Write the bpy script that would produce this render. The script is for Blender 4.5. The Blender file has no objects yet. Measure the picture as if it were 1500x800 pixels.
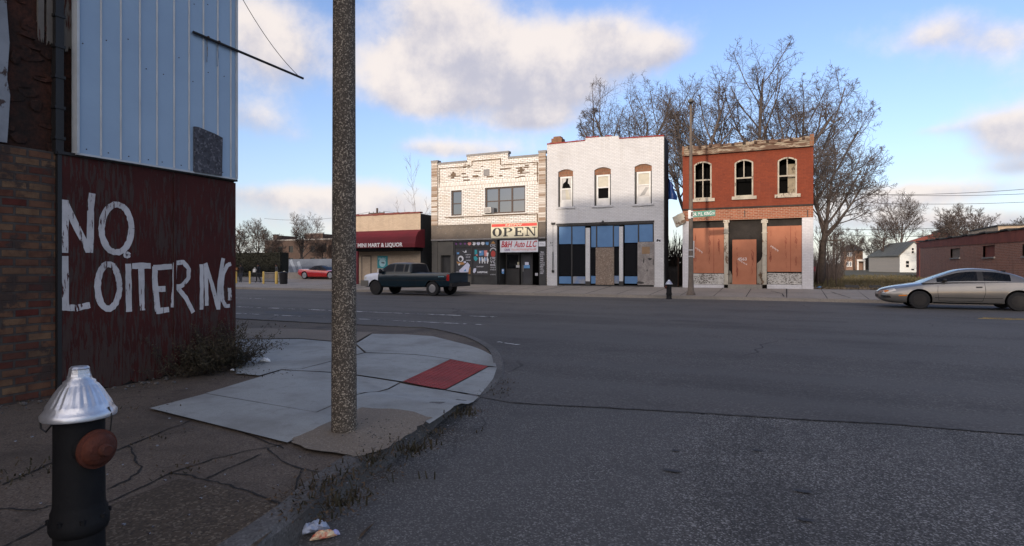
import bpy, bmesh, math, random
from mathutils import Vector, Matrix
from mathutils.bvhtree import BVHTree
rad = math.radians
SC = bpy.context.scene
COL = SC.collection

# ---------------------------------------------------------------- camera
CAMH, YAW, FPX, HZN = 1.45, rad(24.9), 860.0, 392.0
cd = bpy.data.cameras.new('camera'); cam = bpy.data.objects.new('camera', cd); COL.objects.link(cam)
cam.location = (0, 0, CAMH); cam.rotation_euler = (rad(90), 0, YAW)
cd.sensor_width = 36; cd.lens = FPX*36/1500; cd.shift_y = -(400-HZN)/1500
cd.clip_start = 0.05; cd.clip_end = 3000
SC.camera = cam

# ---------------------------------------------------------------- light
SUN_EL, SUN_DX = rad(8.0), 0.05            # the sun stands low behind the camera, light travels +Y
SUN_STRENGTH, SKY_STRENGTH, EXPOSURE = 2.0, 0.15, 0.62
CLOUD_GAIN = 1.0
sd = bpy.data.lights.new('sun', 'SUN'); so = bpy.data.objects.new('sun', sd); COL.objects.link(so)
sd.energy = SUN_STRENGTH; sd.angle = rad(1.5); sd.color = (1.0, 0.85, 0.70)
sdir = Vector((SUN_DX, 1.0, -math.tan(SUN_EL))).normalized()
so.rotation_euler = sdir.to_track_quat('-Z', 'Y').to_euler(); so.location = (0, -20, 30)
vs = SC.view_settings
SC.display_settings.display_device = 'sRGB'
vs.view_transform = 'Standard'; vs.look = 'None'; vs.exposure = EXPOSURE; vs.gamma = 1; vs.use_curve_mapping = False

# ---------------------------------------------------------------- pixel rays of the survey (photo 1500x800) onto true planes
CA, SA = math.cos(YAW), math.sin(YAW)
def ray(u, v):
    x = (u-750)/FPX
    return CA*x-SA, SA*x+CA, (HZN-v)/FPX
def G(u, v, h=0.0):
    dx, dy, dz = ray(u, v); t = (h-CAMH)/dz
    return Vector((dx*t, dy*t, h))
def FY(u, v, Y):
    dx, dy, dz = ray(u, v); t = Y/dy
    return Vector((dx*t, Y, CAMH+dz*t))
def FX(u, v, X):
    dx, dy, dz = ray(u, v); t = X/dx
    return Vector((X, dy*t, CAMH+dz*t))
def AT(u, Y):
    return FY(u, 0, Y).x

# ---------------------------------------------------------------- sky
def math_node(nt, op, a, b=None, c=None, clamp=False):
    n = nt.nodes.new('ShaderNodeMath'); n.operation = op; n.use_clamp = clamp
    for i, s in enumerate((a, b, c)):
        if s is None: continue
        if isinstance(s, (int, float)): n.inputs[i].default_value = s
        else: nt.links.new(s, n.inputs[i])
    return n.outputs[0]
def mix_col(nt, fac, a, b, mode='MIX'):
    n = nt.nodes.new('ShaderNodeMix'); n.data_type = 'RGBA'; n.blend_type = mode
    for k, s in ((0, fac), (6, a), (7, b)):
        if isinstance(s, (int, float)): n.inputs[k].default_value = s
        elif isinstance(s, tuple): n.inputs[k].default_value = (*s[:3], 1)
        else: nt.links.new(s, n.inputs[k])
    return n.outputs[2]
def noise_node(nt, vec, scale, detail=5, rough=0.55, dist=0.0):
    n = nt.nodes.new('ShaderNodeTexNoise'); n.inputs['Scale'].default_value = scale
    n.inputs['Detail'].default_value = detail; n.inputs['Roughness'].default_value = rough
    n.inputs['Distortion'].default_value = dist
    if vec is not None: nt.links.new(vec, n.inputs['Vector'])
    return n.outputs[0]
def smooth_node(nt, val, lo, hi):
    n = nt.nodes.new('ShaderNodeMapRange'); n.interpolation_type = 'SMOOTHSTEP'
    n.inputs[1].default_value = lo; n.inputs[2].default_value = hi
    nt.links.new(val, n.inputs[0]); return n.outputs[0]

# (u, v, half width px, half height px, weight) of the clouds as directions of the sky
CLOUDS = [
 (595, 110, 60, 42, 1.1), (660, 55, 85, 50, 1.1), (640, 0, 60, 30, .9), (760, 90, 75, 50, 1.1), (800, 145, 85, 34, 1.0), (880, 80, 95, 40, 1.15), (965, 72, 50, 22, .9),
 (640, 145, 55, 20, .8), (770, 178, 50, 12, .6), (880, 35, 50, 20, .7),
 (380, 30, 70, 50, 1.05), (420, 90, 60, 40, .8), (375, 175, 60, 22, .75), (450, 205, 40, 14, .4),
 (400, 285, 90, 16, .95), (560, 290, 80, 22, 1.1), (500, 320, 250, 22, .75), (690, 220, 75, 14, .9), (620, 215, 40, 10, .5),
 (1390, 30, 55, 22, .75), (1460, 58, 60, 26, .95), (1350, 60, 40, 15, .5),
 (1470, 180, 45, 20, 1.1), (1495, 215, 50, 22, 1.0), (1490, 245, 40, 10, .7), (1370, 190, 30, 7, .45),
 (1400, 278, 120, 14, .75), (1290, 290, 90, 16, .8), (1330, 320, 200, 16, .7), (1500, 325, 120, 14, .7), (1100, 330, 200, 20, .5),
 (200, 130, 120, 60, .8), (-200, 60, 250, 90, .9), (1800, 120, 200, 70, .9), (-500, 250, 300, 60, .8),
 (900, -350, 260, 120, .9), (300, -420, 220, 120, .7),
]
# unseen clouds added behind and above the camera as fill light: (azimuth, elevation, half widths in degrees, weight)
FILL_CLOUDS = [(180, 22, 50, 12, 1.0), (120, 35, 35, 14, .9), (-120, 30, 35, 14, .9), (200, 48, 40, 10, .8), (0, 82, 400, 20, .75)]
def build_world():
    w = bpy.data.worlds.new('World'); SC.world = w; w.use_nodes = True
    nt = w.node_tree; nt.nodes.clear()
    out = nt.nodes.new('ShaderNodeOutputWorld'); bg = nt.nodes.new('ShaderNodeBackground')
    nt.links.new(bg.outputs[0], out.inputs[0]); bg.inputs[1].default_value = SKY_STRENGTH
    sky = nt.nodes.new('ShaderNodeTexSky'); sky.sky_type = 'NISHITA'; sky.sun_disc = False
    sky.sun_elevation = SUN_EL
    back = -sdir
    sky.sun_rotation = math.atan2(back.x, back.y)
    sky.air_density = 1.0; sky.dust_density = 0.6; sky.ozone_density = 1.5; sky.altitude = 100
    tc = nt.nodes.new('ShaderNodeTexCoord'); d = tc.outputs['Generated']
    sp = nt.nodes.new('ShaderNodeSeparateXYZ'); nt.links.new(d, sp.inputs[0])
    x, y, z = sp.outputs
    az = math_node(nt, 'ARCTAN2', x, y)
    el = math_node(nt, 'ARCSINE', z)
    # wobble the coordinates so that the cloud edges are ragged
    n0 = noise_node(nt, d, 3.2, 8, 0.6)
    n1 = noise_node(nt, d, 9.0, 10, 0.62)
    dens = None; lit = None; spots = []
    for (u, v, su, sv, wt) in CLOUDS:
        dx, dy, dz = ray(u, v); L = math.sqrt(dx*dx+dy*dy+dz*dz); k = 1/(L*FPX)
        spots.append((math.atan2(dx, dy), math.asin(dz/L), su*k*1.25, sv*k*1.25, wt))
    for (a_, e_, wa, we, wt) in FILL_CLOUDS: spots.append((rad(a_), rad(e_), rad(wa), rad(we), wt))
    for (a0, e0, sa, se, wt) in spots:
        da = math_node(nt, 'SUBTRACT', az, a0)
        if abs(a0) > 1.6: da = math_node(nt, 'WRAP', da, math.pi, -math.pi)
        qa = math_node(nt, 'MULTIPLY', da, 1/sa)
        qe = math_node(nt, 'MULTIPLY', math_node(nt, 'SUBTRACT', el, e0), 1/se)
        q = math_node(nt, 'MULTIPLY_ADD', qa, qa, math_node(nt, 'MULTIPLY', qe, qe))
        g = math_node(nt, 'MULTIPLY', math_node(nt, 'EXPONENT', math_node(nt, 'MULTIPLY', q, -1.0)), wt)
        gl = math_node(nt, 'MULTIPLY', g, qe)
        dens = g if dens is None else math_node(nt, 'ADD', dens, g)
        lit = gl if lit is None else math_node(nt, 'ADD', lit, gl)
    dn = math_node(nt, 'ADD', math_node(nt, 'MULTIPLY', dens, 0.85), math_node(nt, 'MULTIPLY', math_node(nt, 'SUBTRACT', n0, 0.5), 1.5))
    dn = math_node(nt, 'ADD', dn, math_node(nt, 'MULTIPLY', math_node(nt, 'SUBTRACT', n1, 0.5), 1.35))
    fac = smooth_node(nt, dn, 0.16, 1.12)
    fac = math_node(nt, 'MULTIPLY', fac, 0.94)
    # shade of the cloud: brighter at its upper rims and thin edges
    sh = math_node(nt, 'ADD', math_node(nt, 'MULTIPLY', lit, 0.55), math_node(nt, 'MULTIPLY', math_node(nt, 'SUBTRACT', n1, 0.5), 2.3))
    sh = math_node(nt, 'ADD', sh, math_node(nt, 'MULTIPLY', math_node(nt, 'SUBTRACT', n0, 0.5), 1.0))
    lf = smooth_node(nt, sh, -0.55, 0.35)
    ccol = mix_col(nt, lf, CLOUD_DARK, CLOUD_LIT)
    # clouds behind the viewer get extra brightness to light the facades
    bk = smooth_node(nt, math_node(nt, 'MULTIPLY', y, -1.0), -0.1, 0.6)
    ccol = mix_col(nt, bk, ccol, CLOUD_FILL)
    # clear sky: the physical sky, with the thin high haze that pales it near the horizon
    tint = mix_col(nt, 1.0, sky.outputs[0], SKY_TINT, 'MULTIPLY')
    hz = math_node(nt, 'EXPONENT', math_node(nt, 'MULTIPLY', math_node(nt, 'MAXIMUM', el, 0.0), -7.0))
    base = mix_col(nt, math_node(nt, 'MULTIPLY', hz, 0.6), tint, HAZE_COL)
    col = mix_col(nt, fac, base, ccol)
    nt.links.new(col, bg.inputs[0])
CLOUD_DARK, CLOUD_LIT = (2.5, 2.45, 2.8), (4.25, 3.85, 3.6)
SKY_TINT, HAZE_COL = (1.03, 1.03, 1.33), (2.5, 2.95, 3.9)
CLOUD_FILL = (15, 13, 11.5)  # boosted colour of the unseen clouds, for fill light
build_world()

# ---------------------------------------------------------------- materials
MATS = {}
def lerp3(a, b, t): return tuple(a[i]+(b[i]-a[i])*t for i in range(3))
def new_mat(name):
    m = bpy.data.materials.new(name); m.use_nodes = True
    nt = m.node_tree; b = nt.nodes['Principled BSDF']
    MATS[name] = m
    return m, nt, b
def bump(nt, b, height, strength, dist=0.02):
    n = nt.nodes.new('ShaderNodeBump'); n.inputs['Strength'].default_value = strength; n.inputs['Distance'].default_value = dist
    nt.links.new(height, n.inputs['Height']); nt.links.new(n.outputs[0], b.inputs['Normal'])
def coords(nt, kind):
    tc = nt.nodes.new('ShaderNodeTexCoord'); return tc.outputs[kind]
def stain(nt, col, vec, scale, dark, amt, lo=0.5, hi=0.75, detail=6):
    f = smooth_node(nt, noise_node(nt, vec, scale, detail, 0.62), lo, hi)
    return mix_col(nt, math_node(nt, 'MULTIPLY', f, amt), col, dark)
def M(name, c1, c2=None, scale=4.0, rough=0.8, metal=0.0, bmp=0.25, bscale=None, fine=0.0, spec=0.3, coat=0.0, space='Object'):
    """plain material whose colour drifts between c1 and c2"""
    m, nt, b = new_mat(name)
    vec = coords(nt, space)
    c2 = c2 or lerp3(c1, (0, 0, 0), 0.35)
    n = noise_node(nt, vec, scale, 7, 0.62)
    col = mix_col(nt, smooth_node(nt, n, 0.32, 0.68), c1, c2)
    if fine:
        f = noise_node(nt, vec, scale*14, 3, 0.6)
        col = mix_col(nt, math_node(nt, 'MULTIPLY', smooth_node(nt, f, 0.4, 0.65), fine), col, lerp3(c2, (0, 0, 0), 0.5))
    nt.links.new(col, b.inputs['Base Color'])
    b.inputs['Roughness'].default_value = rough; b.inputs['Metallic'].default_value = metal
    b.inputs['Specular IOR Level'].default_value = spec
    b.inputs['Coat Weight'].default_value = coat; b.inputs['Coat Roughness'].default_value = 0.06
    if bmp: bump(nt, b, noise_node(nt, vec, bscale or scale*6, 5, 0.6), bmp)
    return m
def aggregate(name, base, light, dark, gscale, big=0.5, bigdark=None, bigamt=0.4, rough=0.85, bmp=0.5, amt=0.8, spec=0.3, crack=0.0, lane=None):
    """stone chips in a binder: asphalt, exposed concrete"""
    m, nt, b = new_mat(name)
    vec = coords(nt, 'Object')
    v = nt.nodes.new('ShaderNodeTexVoronoi'); v.inputs['Scale'].default_value = gscale; nt.links.new(vec, v.inputs['Vector'])
    sp = nt.nodes.new('ShaderNodeSeparateColor'); nt.links.new(v.outputs['Color'], sp.inputs[0])
    r = sp.outputs[0]
    col = mix_col(nt, math_node(nt, 'MULTIPLY', smooth_node(nt, r, 0.55, 1.0), amt), base, light)
    col = mix_col(nt, math_node(nt, 'MULTIPLY', smooth_node(nt, sp.outputs[1], 0.6, 1.0), 0.7), col, dark)
    col = stain(nt, col, vec, big, bigdark or dark, bigamt, 0.42, 0.72)
    col = stain(nt, col, vec, big*6, bigdark or dark, bigamt*0.7, 0.5, 0.75)
    if lane:
        mp = nt.nodes.new('ShaderNodeMapping'); mp.inputs['Scale'].default_value = (lane[0], lane[1], 1); nt.links.new(vec, mp.inputs[0])
        ln = noise_node(nt, mp.outputs[0], 1.0, 5, 0.6)
        col = mix_col(nt, math_node(nt, 'MULTIPLY', smooth_node(nt, ln, 0.42, 0.62), 0.6), col, lerp3(base, (0.12, 0.12, 0.12), 0.35))
        col = mix_col(nt, math_node(nt, 'MULTIPLY', smooth_node(nt, ln, 0.5, 0.30), 0.4), col, dark)
    if crack:
        c = nt.nodes.new('ShaderNodeTexVoronoi'); c.feature = 'DISTANCE_TO_EDGE'; c.inputs['Scale'].default_value = crack
        wv = nt.nodes.new('ShaderNodeVectorMath'); wv.operation = 'ADD'
        nn = nt.nodes.new('ShaderNodeTexNoise'); nn.inputs['Scale'].default_value = crack*3; nt.links.new(vec, nn.inputs['Vector'])
        nt.links.new(vec, wv.inputs[0]); nt.links.new(nn.outputs[1], wv.inputs[1]); nt.links.new(wv.outputs[0], c.inputs['Vector'])
        cf = math_node(nt, 'LESS_THAN', c.outputs['Distance'], 0.004)
        cf = math_node(nt, 'MULTIPLY', cf, smooth_node(nt, noise_node(nt, vec, crack*.7, 2), 0.5, 0.6))
        col = mix_col(nt, math_node(nt, 'MULTIPLY', cf, 0.8), col, lerp3(dark, (0, 0, 0), 0.6))
    nt.links.new(col, b.inputs['Base Color']); b.inputs['Roughness'].default_value = rough
    b.inputs['Specular IOR Level'].default_value = spec
    bump(nt, b, r, bmp, 0.004)
    return m
def bricks(name, c1, c2, mortar, bw=0.21, bh=0.075, ms=0.010, bias=0.0, stain_col=None, stain_amt=0.4, stain_scale=0.7, paint=None, paint_amt=0.0,
           paint_scale=1.2, rough=0.85, bmp=0.6, vary=0.25, streak=None, streak_amt=0.3):
    m, nt, b = new_mat(name)
    uv = coords(nt, 'UV')
    br = nt.nodes.new('ShaderNodeTexBrick')
    br.inputs['Color1'].default_value = (*c1, 1); br.inputs['Color2'].default_value = (*c2, 1); br.inputs['Mortar'].default_value = (*mortar, 1)
    br.inputs['Scale'].default_value = 1; br.inputs['Mortar Size'].default_value = ms; br.inputs['Bias'].default_value = bias
    br.inputs['Brick Width'].default_value = bw; br.inputs['Row Height'].default_value = bh; br.inputs['Mortar Smooth'].default_value = 0.2
    # slight unevenness of the courses
    wv = nt.nodes.new('ShaderNodeVectorMath'); wv.operation = 'MULTIPLY_ADD'
    nn = nt.nodes.new('ShaderNodeTexNoise'); nn.inputs['Scale'].default_value = 1.6; nt.links.new(uv, nn.inputs['Vector'])
    nt.links.new(nn.outputs[1], wv.inputs[0]); wv.inputs[1].default_value = (0.03, 0.03, 0); nt.links.new(uv, wv.inputs[2])
    nt.links.new(wv.outputs[0], br.inputs['Vector'])
    col = br.outputs['Color']
    f = noise_node(nt, uv, 9, 5, 0.65)
    col = mix_col(nt, math_node(nt, 'MULTIPLY', smooth_node(nt, f, 0.35, 0.75), vary), col, lerp3(c1, (0, 0, 0), 0.6))
    if paint:
        pf = smooth_node(nt, noise_node(nt, uv, paint_scale, 9, 0.7), 0.62-paint_amt*0.5, 0.68-paint_amt*0.5)
        col = mix_col(nt, math_node(nt, 'MULTIPLY', pf, 0.93), col, paint)
    if stain_col: col = stain(nt, col, uv, stain_scale, stain_col, stain_amt, 0.42, 0.75)
    if streak:
        mp = nt.nodes.new('ShaderNodeMapping'); mp.inputs['Scale'].default_value = (2.2, 0.25, 1); nt.links.new(uv, mp.inputs[0])
        col = stain(nt, col, mp.outputs[0], 1.6, streak, streak_amt, 0.48, 0.75)
    nt.links.new(col, b.inputs['Base Color']); b.inputs['Roughness'].default_value = rough; b.inputs['Specular IOR Level'].default_value = 0.25
    h = math_node(nt, 'SUBTRACT', math_node(nt, 'MULTIPLY', f, 0.5), br.outputs['Fac'])
    bump(nt, b, h, bmp, 0.012)
    return m
def worn(name, paint, under, amount=0.35, sx=6.0, sz=0.8, rough=0.8, spec=0.3, under2=None, bmp=0.4, foot=None):
    """paint flaking off in streaks that follow the grain (UV metres, v is up)"""
    m, nt, b = new_mat(name)
    uv = coords(nt, 'UV')
    mp = nt.nodes.new('ShaderNodeMapping'); mp.inputs['Scale'].default_value = (sx, sz, 1); nt.links.new(uv, mp.inputs[0])
    n = noise_node(nt, mp.outputs[0], 2.0, 9, 0.68, 0.4)
    big = noise_node(nt, uv, 0.9, 4, 0.6)
    f = math_node(nt, 'ADD', n, math_node(nt, 'MULTIPLY', math_node(nt, 'SUBTRACT', big, 0.5), 0.5))
    if foot:     # weather has taken more paint off near the ground
        sp = nt.nodes.new('ShaderNodeSeparateXYZ'); nt.links.new(uv, sp.inputs[0])
        f = math_node(nt, 'ADD', f, math_node(nt, 'MULTIPLY', smooth_node(nt, sp.outputs[1], foot[0], foot[1]), foot[2]))
    fac = smooth_node(nt, f, 0.66-amount*0.35, 0.70-amount*0.35)
    un = mix_col(nt, noise_node(nt, mp.outputs[0], 6, 5), under, under2 or lerp3(under, (0, 0, 0), 0.5))
    pc = mix_col(nt, smooth_node(nt, noise_node(nt, uv, 2.5, 6, .65), .35, .7), paint, lerp3(paint, (0, 0, 0), 0.28))
    nt.links.new(mix_col(nt, fac, pc, un), b.inputs['Base Color'])
    b.inputs['Roughness'].default_value = rough; b.inputs['Specular IOR Level'].default_value = spec
    bump(nt, b, math_node(nt, 'SUBTRACT', math_node(nt, 'MULTIPLY', n, .5), fac), bmp, 0.006)
    return m
def glass(name, tint=(0.35, 0.38, 0.4), trans=0.5, rough=0.03):
    m, nt, b = new_mat(name)
    out = nt.nodes['Material Output']
    t = nt.nodes.new('ShaderNodeBsdfTransparent'); t.inputs[0].default_value = (*tint, 1)
    b.inputs['Base Color'].default_value = (0.02, 0.022, 0.025, 1); b.inputs['Roughness'].default_value = rough
    b.inputs['Specular IOR Level'].default_value = 0.9
    mx = nt.nodes.new('ShaderNodeMixShader'); lw = nt.nodes.new('ShaderNodeLayerWeight'); lw.inputs[0].default_value = 0.25
    f = math_node(nt, 'ADD', math_node(nt, 'MULTIPLY', lw.outputs['Fresnel'], 0.8), 1-trans, clamp=True)
    nt.links.new(f, mx.inputs[0]); nt.links.new(t.outputs[0], mx.inputs[1]); nt.links.new(b.outputs[0], mx.inputs[2])
    nt.links.new(mx.outputs[0], out.inputs[0])
    return m
def flat(name, c, rough=0.6, metal=0.0, spec=0.4, coat=0.0):
    return M(name, c, lerp3(c, (0, 0, 0), 0.18), 3.0, rough, metal, 0.0, spec=spec, coat=coat)

# ---------------------------------------------------------------- mesh helpers
class MB:
    def __init__(s): s.v, s.f, s.m = [], [], []
    def add(s, verts, faces, mi=0):
        o = len(s.v); s.v += [Vector(p) for p in verts]
        s.f += [tuple(i+o for i in f) for f in faces]; s.m += [mi]*len(faces)
        return s
    def box(s, x0, x1, y0, y1, z0, z1, mi=0):
        if x0 > x1: x0, x1 = x1, x0
        if y0 > y1: y0, y1 = y1, y0
        if z0 > z1: z0, z1 = z1, z0
        v = [(x, y, z) for z in (z0, z1) for (x, y) in ((x0, y0), (x1, y0), (x1, y1), (x0, y1))]
        return s.add(v, [(3, 2, 1, 0), (4, 5, 6, 7), (0, 1, 5, 4), (1, 2, 6, 5), (2, 3, 7, 6), (3, 0, 4, 7)], mi)
    def obox(s, c, ax, ay, az, mi=0):
        c, ax, ay, az = map(Vector, (c, ax, ay, az))
        v = [c+ax*i+ay*j+az*k for k in (-1, 1) for (i, j) in ((-1, -1), (1, -1), (1, 1), (-1, 1))]
        return s.add(v, [(3, 2, 1, 0), (4, 5, 6, 7), (0, 1, 5, 4), (1, 2, 6, 5), (2, 3, 7, 6), (3, 0, 4, 7)], mi)
    def quad(s, a, b, c, d, mi=0): return s.add([a, b, c, d], [(0, 1, 2, 3)], mi)
    def prism(s, pts, fn, a, b, mi=0):
        n = len(pts); v = [fn(p, a) for p in pts]+[fn(p, b) for p in pts]
        f = [tuple(range(n)), tuple(range(2*n-1, n-1, -1))]+[(i, i+n, (i+1) % n+n, (i+1) % n) for i in range(n)]
        return s.add(v, f, mi)
    def prism_y(s, pts, y0, y1, mi=0): return s.prism(pts, lambda p, t: (p[0], t, p[1]), y0, y1, mi)
    def prism_x(s, pts, x0, x1, mi=0): return s.prism(pts, lambda p, t: (t, p[0], p[1]), x0, x1, mi)
    def prism_z(s, pts, z0, z1, mi=0): return s.prism(pts, lambda p, t: (p[0], p[1], t), z0, z1, mi)
    def loft(s, secs, closed=True, caps=True, mi=0):
        n = len(secs[0]); v = [p for sec in secs for p in sec]; f = []
        for i in range(len(secs)-1):
            for j in range(n if closed else n-1):
                k = (j+1) % n
                f.append((i*n+j, i*n+k, (i+1)*n+k, (i+1)*n+j))
        if caps: f += [tuple(range(n-1, -1, -1)), tuple((len(secs)-1)*n+j for j in range(n))]
        return s.add(v, f, mi)
    def tube(s, pts, rs, n=6, caps=True, mi=0):
        pts = [Vector(p) for p in pts]
        if not hasattr(rs, '__len__'): rs = [rs]*len(pts)
        secs = []; ref = None
        for i, p in enumerate(pts):
            d = (pts[min(i+1, len(pts)-1)]-pts[max(i-1, 0)])
            if d.length < 1e-9: d = Vector((0, 0, 1))
            d.normalize()
            if ref is None: ref = Vector((1, 0, 0)) if abs(d.x) < .8 else Vector((0, 1, 0))
            a = (ref-d*ref.dot(d)).normalized(); b = d.cross(a); ref = a
            secs.append([p+(a*math.cos(t)+b*math.sin(t))*rs[i] for t in (2*math.pi*k/n for k in range(n))])
        return s.loft(secs, True, caps, mi)
    def lathe(s, prof, n=24, c=(0, 0, 0), axis='Z', caps=True, mi=0, flute=None):
        secs = []
        for k, (r, h) in enumerate(prof):
            sec = []
            for i in range(n):
                a = 2*math.pi*i/n; rr = r*(1+(flute(k, i) if flute else 0))
                p = (rr*math.cos(a), rr*math.sin(a), h)
                if axis == 'Y': p = (p[0], p[2], p[1])
                elif axis == 'X': p = (p[2], p[0], p[1])
                sec.append(Vector(c)+Vector(p))
            secs.append(sec)
        return s.loft(secs, True, caps, mi)
    def ring(s, X0, X1, Z0, Z1, y0, y1, w, mi=0):
        """rectangular frame in an XZ plane"""
        s.box(X0, X0+w, y0, y1, Z0, Z1, mi); s.box(X1-w, X1, y0, y1, Z0, Z1, mi)
        s.box(X0+w, X1-w, y0, y1, Z0, Z0+w, mi); s.box(X0+w, X1-w, y0, y1, Z1-w, Z1, mi)
        return s
    def build(s, name, mats, parent=None, smooth=False, local=False):
        me = bpy.data.meshes.new(name); off = Vector((0, 0, 0))
        if parent is not None and not local:
            off = wloc(parent)
        me.from_pydata([tuple(p-off) for p in s.v], [], s.f)
        if not isinstance(mats, (list, tuple)): mats = [mats]
        for m in mats: me.materials.append(m)
        if len(mats) > 1:
            for p, k in zip(me.polygons, s.m): p.material_index = k
        uvl = me.uv_layers.new(name='UVMap')
        for p in me.polygons:
            nx, ny, nz = (abs(c) for c in p.normal)
            for li in p.loop_indices:
                q = s.v[me.loops[li].vertex_index]
                uvl.data[li].uv = (q.x, q.y) if nz > nx and nz > ny else ((q.x, q.z) if ny >= nx else (q.y, q.z))
        if smooth:
            for p in me.polygons: p.use_smooth = True
        o = bpy.data.objects.new(name, me); COL.objects.link(o)
        if parent is not None: o.parent = parent
        return o
def wloc(o):
    p = Vector(o.location)
    while o.parent: o = o.parent; p = p+Vector(o.location)
    return p
def autosmooth(o, ang=35):
    me = o.data; bm = bmesh.new(); bm.from_mesh(me)
    for e in bm.edges:
        if len(e.link_faces) == 2 and e.calc_face_angle(0) > rad(ang): e.smooth = False
    for f in bm.faces: f.smooth = True
    bm.to_mesh(me); bm.free()
def tag(o, label=None, cat=None, group=None, kind=None):
    if label: o['label'] = label
    if cat: o['category'] = cat
    if group: o['group'] = group
    if kind: o['kind'] = kind
    return o
def thing(name, loc, label, cat, group=None, rz=0.0):
    o = bpy.data.objects.new(name, None); COL.objects.link(o); o.location = loc; o.rotation_euler = (0, 0, rz)
    o.empty_display_size = .2
    return tag(o, label, cat, group)
def struct(name, mb, m, smooth=False):
    return tag(mb.build(name, m, None, smooth), kind='structure')
def copy_tree(o, parent=None):
    c = o.copy(); COL.objects.link(c)
    if parent: c.parent = parent
    for ch in list(o.children): copy_tree(ch, c)
    return c
def conform(mb, poly, zf, step=0.4, inset=0.0):
    """a polygon laid on a height function, cut into cells so that it follows it"""
    pts = [Vector((p[0], p[1], 0)) for p in poly]
    if inset:
        c = sum(pts, Vector())/len(pts)
        pts = [p+(c-p).normalized()*inset for p in pts]
    bm = bmesh.new(); vs_ = [bm.verts.new(p) for p in pts]; bm.faces.new(vs_)
    bmesh.ops.triangulate(bm, faces=bm.faces[:], ngon_method='EAR_CLIP')
    x0, x1 = min(p.x for p in pts), max(p.x for p in pts); y0, y1 = min(p.y for p in pts), max(p.y for p in pts)
    for ax, a, b in ((0, x0, x1), (1, y0, y1)):
        k = math.floor(a/step)+1
        while k*step < b:
            co = Vector((0, 0, 0)); no = Vector((0, 0, 0)); co[ax] = k*step; no[ax] = 1
            bmesh.ops.bisect_plane(bm, geom=bm.verts[:]+bm.edges[:]+bm.faces[:], plane_co=co, plane_no=no)
            k += 1
    bm.verts.index_update(); bm.normal_update()
    v = [(q.co.x, q.co.y, zf(q.co.x, q.co.y)) for q in bm.verts]
    f = [tuple(w.index for w in (fc.verts if fc.normal.z > 0 else reversed(fc.verts))) for fc in bm.faces]
    bm.free(); return mb.add(v, f)
def text_verts(s, shear=0.0, bold=0.0):
    cu = bpy.data.curves.new('t', 'FONT'); cu.body = s; cu.size = 1; cu.shear = shear; cu.offset = bold; cu.resolution_u = 3
    o = bpy.data.objects.new('t', cu); COL.objects.link(o)
    dg = bpy.context.evaluated_depsgraph_get()
    me = bpy.data.meshes.new_from_object(o.evaluated_get(dg))
    v = [tuple(p.co) for p in me.vertices]; f = [tuple(p.vertices) for p in me.polygons]
    bpy.data.objects.remove(o); bpy.data.curves.remove(cu); bpy.data.meshes.remove(me)
    return v, f
def text(mb, s, X0, X1, Z0, Z1, Y, shear=0.0, bold=0.0, mi=0, fn=None):
    """lettering fitted to a rectangle on a wall that faces -Y"""
    v, f = text_verts(s, shear, bold)
    a, b = min(p[0] for p in v), max(p[0] for p in v); c, d = min(p[1] for p in v), max(p[1] for p in v)
    q = [(X0+(p[0]-a)/(b-a)*(X1-X0), Z0+(p[1]-c)/(d-c)*(Z1-Z0)) for p in v]
    fn = fn or (lambda x, z: (x, Y, z))
    return mb.add([fn(*p) for p in q], f, mi)
def stroke(mb, pts, w, fn, rng=None, jit=0.12, sub=6, mi=0):
    """a brush stroke: a ribbon along 2D points, fn maps (a, b) to 3D"""
    P = [Vector((p[0], p[1])) for p in pts]; Q = []
    for i in range(len(P)-1):
        for k in range(sub): Q.append(P[i].lerp(P[i+1], k/sub))
    Q.append(P[-1]); rng = rng or random.Random(1)
    L, Rr = [], []
    for i, p in enumerate(Q):
        d = Q[min(i+1, len(Q)-1)]-Q[max(i-1, 0)]
        if d.length < 1e-9: d = Vector((1, 0))
        d.normalize(); n = Vector((-d.y, d.x))
        L.append(p+n*w/2*(1+rng.uniform(-jit, jit))); Rr.append(p-n*w/2*(1+rng.uniform(-jit, jit)))
    v = [fn(p.x, p.y) for p in L+Rr]; k = len(L)
    return mb.add(v, [(i, i+1, k+i+1, k+i) for i in range(k-1)], mi)
def squiggle(mb, x0, x1, z0, z1, Y, rng, w=0.03, n=6, mi=0):
    """worn lettering nobody can read any more: small strokes in a row"""
    dx = (x1-x0)/n
    for i in range(n):
        a = x0+i*dx; h = z1-z0; k = rng.randint(0, 3)
        P = {0: [(0, 0), (0, 1), (.7, .6), (0, .4)], 1: [(.6, .9), (.1, .8), (.1, .1), (.65, .05)], 2: [(0, 1), (.35, 0), (.7, 1)], 3: [(.1, 0), (.1, .7), (.6, .6), (.6, 0)]}[k]
        stroke(mb, [(a+p[0]*dx, z0+p[1]*h) for p in P], w, lambda x, z: (x, Y, z), rng, .2, 2, mi)
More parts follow.
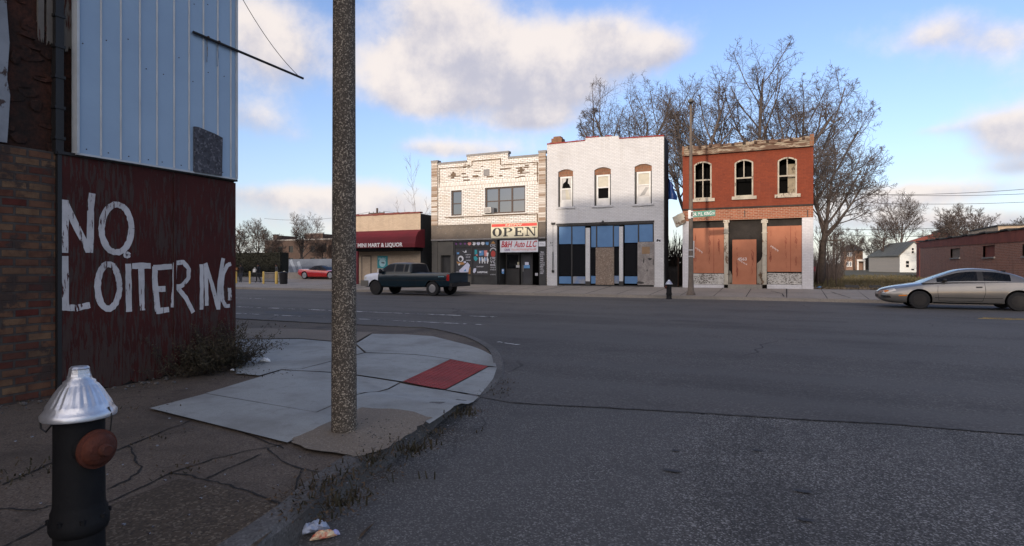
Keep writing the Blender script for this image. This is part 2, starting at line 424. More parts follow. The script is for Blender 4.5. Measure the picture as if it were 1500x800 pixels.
def facade(mb, X0, X1, Z0, Z1, Y, ops, depth=0.25, mi=0):
    """wall facing -Y with openings (x0, x1, z0, z1, arch rise), reveals going back"""
    xs = sorted({X0, X1, *[o[0] for o in ops], *[o[1] for o in ops]}); zs = sorted({Z0, Z1, *[o[2] for o in ops], *[o[3] for o in ops]})
    for i in range(len(xs)-1):
        for j in range(len(zs)-1):
            cx, cz = (xs[i]+xs[i+1])/2, (zs[j]+zs[j+1])/2
            if any(o[0] < cx < o[1] and o[2] < cz < o[3] for o in ops): continue
            mb.quad((xs[i], Y, zs[j]), (xs[i+1], Y, zs[j]), (xs[i+1], Y, zs[j+1]), (xs[i], Y, zs[j+1]), mi)
    for o in ops:
        a, b, c, d = o[:4]; r = o[4] if len(o) > 4 else 0; yb = Y+depth; zs_ = d-r
        mb.quad((a, Y, c), (a, Y, zs_), (a, yb, zs_), (a, yb, c), mi); mb.quad((b, Y, c), (b, yb, c), (b, yb, zs_), (b, Y, zs_), mi)
        mb.quad((a, Y, c), (a, yb, c), (b, yb, c), (b, Y, c), mi)
        if r:
            n = 8; arc = arch_pts(a, b, d, r, n)
            for k in range(n):
                p, q = arc[k], arc[k+1]
                mb.quad((p[0], Y, p[1]), (q[0], Y, q[1]), (q[0], Y, d), (p[0], Y, d), mi)
                mb.quad((p[0], Y, p[1]), (p[0], yb, p[1]), (q[0], yb, q[1]), (q[0], Y, q[1]), mi)
        else: mb.quad((a, Y, d), (b, Y, d), (b, yb, d), (a, yb, d), mi)
def arch_pts(a, b, d, r, n=8):
    return [(a+(b-a)*k/n, d-r*(2*k/n-1)**2) for k in range(n+1)]
def shell(mb, X0, X1, Y0, Y1, Z0, Z1, roof, mi=0, left=True, right=True):
    if left: mb.quad((X0, Y0, Z0), (X0, Y0, Z1), (X0, Y1, Z1), (X0, Y1, Z0), mi)
    if right: mb.quad((X1, Y0, Z0), (X1, Y1, Z0), (X1, Y1, Z1), (X1, Y0, Z1), mi)
    mb.quad((X0, Y1, Z0), (X0, Y1, Z1), (X1, Y1, Z1), (X1, Y1, Z0), mi)
    mb.quad((X0, Y0, roof), (X1, Y0, roof), (X1, Y1, roof), (X0, Y1, roof), mi)
# ================================================================ MATERIALS OF THE SETTING
aggregate('asphalt', (0.080, 0.075, 0.070), (0.20, 0.19, 0.18), (0.042, 0.040, 0.038), 55, 0.22, (0.040, 0.038, 0.037), 0.7, bmp=0.35, amt=0.55, crack=0.22, lane=(.04, .55))
aggregate('asphalt_coarse', (0.070, 0.066, 0.062), (0.34, 0.33, 0.315), (0.016, 0.0155, 0.015), 110, 0.45, (0.032, 0.031, 0.030), 0.6, bmp=0.7, amt=0.9, crack=.35, lane=(.5, .07))
aggregate('old_concrete', (0.115, 0.088, 0.066), (0.21, 0.18, 0.148), (0.034, 0.028, 0.024), 120, 0.9, (0.036, 0.03, 0.025), 0.75, bmp=0.4, amt=0.5)
aggregate('new_concrete', (0.30, 0.315, 0.305), (0.36, 0.37, 0.36), (0.23, 0.235, 0.225), 160, 1.1, (0.17, 0.168, 0.155), 0.7, bmp=0.15, amt=0.4)
aggregate('tan_concrete', (0.185, 0.15, 0.112), (0.33, 0.28, 0.22), (0.14, 0.12, 0.10), 110, 0.8, (0.16, 0.135, 0.11), 0.6, bmp=0.4, amt=0.6)
aggregate('kerb_stone', (0.11, 0.105, 0.10), (0.2, 0.19, 0.18), (0.05, 0.048, 0.045), 90, 1.2, (0.05, 0.046, 0.042), 0.6, bmp=0.4, amt=0.5)
aggregate('far_concrete', (0.27, 0.24, 0.205), (0.34, 0.31, 0.27), (0.15, 0.14, 0.125), 60, 0.35, (0.15, 0.14, 0.125), 0.55, bmp=0.2, amt=0.5)
aggregate('pole_aggregate', (0.082, 0.068, 0.054), (0.44, 0.38, 0.30), (0.035, 0.03, 0.026), 120, 1.5, (0.07, 0.06, 0.05), 0.5, bmp=0.9, amt=1.0)
aggregate('ground_grass', (0.085, 0.076, 0.040), (0.14, 0.115, 0.065), (0.045, 0.042, 0.022), 6, 0.15, (0.12, 0.09, 0.05), 0.6, bmp=0.8, amt=0.6)
aggregate('dry_grass', (0.17, 0.13, 0.08), (0.26, 0.20, 0.13), (0.09, 0.075, 0.045), 14, 0.3, (0.11, 0.09, 0.055), 0.6, bmp=0.8, amt=0.6)
flat('crack_dark', (0.018, 0.017, 0.016), 0.95)
M('patch_tar', (0.03, 0.03, 0.032), (0.04, 0.04, 0.042), 3, 0.7, bmp=0.2)
worn('road_paint', (0.62, 0.62, 0.6), (0.06, 0.06, 0.065), 0.55, 1.2, 3.0)
worn('road_paint_yellow', (0.65, 0.42, 0.06), (0.06, 0.06, 0.065), 0.35, 1.2, 3.0)
M('tactile_red', (0.29, 0.050, 0.046), (0.21, 0.038, 0.036), 2.5, 0.75, bmp=0.2, fine=0.3)

# ================================================================ GROUND
def ss(t): t = max(0, min(1, t)); return t*t*(3-2*t)
def tz(x, y):
    """height of the ground on the far side of the main road"""
    if y <= 28: return 0.0
    k = min((y-28)/5, 1)
    r = 0.13+0.24*k if y < 33 else 0.37+0.0055*(y-33)
    l = 0.11+0.05*k+0.26*ss((y-37)/3.5)+0.004*max(0, y-40)
    t = ss((x+31)/1.5)
    return l*(1-t)+r*t
def grid_sheet(xs, ys, f):
    mb = MB(); n = len(xs)
    mb.add([(x, y, f(x, y)) for y in ys for x in xs], [(j*n+i, j*n+i+1, (j+1)*n+i+1, (j+1)*n+i) for j in range(len(ys)-1) for i in range(n-1)])
    return mb
XS = [-900, -400, -200, -120, -80, -60, -50, -40, -35, -32, -31, -30.5, -30, -29.5, -28, -20, -10, 0, 10, 30, 60, 120, 250, 500, 900]
YS = [-300, -60, -10, 5, 15, 27.9, 28.2, 29, 31, 33, 34, 36, 37, 38, 39, 40, 41, 45, 55, 70, 100, 150, 220, 350, 600, 1200, 2400]
struct('ground', grid_sheet(XS, YS, lambda x, y: (-0.06 if y < 28 else tz(x, y)-0.03)), MATS['ground_grass'])
KERB_PX = [(432, 796), (479, 749), (528, 708), (581, 671), (627, 634), (664, 603), (710, 577), (733, 558), (739, 544), (729, 525), (692, 504), (636, 490), (590, 487.5)]
kp = [G(u, v) for u, v in KERB_PX]
kp = [Vector((-1.55, -60, 0)), Vector((-1.6, -4, 0)), Vector((-1.85, 0, 0)), Vector((-2.12, 1.3, 0))]+kp+[Vector((-10, 10.75, 0)), Vector((-16, 10.75, 0)), Vector((-90, 10.75, 0))]
def catmull(P, n=6):
    out = []
    for i in range(len(P)-1):
        a, b, c, d = P[max(i-1, 0)], P[i], P[i+1], P[min(i+2, len(P)-1)]
        for k in range(n):
            t = k/n
            out.append(0.5*((2*b)+(c-a)*t+(2*a-5*b+4*c-d)*t*t+(3*b-a-3*c+d)*t**3))
    out.append(P[-1]); return out
kerb = [kp[0], kp[1]]+catmull(kp[1:-2], 6)[1:]+[kp[-1]]
def sN(x, y):
    """near pavement: 15 cm above the road, dropped at the ramp with the red tactile plate"""
    fy = min(ss((y-4.75)/0.75), ss((8.6-y)/1.2))
    fx = ss((x+5.2)/1.7)
    return 0.15-0.135*fy*fx
def GP(u, v, f=sN):
    h = 0.12
    for _ in range(6):
        p = G(u, v, h); h = f(p.x, p.y)
    return Vector((p.x, p.y, h))
# roads: main road and the coarser side street that meets it along a cracked joint
joint = [G(750, 590), G(820, 594), G(900, 598), G(1000, 603.5), G(1100, 610), G(1200, 616), G(1300, 621), G(1400, 629), G(1500, 637)]
jl = joint+[Vector((4.5, 7.0, 0)), Vector((9.0, 7.3, 0))]
mb = MB(); conform(mb, [(-200, 10.72), (200, 10.72), (200, 28.0), (-200, 28.0)], lambda x, y: 0.0, 8)
ap = [(-9, 6.2), (-3.6, 5.95)]+[(p.x, p.y) for p in jl]+[(9.6, 9.8), (11, 10.6)]
for a, b in zip(ap[:-1], ap[1:]): mb.quad((a[0], a[1], 0), (b[0], b[1], 0), (b[0], 10.72, 0), (a[0], 10.72, 0))
struct('road', mb, MATS['asphalt'])
mb = MB(); mb.quad((-4.5, -300, -0.006), (9.6, -300, -0.006), (9.6, 10.9, -0.006), (-4.5, 10.9, -0.006)); mb.quad((-9, 5.5, -0.007), (-4.5, 5.5, -0.007), (-4.5, 10.9, -0.007), (-9, 10.9, -0.007))
struct('side_street', mb, MATS['asphalt_coarse'])
rg = random.Random(5)
mb = MB()
jq = catmull(joint+[Vector((4.5, 7.0, 0))], 10)
stroke(mb, [(p.x+rg.uniform(-.012, .012), p.y+rg.uniform(-.022, .022)) for p in jq], 0.010, lambda x, y: (x, y, 0.005), rg, .95, 2)
for (a, b, w) in [((650, 440), (752, 445), .05), ((560, 441), (660, 443), .04), ((880, 452), (1010, 449), .03), ((1120, 470), (1240, 473), .025)]:
    p, q = G(*a), G(*b); stroke(mb, [(p.x, p.y), ((p.x+q.x)/2, (p.y+q.y)/2+.15), (q.x, q.y)], w, lambda x, y: (x, y, 0.005), rg, .6, 8)
struct('pavement_crack', mb, MATS['crack_dark'])
mb = MB()
for (c, r, s) in [((430, 459), 1.3, .45), ((1003, 470), .5, .2), ((985, 690), .06, .5), ((1110, 660), .04, .5), ((1176, 720), .05, .6), ((990, 660), .03, .8), ((1180, 762), .04, .6)]:
    p = G(*c); mb.add([(p.x+r*math.cos(t)*(1+.25*math.sin(3*t)), p.y+r*s*math.sin(t)*(1+.2*math.cos(2*t)), 0.004) for t in (2*math.pi*k/18 for k in range(18))], [tuple(range(18))])
struct('asphalt_patch', mb, MATS['patch_tar'])
def line(mb, x0, x1, y, w=.11): mb.quad((x0, y-w/2, .005), (x1, y-w/2, .005), (x1, y+w/2, .005), (x0, y+w/2, .005))
mb = MB(); a = G(727, 464.5); line(mb, -90, a.x, a.y, .13); a = G(710, 476); line(mb, -90, a.x, a.y, .09)
line(mb, -90, G(392, 438).x, G(392, 438).y, .14)
p = G(742, 503.5); mb.add([(p.x-.28, p.y+.12, .005), (p.x+.25, p.y-.1, .005), (p.x+.3, p.y-.02, .005), (p.x-.25, p.y+.2, .005)], [(0, 1, 2, 3)])
struct('road_marking', mb, MATS['road_paint'])
mb = MB(); line(mb, 5.0, 90, 20.75, .12); line(mb, 5.2, 90, 21.1, .12)
struct('road_marking', mb, MATS['road_paint_yellow'])

# near pavement
base = [(p.x, p.y) for p in kerb]
# everything behind the kerb line down to the building
inner = [(-90, 4.0), (-8.0, 4.0), (-8.0, -60)]
nk = []
for i, p in enumerate(kerb):
    d = kerb[min(i+1, len(kerb)-1)]-kerb[max(i-1, 0)]; d.normalize(); nk.append(Vector((-d.y, d.x, 0)))
kin = [p+n*0.15 for p, n in zip(kerb, nk)]
mb = MB(); conform(mb, [(p.x, p.y) for p in kin]+inner, lambda x, y: sN(x, y)-0.013, 0.25)
struct('sidewalk', mb, MATS['old_concrete'])
mb = MB(); secs = []
for p, q in zip(kerb, kin):
    h = sN(p.x, p.y); m = p.lerp(q, .18)
    secs.append([(p.x, p.y, -.05), (p.x, p.y, h-.025), (m.x, m.y, h+.006), (q.x, q.y, h+.007), (q.x, q.y, -.05)])
mb.loft(secs, True, True)
k_ob = struct('kerb', mb, MATS['kerb_stone'])
# the new light slabs (photo outline -> ground plane)
def slab(name, pxs, m, dz=.007, inset=.008, kind='structure', step=.25, jag=0):
    mb = MB(); P = [GP(u, v) for u, v in pxs]
    if jag: P = [a.lerp(b, k/5)+Vector((rg.uniform(-jag, jag), rg.uniform(-jag, jag), 0)) for a, b in zip(P, P[1:]+P[:1]) for k in range(5)]
    conform(mb, [(p.x, p.y) for p in P], lambda x, y: sN(x, y)+dz, step, inset)
    return struct(name, mb, MATS[m])
slab('sidewalk_slab', [(218, 599), (300, 577.5), (463, 605.5), (587, 562), (652, 572.5), (702, 582), (660, 602), (630, 622), (600, 604), (530, 598), (486, 618), (420, 650)], 'new_concrete')
slab('sidewalk_slab', [(300, 577), (412, 543), (523, 551), (586, 561), (463, 605)], 'new_concrete')
slab('sidewalk_slab', [(442, 541), (535, 517.5), (660, 527), (590, 560), (524, 550), (413, 542.5)], 'new_concrete')
slab('sidewalk_slab', [(345, 498), (440, 497), (519, 504), (534, 517), (441, 541), (412, 542), (380, 551), (345, 548)], 'new_concrete')
slab('sidewalk_slab', [(536, 517), (521, 504), (545, 489.5), (590, 490), (634, 493), (686, 506), (722, 526), (728, 538), (716, 537), (661, 527)], 'new_concrete')
slab('sidewalk_slab', [(653, 572), (716, 538), (728, 539), (723, 556), (703, 580)], 'new_concrete')
slab('sidewalk_slab', [(345, 481), (440, 482), (546, 487.5), (519, 503), (440, 496), (345, 497)], 'tan_concrete', .006)
slab('concrete_patch', [(425, 651), (436, 641), (486, 617), (528, 598), (600, 603), (632, 614), (600, 637), (560, 662), (520, 672), (470, 663)], 'tan_concrete', .012, 0, jag=.022)
aggregate('brown_concrete', (0.075, 0.055, 0.037), (0.22, 0.18, 0.13), (0.03, 0.024, 0.018), 75, 1.3, (0.04, 0.03, 0.022), 0.6, bmp=0.6, amt=0.7)
slab('sidewalk_slab', [(150, 830), (158, 738), (262, 699), (330, 712), (424, 743), (402, 775), (360, 815), (300, 850)], 'brown_concrete', -.006, .01)
tq = [GP(u, v) for u, v in ((590, 560), (652, 571.5), (715, 537.5), (660, 527.5))]
tp = MB(); conform(tp, [(p.x, p.y) for p in tq], lambda x, y: sN(x, y)+.011, .2)
for i in range(10):
    for j in range(24):
        a = tq[0].lerp(tq[3], (j+.5)/24); b = tq[1].lerp(tq[2], (j+.5)/24); c = a.lerp(b, (i+.5)/10)
        h = sN(c.x, c.y)+.010
        tp.lathe([(.021, h), (.018, h+.006), (.010, h+.008)], 8, (c.x, c.y, 0))
struct('tactile_paving', tp, MATS['tactile_red'])
# joints and cracks of the old pavement
mb = MB()
for P in [[(0, 708), (90, 672), (160, 655)], [(160, 662), (250, 626), (300, 606)], [(155, 716), (203, 690), (199, 672), (190, 652)], [(155, 735), (260, 688), (345, 662), (414, 650)],
          [(250, 690), (300, 699), (345, 712), (424, 740)], [(300, 699), (380, 664)], [(392, 655), (440, 684), (520, 692)], [(300, 608), (360, 632), (415, 655)], [(0, 742), (50, 744), (82, 735)],
          [(424, 740), (442, 686)], [(0, 800), (60, 770), (85, 756)]]:
    Q = [GP(u, v) for u, v in P]; Q = catmull(Q, 5)
    stroke(mb, [(q.x+rg.uniform(-.012, .012), q.y+rg.uniform(-.012, .012)) for q in Q], .013, lambda x, y: (x, y, sN(x, y)-.008), rg, .7, 2)
struct('sidewalk_crack', mb, MATS['crack_dark'])

# far pavement, kerb and lots
mb = MB()
for x0, x1 in ((-90, -33.5), (-33.5, 120)):
    conform(mb, [(x0, 28.15), (x1, 28.15), (x1, 33.05), (x0, 33.05)], lambda x, y: tz(x, y), 1.0)
struct('sidewalk', mb, MATS['far_concrete'])
mb = MB(); mb.box(-36.5, 140, 28, 28.16, -.05, .135); mb.box(-90, -41, 28, 28.16, -.05, .12)
mb.box(-41, -36.5, 28, 28.16, -.05, .105)
struct('kerb', mb, MATS['far_concrete'])
mb = MB()
for k in range(-60, 60):
    x = k*1.5+rg.uniform(-.15, .15)
    if x > -35: mb.add([(x, 28.2, tz(x, 28.2)+.004), (x+.035, 28.2, tz(x, 28.2)+.004), (x+.035+rg.uniform(-.05, .05), 33, tz(x, 33)+.004), (x+rg.uniform(-.05, .05), 33, tz(x, 33)+.004)], [(0, 1, 2, 3)])
mb.add([(-29, 30.6, tz(-29, 30.6)+.004), (60, 30.6, tz(0, 30.6)+.004), (60, 30.63, tz(0, 30.63)+.004), (-29, 30.63, tz(-29, 30.63)+.004)], [(0, 1, 2, 3)])
for P in [[(1222, 433), (1232, 435.5), (1242, 440)], [(1128, 433.5), (1146, 437), (1148, 440.5)]]:
    Q = [FY(u, v, 29.5) for u, v in P]
    stroke(mb, [(P_.x, 31.5-i*1.4) for i, P_ in enumerate(Q)], .05, lambda x, y: (x, y, tz(x, y)+.006), rg, .6, 5)
struct('sidewalk_crack', mb, MATS['crack_dark'])
mb = grid_sheet([-90, -60, -50, -45, -40, -36, -33, -31, -30.5, -30, -29.5], [33.04, 34, 36, 37, 37.7, 38.4, 39.2, 40, 41, 44, 60], lambda x, y: tz(x, y)-.004)
struct('parking_lot', mb, MATS['far_concrete'])
mb = grid_sheet([1.35, 2.5, 4, 5.5, 7, 8.5, 10.4], [33.04, 33.6, 34.4, 35.2, 36, 37], lambda x, y: tz(x, y)+(.012 if y < 35.5+math.sin(x*2.1)*.8 else -.05))
struct('vacant_lot', mb, MATS['dry_grass'])
# ================================================================ NEAR LEFT: the boarded corner building
bricks('near_brick', (0.080, 0.017, 0.012), (0.155, 0.094, 0.052), (0.06, 0.054, 0.048), 0.215, 0.082, 0.012, 0.0, (0.03, 0.022, 0.02), 0.75, 1.3, (0.040, 0.028, 0.024), 0.20, 1.9, bmp=1.0, vary=0.55)
M('rust_plaster', (0.055, 0.018, 0.010), (0.014, 0.009, 0.007), 2.2, 0.9, bmp=0.8, bscale=7, fine=0.5)
worn('old_white_paint', (0.24, 0.26, 0.29), (0.07, 0.05, 0.045), 0.35, 2.5, 1.2)
worn('grey_plank', (0.14, 0.125, 0.11), (0.07, 0.02, 0.012), 0.25, 5, .6)
worn('plywood_red', (0.050, 0.0085, 0.0065), (0.058, 0.040, 0.032), 0.40, 14, 1.6, foot=(1.0, .15, .075), under2=(0.03, 0.012, 0.012), bmp=.5)
worn('letter_paint', (0.50, 0.49, 0.495), (0.06, 0.012, 0.011), 0.24, 16, 2.2, bmp=.3)
M('siding_paint', (0.27, 0.375, 0.50), (0.24, 0.335, 0.455), 0.9, 0.42, 0.0, 0.06, 2.0, spec=0.5)
flat('siding_seam', (0.46, 0.49, 0.51), 0.5)
flat('black_metal', (0.015, 0.014, 0.014), 0.55)
M('rusty_iron', (0.06, 0.028, 0.016), (0.02, 0.015, 0.013), 9, 0.8, bmp=0.4)
aggregate('roofing_felt', (0.06, 0.062, 0.075), (0.17, 0.17, 0.19), (0.025, 0.025, 0.03), 40, 2, None, .4, bmp=.8)
bricks('plain_brick', (0.16, 0.06, 0.04), (0.10, 0.04, 0.03), (0.14, 0.13, 0.12))
M('roof_dark', (0.04, 0.04, 0.042), (0.06, 0.058, 0.055), 1.5, 0.9)
WX = -6.71
cb = thing('corner_building', (WX, 4, 0.13), 'brick corner building with pale blue metal siding above red plywood painted NO LOITERING', 'building')
zb = 0.10
mb = MB()     # brick carcass, 9 m tall; its sunset shadow lies across the road
mb.box(-13.45, WX-.09, -14, 5.50, zb, 9.15)
mb.box(WX-.09, WX, -14, 3.452, zb, 2.62)
mb.build('brick_wall', MATS['near_brick'], cb)
MB().box(-13.45, WX-.09, -14, 5.50, 9.16, 9.3).build('roof', MATS['roof_dark'], cb)
rr = random.Random(11)
mb = MB()
mb.box(WX-.09, WX-.045, 3.02, 3.80, 2.63, 5.2)
for i in range(46):
    y, z = rr.uniform(3.0, 3.62), rr.uniform(2.65, 4.6); a, b = rr.uniform(.03, .13), rr.uniform(.02, .08)
    mb.add([(WX-.04+rr.uniform(0, .02), y+a*math.cos(t)*rr.uniform(.7, 1.2), z+b*math.sin(t)*rr.uniform(.7, 1.2)) for t in (2*math.pi*k/7 for k in range(7))]+[(WX-.05, y, z)], [tuple(range(7))]+[(k, 7, (k+1) % 7) for k in range(7)])
mb.build('rotten_render', MATS['rust_plaster'], cb)
mb = MB(); mb.prism_x([(2.0, 2.62), (3.05, 2.64), (3.06, 2.8), (3.075, 3.1), (3.05, 3.25), (3.07, 3.6), (3.05, 3.9), (3.03, 4.4), (3.04, 5.2), (2.0, 5.2)], WX-.089, WX-.012); mb.build('painted_strip', MATS['old_white_paint'], cb)
for (u0, u1, vb) in ((57, 66, 58), (70, 82, 62), (95, 108, 72)):
    a, b = FX(u0, 0, WX).y, FX(u1, 0, WX).y; z = FX((u0+u1)/2, vb, WX).z
    n = 7; pts = [(a, 5.2), (b, 5.2)]+[(b+(a-b)*k/n, z+rr.uniform(-.04, .05)) for k in range(n+1)]
    MB().prism_x(pts, WX-.04, WX-.015).build('weathered_plank', MATS['grey_plank'], cb)
a, b = FX(80, 0, WX+.02).y, FX(92, 0, WX+.02).y
mb = MB(); mb.box(WX-.04, WX+.04, a, b, 2.60, 5.2)
for k in range(8): mb.box(WX-.03, WX+.05, a-.01, b+.012, 2.75+k*.31, 2.78+k*.31)
mb.build('drain_post', MATS['black_metal'], cb)
# two sheets of red plywood
PX = WX+.03
sheets = [(3.497, 4.712), (4.718, 5.585)]
for i, (a, b) in enumerate(sheets):
    n = 26; low = [(a+(b-a)*k/n, zb+.03+rr.uniform(0, .05)*(1+(k % 3 == 0))) for k in range(n+1)]
    o = MB().prism_x(low+[(b, 2.585 if i else 2.60), (a, 2.60)], PX-.03, PX).build('plywood_sheet', MATS['plywood_red'], cb)
    if i: o['label'] = 'narrower right sheet of flaking red plywood'
MB().box(WX-.045, PX+.012, 4.700, 4.730, .18, 2.58).build('batten', MATS['plywood_red'], cb)
mb = MB(); mb.box(WX-.06, PX+.005, 3.455, 3.494, zb+.05, 2.62); mb.box(WX-.06, PX+.02, 3.45, 5.6, 2.603, 2.632); mb.build('dark_gap_trim', MATS['black_metal'], cb)
MB().box(WX-.09, WX-.002, 3.50, 5.585, zb, 2.6).build('backing_frame', MATS['black_metal'], cb)
# NO LOITERING, brush strokes traced in the 2.5x enlargement of the photo
def LT(x, y):
    q = FX(x/2.5, 240+y/2.5, PX+.004); return (q.y, q.z)
mb = MB(); rl = random.Random(3)
def ell(cx, cy, rx, ry, a0=0, a1=360, n=22): return [(cx+rx*math.cos(rad(a0+(a1-a0)*k/n)), cy+ry*math.sin(rad(a0+(a1-a0)*k/n))) for k in range(n+1)]
lay = 0
def letter(pts, w=.055):
    global lay; lay += 1
    x = PX+.003+.0006*(lay % 4)
    stroke(mb, [LT(*p) for p in pts], w, lambda y, z: (x, y, z), rl, .13, 5 if len(pts) < 8 else 2)
for P in [[(237, 326), (239, 132)], [(236, 140), (326, 322)], [(330, 326), (331, 180), (338, 108)], ell(427, 237, 55, 88), [(238, 338), (240, 536)], [(232, 526), (280, 529), (330, 517)],
          ell(397, 449, 40, 82), [(470, 366), (471, 450), (473, 542)], [(484, 374), (552, 373)], [(517, 374), (521, 537)], [(566, 376), (570, 470), (578, 540)], [(562, 381), (630, 376)],
          [(574, 460), (606, 458)], [(572, 541), (619, 533)], [(641, 362), (638, 440), (633, 526)], [(641, 364), (672, 360), (692, 385), (690, 420), (668, 446), (642, 452)], [(648, 450), (680, 490), (708, 545)],
          [(738, 368), (739, 450), (738, 534)], [(752, 366), (756, 450), (757, 520)], [(752, 364), (776, 440), (800, 532)], [(800, 534), (803, 430), (818, 346)],
          [(846, 366), (832, 372), (818, 400), (812, 450), (815, 500), (826, 521), (842, 520)], [(834, 462), (846, 462)], [(842, 462), (842, 500)]]: letter(P, .066 if P[0][0] < 640 else .054)
letter(ell(466, 334, 6, 6, n=8), .045)
mb.build('painted_lettering', MATS['letter_paint'], cb)
# pale blue sheet-metal siding
SX = WX+.075
ya, yb_ = FX(115, 0, SX).y, FX(345, 0, SX).y
mb = MB(); mb.box(WX-.04, SX, ya, yb_, 2.64, 6.9); mb.build('metal_siding', MATS['siding_paint'], cb)
mb = MB()
seams = [FX(u, 0, SX).y for u in (148, 177, 205, 230, 255, 277, 298, 319, 338)]
for y in seams:
    mb.prism_x([(y-.020, 0), (y+.020, 0)], SX, SX) if False else None
    mb.add([(SX, y-.010, 2.642), (SX+.014, y-.004, 2.642), (SX+.014, y+.004, 2.642), (SX, y+.006, 2.642), (SX, y-.010, 6.9), (SX+.014, y-.004, 6.9), (SX+.014, y+.004, 6.9), (SX, y+.006, 6.9)],
           [(0, 1, 5, 4), (1, 2, 6, 5), (2, 3, 7, 6), (0, 3, 2, 1)])
mb.build('standing_seam', MATS['siding_seam'], cb)
mb = MB(); mb.box(WX, SX+.022, ya-.025, ya-.001, 2.632, 6.9); mb.box(WX, SX+.022, yb_+.001, yb_+.022, 2.632, 6.9); mb.box(WX-.02, SX+.012, ya-.02, yb_+.02, 2.618, 2.638); mb.build('edge_trim', MATS['siding_seam'], cb)
mb = MB()
for i, y in enumerate([ya+.03]+[s+.06 for s in seams[:-1]]):
    for k in range(3):
        z = 2.69+k*1.0+rr.uniform(-.05, .35)*(k > 0); mb.lathe([(.007, 0), (.006, .004), (0.002, .005)], 7, (SX, y+rr.uniform(-.01, .05), z), 'X')
mb.build('fixing_screw', MATS['rusty_iron'], cb)
q0, q1 = FX(283, 188, SX), FX(324, 258, SX)
mb = MB(); e = [(q0.y, q1.z-.005), (q1.y-.01, q1.z+.0), (q1.y, q0.z-.04), (q1.y-.12, q0.z-.01), (q0.y+.05, q0.z+.025), (q0.y, q0.z+.02)]
mb.prism_x(e, SX, SX+.03); mb.build('felt_patch', MATS['roofing_felt'], cb)
# bracket of a vanished sign with its slack wire
p, q = FX(283, 47, SX+.03), FX(444, 115, SX+.03)
sb = MB().tube([p, p.lerp(q, .5), q], .018, 8).build('sign_bracket', MATS['black_metal'], cb)
r_ = FX(345, -20, SX+.03); w_ = FX(437, 111, SX+.03)
pts = [r_.lerp(w_, t)+Vector((0, 0, -.10*4*t*(1-t))) for t in (k/14 for k in range(15))]
MB().tube(pts, .004, 5).build('guy_wire', MATS['black_metal'], sb, local=True) if False else MB().tube(pts, .0045, 5).build('guy_wire', MATS['black_metal'], sb)
worn('rust_run', (0.20, 0.14, 0.08), (0.25, 0.34, 0.45), .5, 10, .8)
for y in (FX(302, 50, SX).y, FX(318, 60, SX).y):
    z = FX(302, 52, SX+.03).z; 
    zz = p.z+(q.z-p.z)*(y-p.y)/(q.y-p.y)
    MB().tube([(SX, y, zz+.012), (SX+.05, y, zz+.012)], .014, 6).build('bolt', MATS['rusty_iron'], sb)
    mb = MB(); stroke(mb, [(y, zz), (y+.004, zz-.12), (y-.002, zz-.30)], .016, lambda a_, b_: (SX+.0152, a_, b_), rr, .6, 4); mb.build('rust_run', MATS['rust_run'], cb)
# rubble and paint crumbs at the foot of the wall stay with the pavement
mb = MB()
for i in range(90):
    y = rr.uniform(2.2, 5.5); x = WX+.04+abs(rr.gauss(0, .16)); s = rr.uniform(.004, .018)
    mb.obox((x, y, sN(x, y)+s*.4), (s, s*.3, 0), (-s*.3, s*.8, .1*s), (0, 0, s*.5))
tag(mb.build('rubble', MATS['kerb_stone']), kind='stuff')

# the plain blocks behind the camera and beside the corner house: they keep the low sun off the road
nb = thing('brick_row_building', (-45, -4, 0.1), 'long low brick row building beside the corner building, outside the frame to the left', 'building')
MB().box(-95, -13.5, -14, 5.3, .1, 7.25).build('brick_wall', MATS['plain_brick'], nb)
MB().box(-95, -13.5, -14, 5.3, 7.26, 7.4).build('roof', MATS['roof_dark'], nb)
ob = thing('brick_warehouse', (-4, -36, 0), 'tall plain brick warehouse at the end of the side street behind the viewer', 'building')
mb = MB(); facade(mb, -24, 4.1, 0, 11.6, -30, [(-22+i*3.2, -20.6+i*3.2, 1+3.4*j, 3+3.4*j) for i in range(8) for j in range(3)]); 
for p_ in range(len(mb.v)): mb.v[p_] = Vector((mb.v[p_].x, -60-mb.v[p_].y, mb.v[p_].z))
mb.box(-24, 4.1, -46, -30.3, 0, 11.6); mb.build('brick_wall', MATS['plain_brick'], ob)
MB().box(-24, 4.1, -46, -30.3, 11.61, 11.8).build('roof', MATS['roof_dark'], ob)

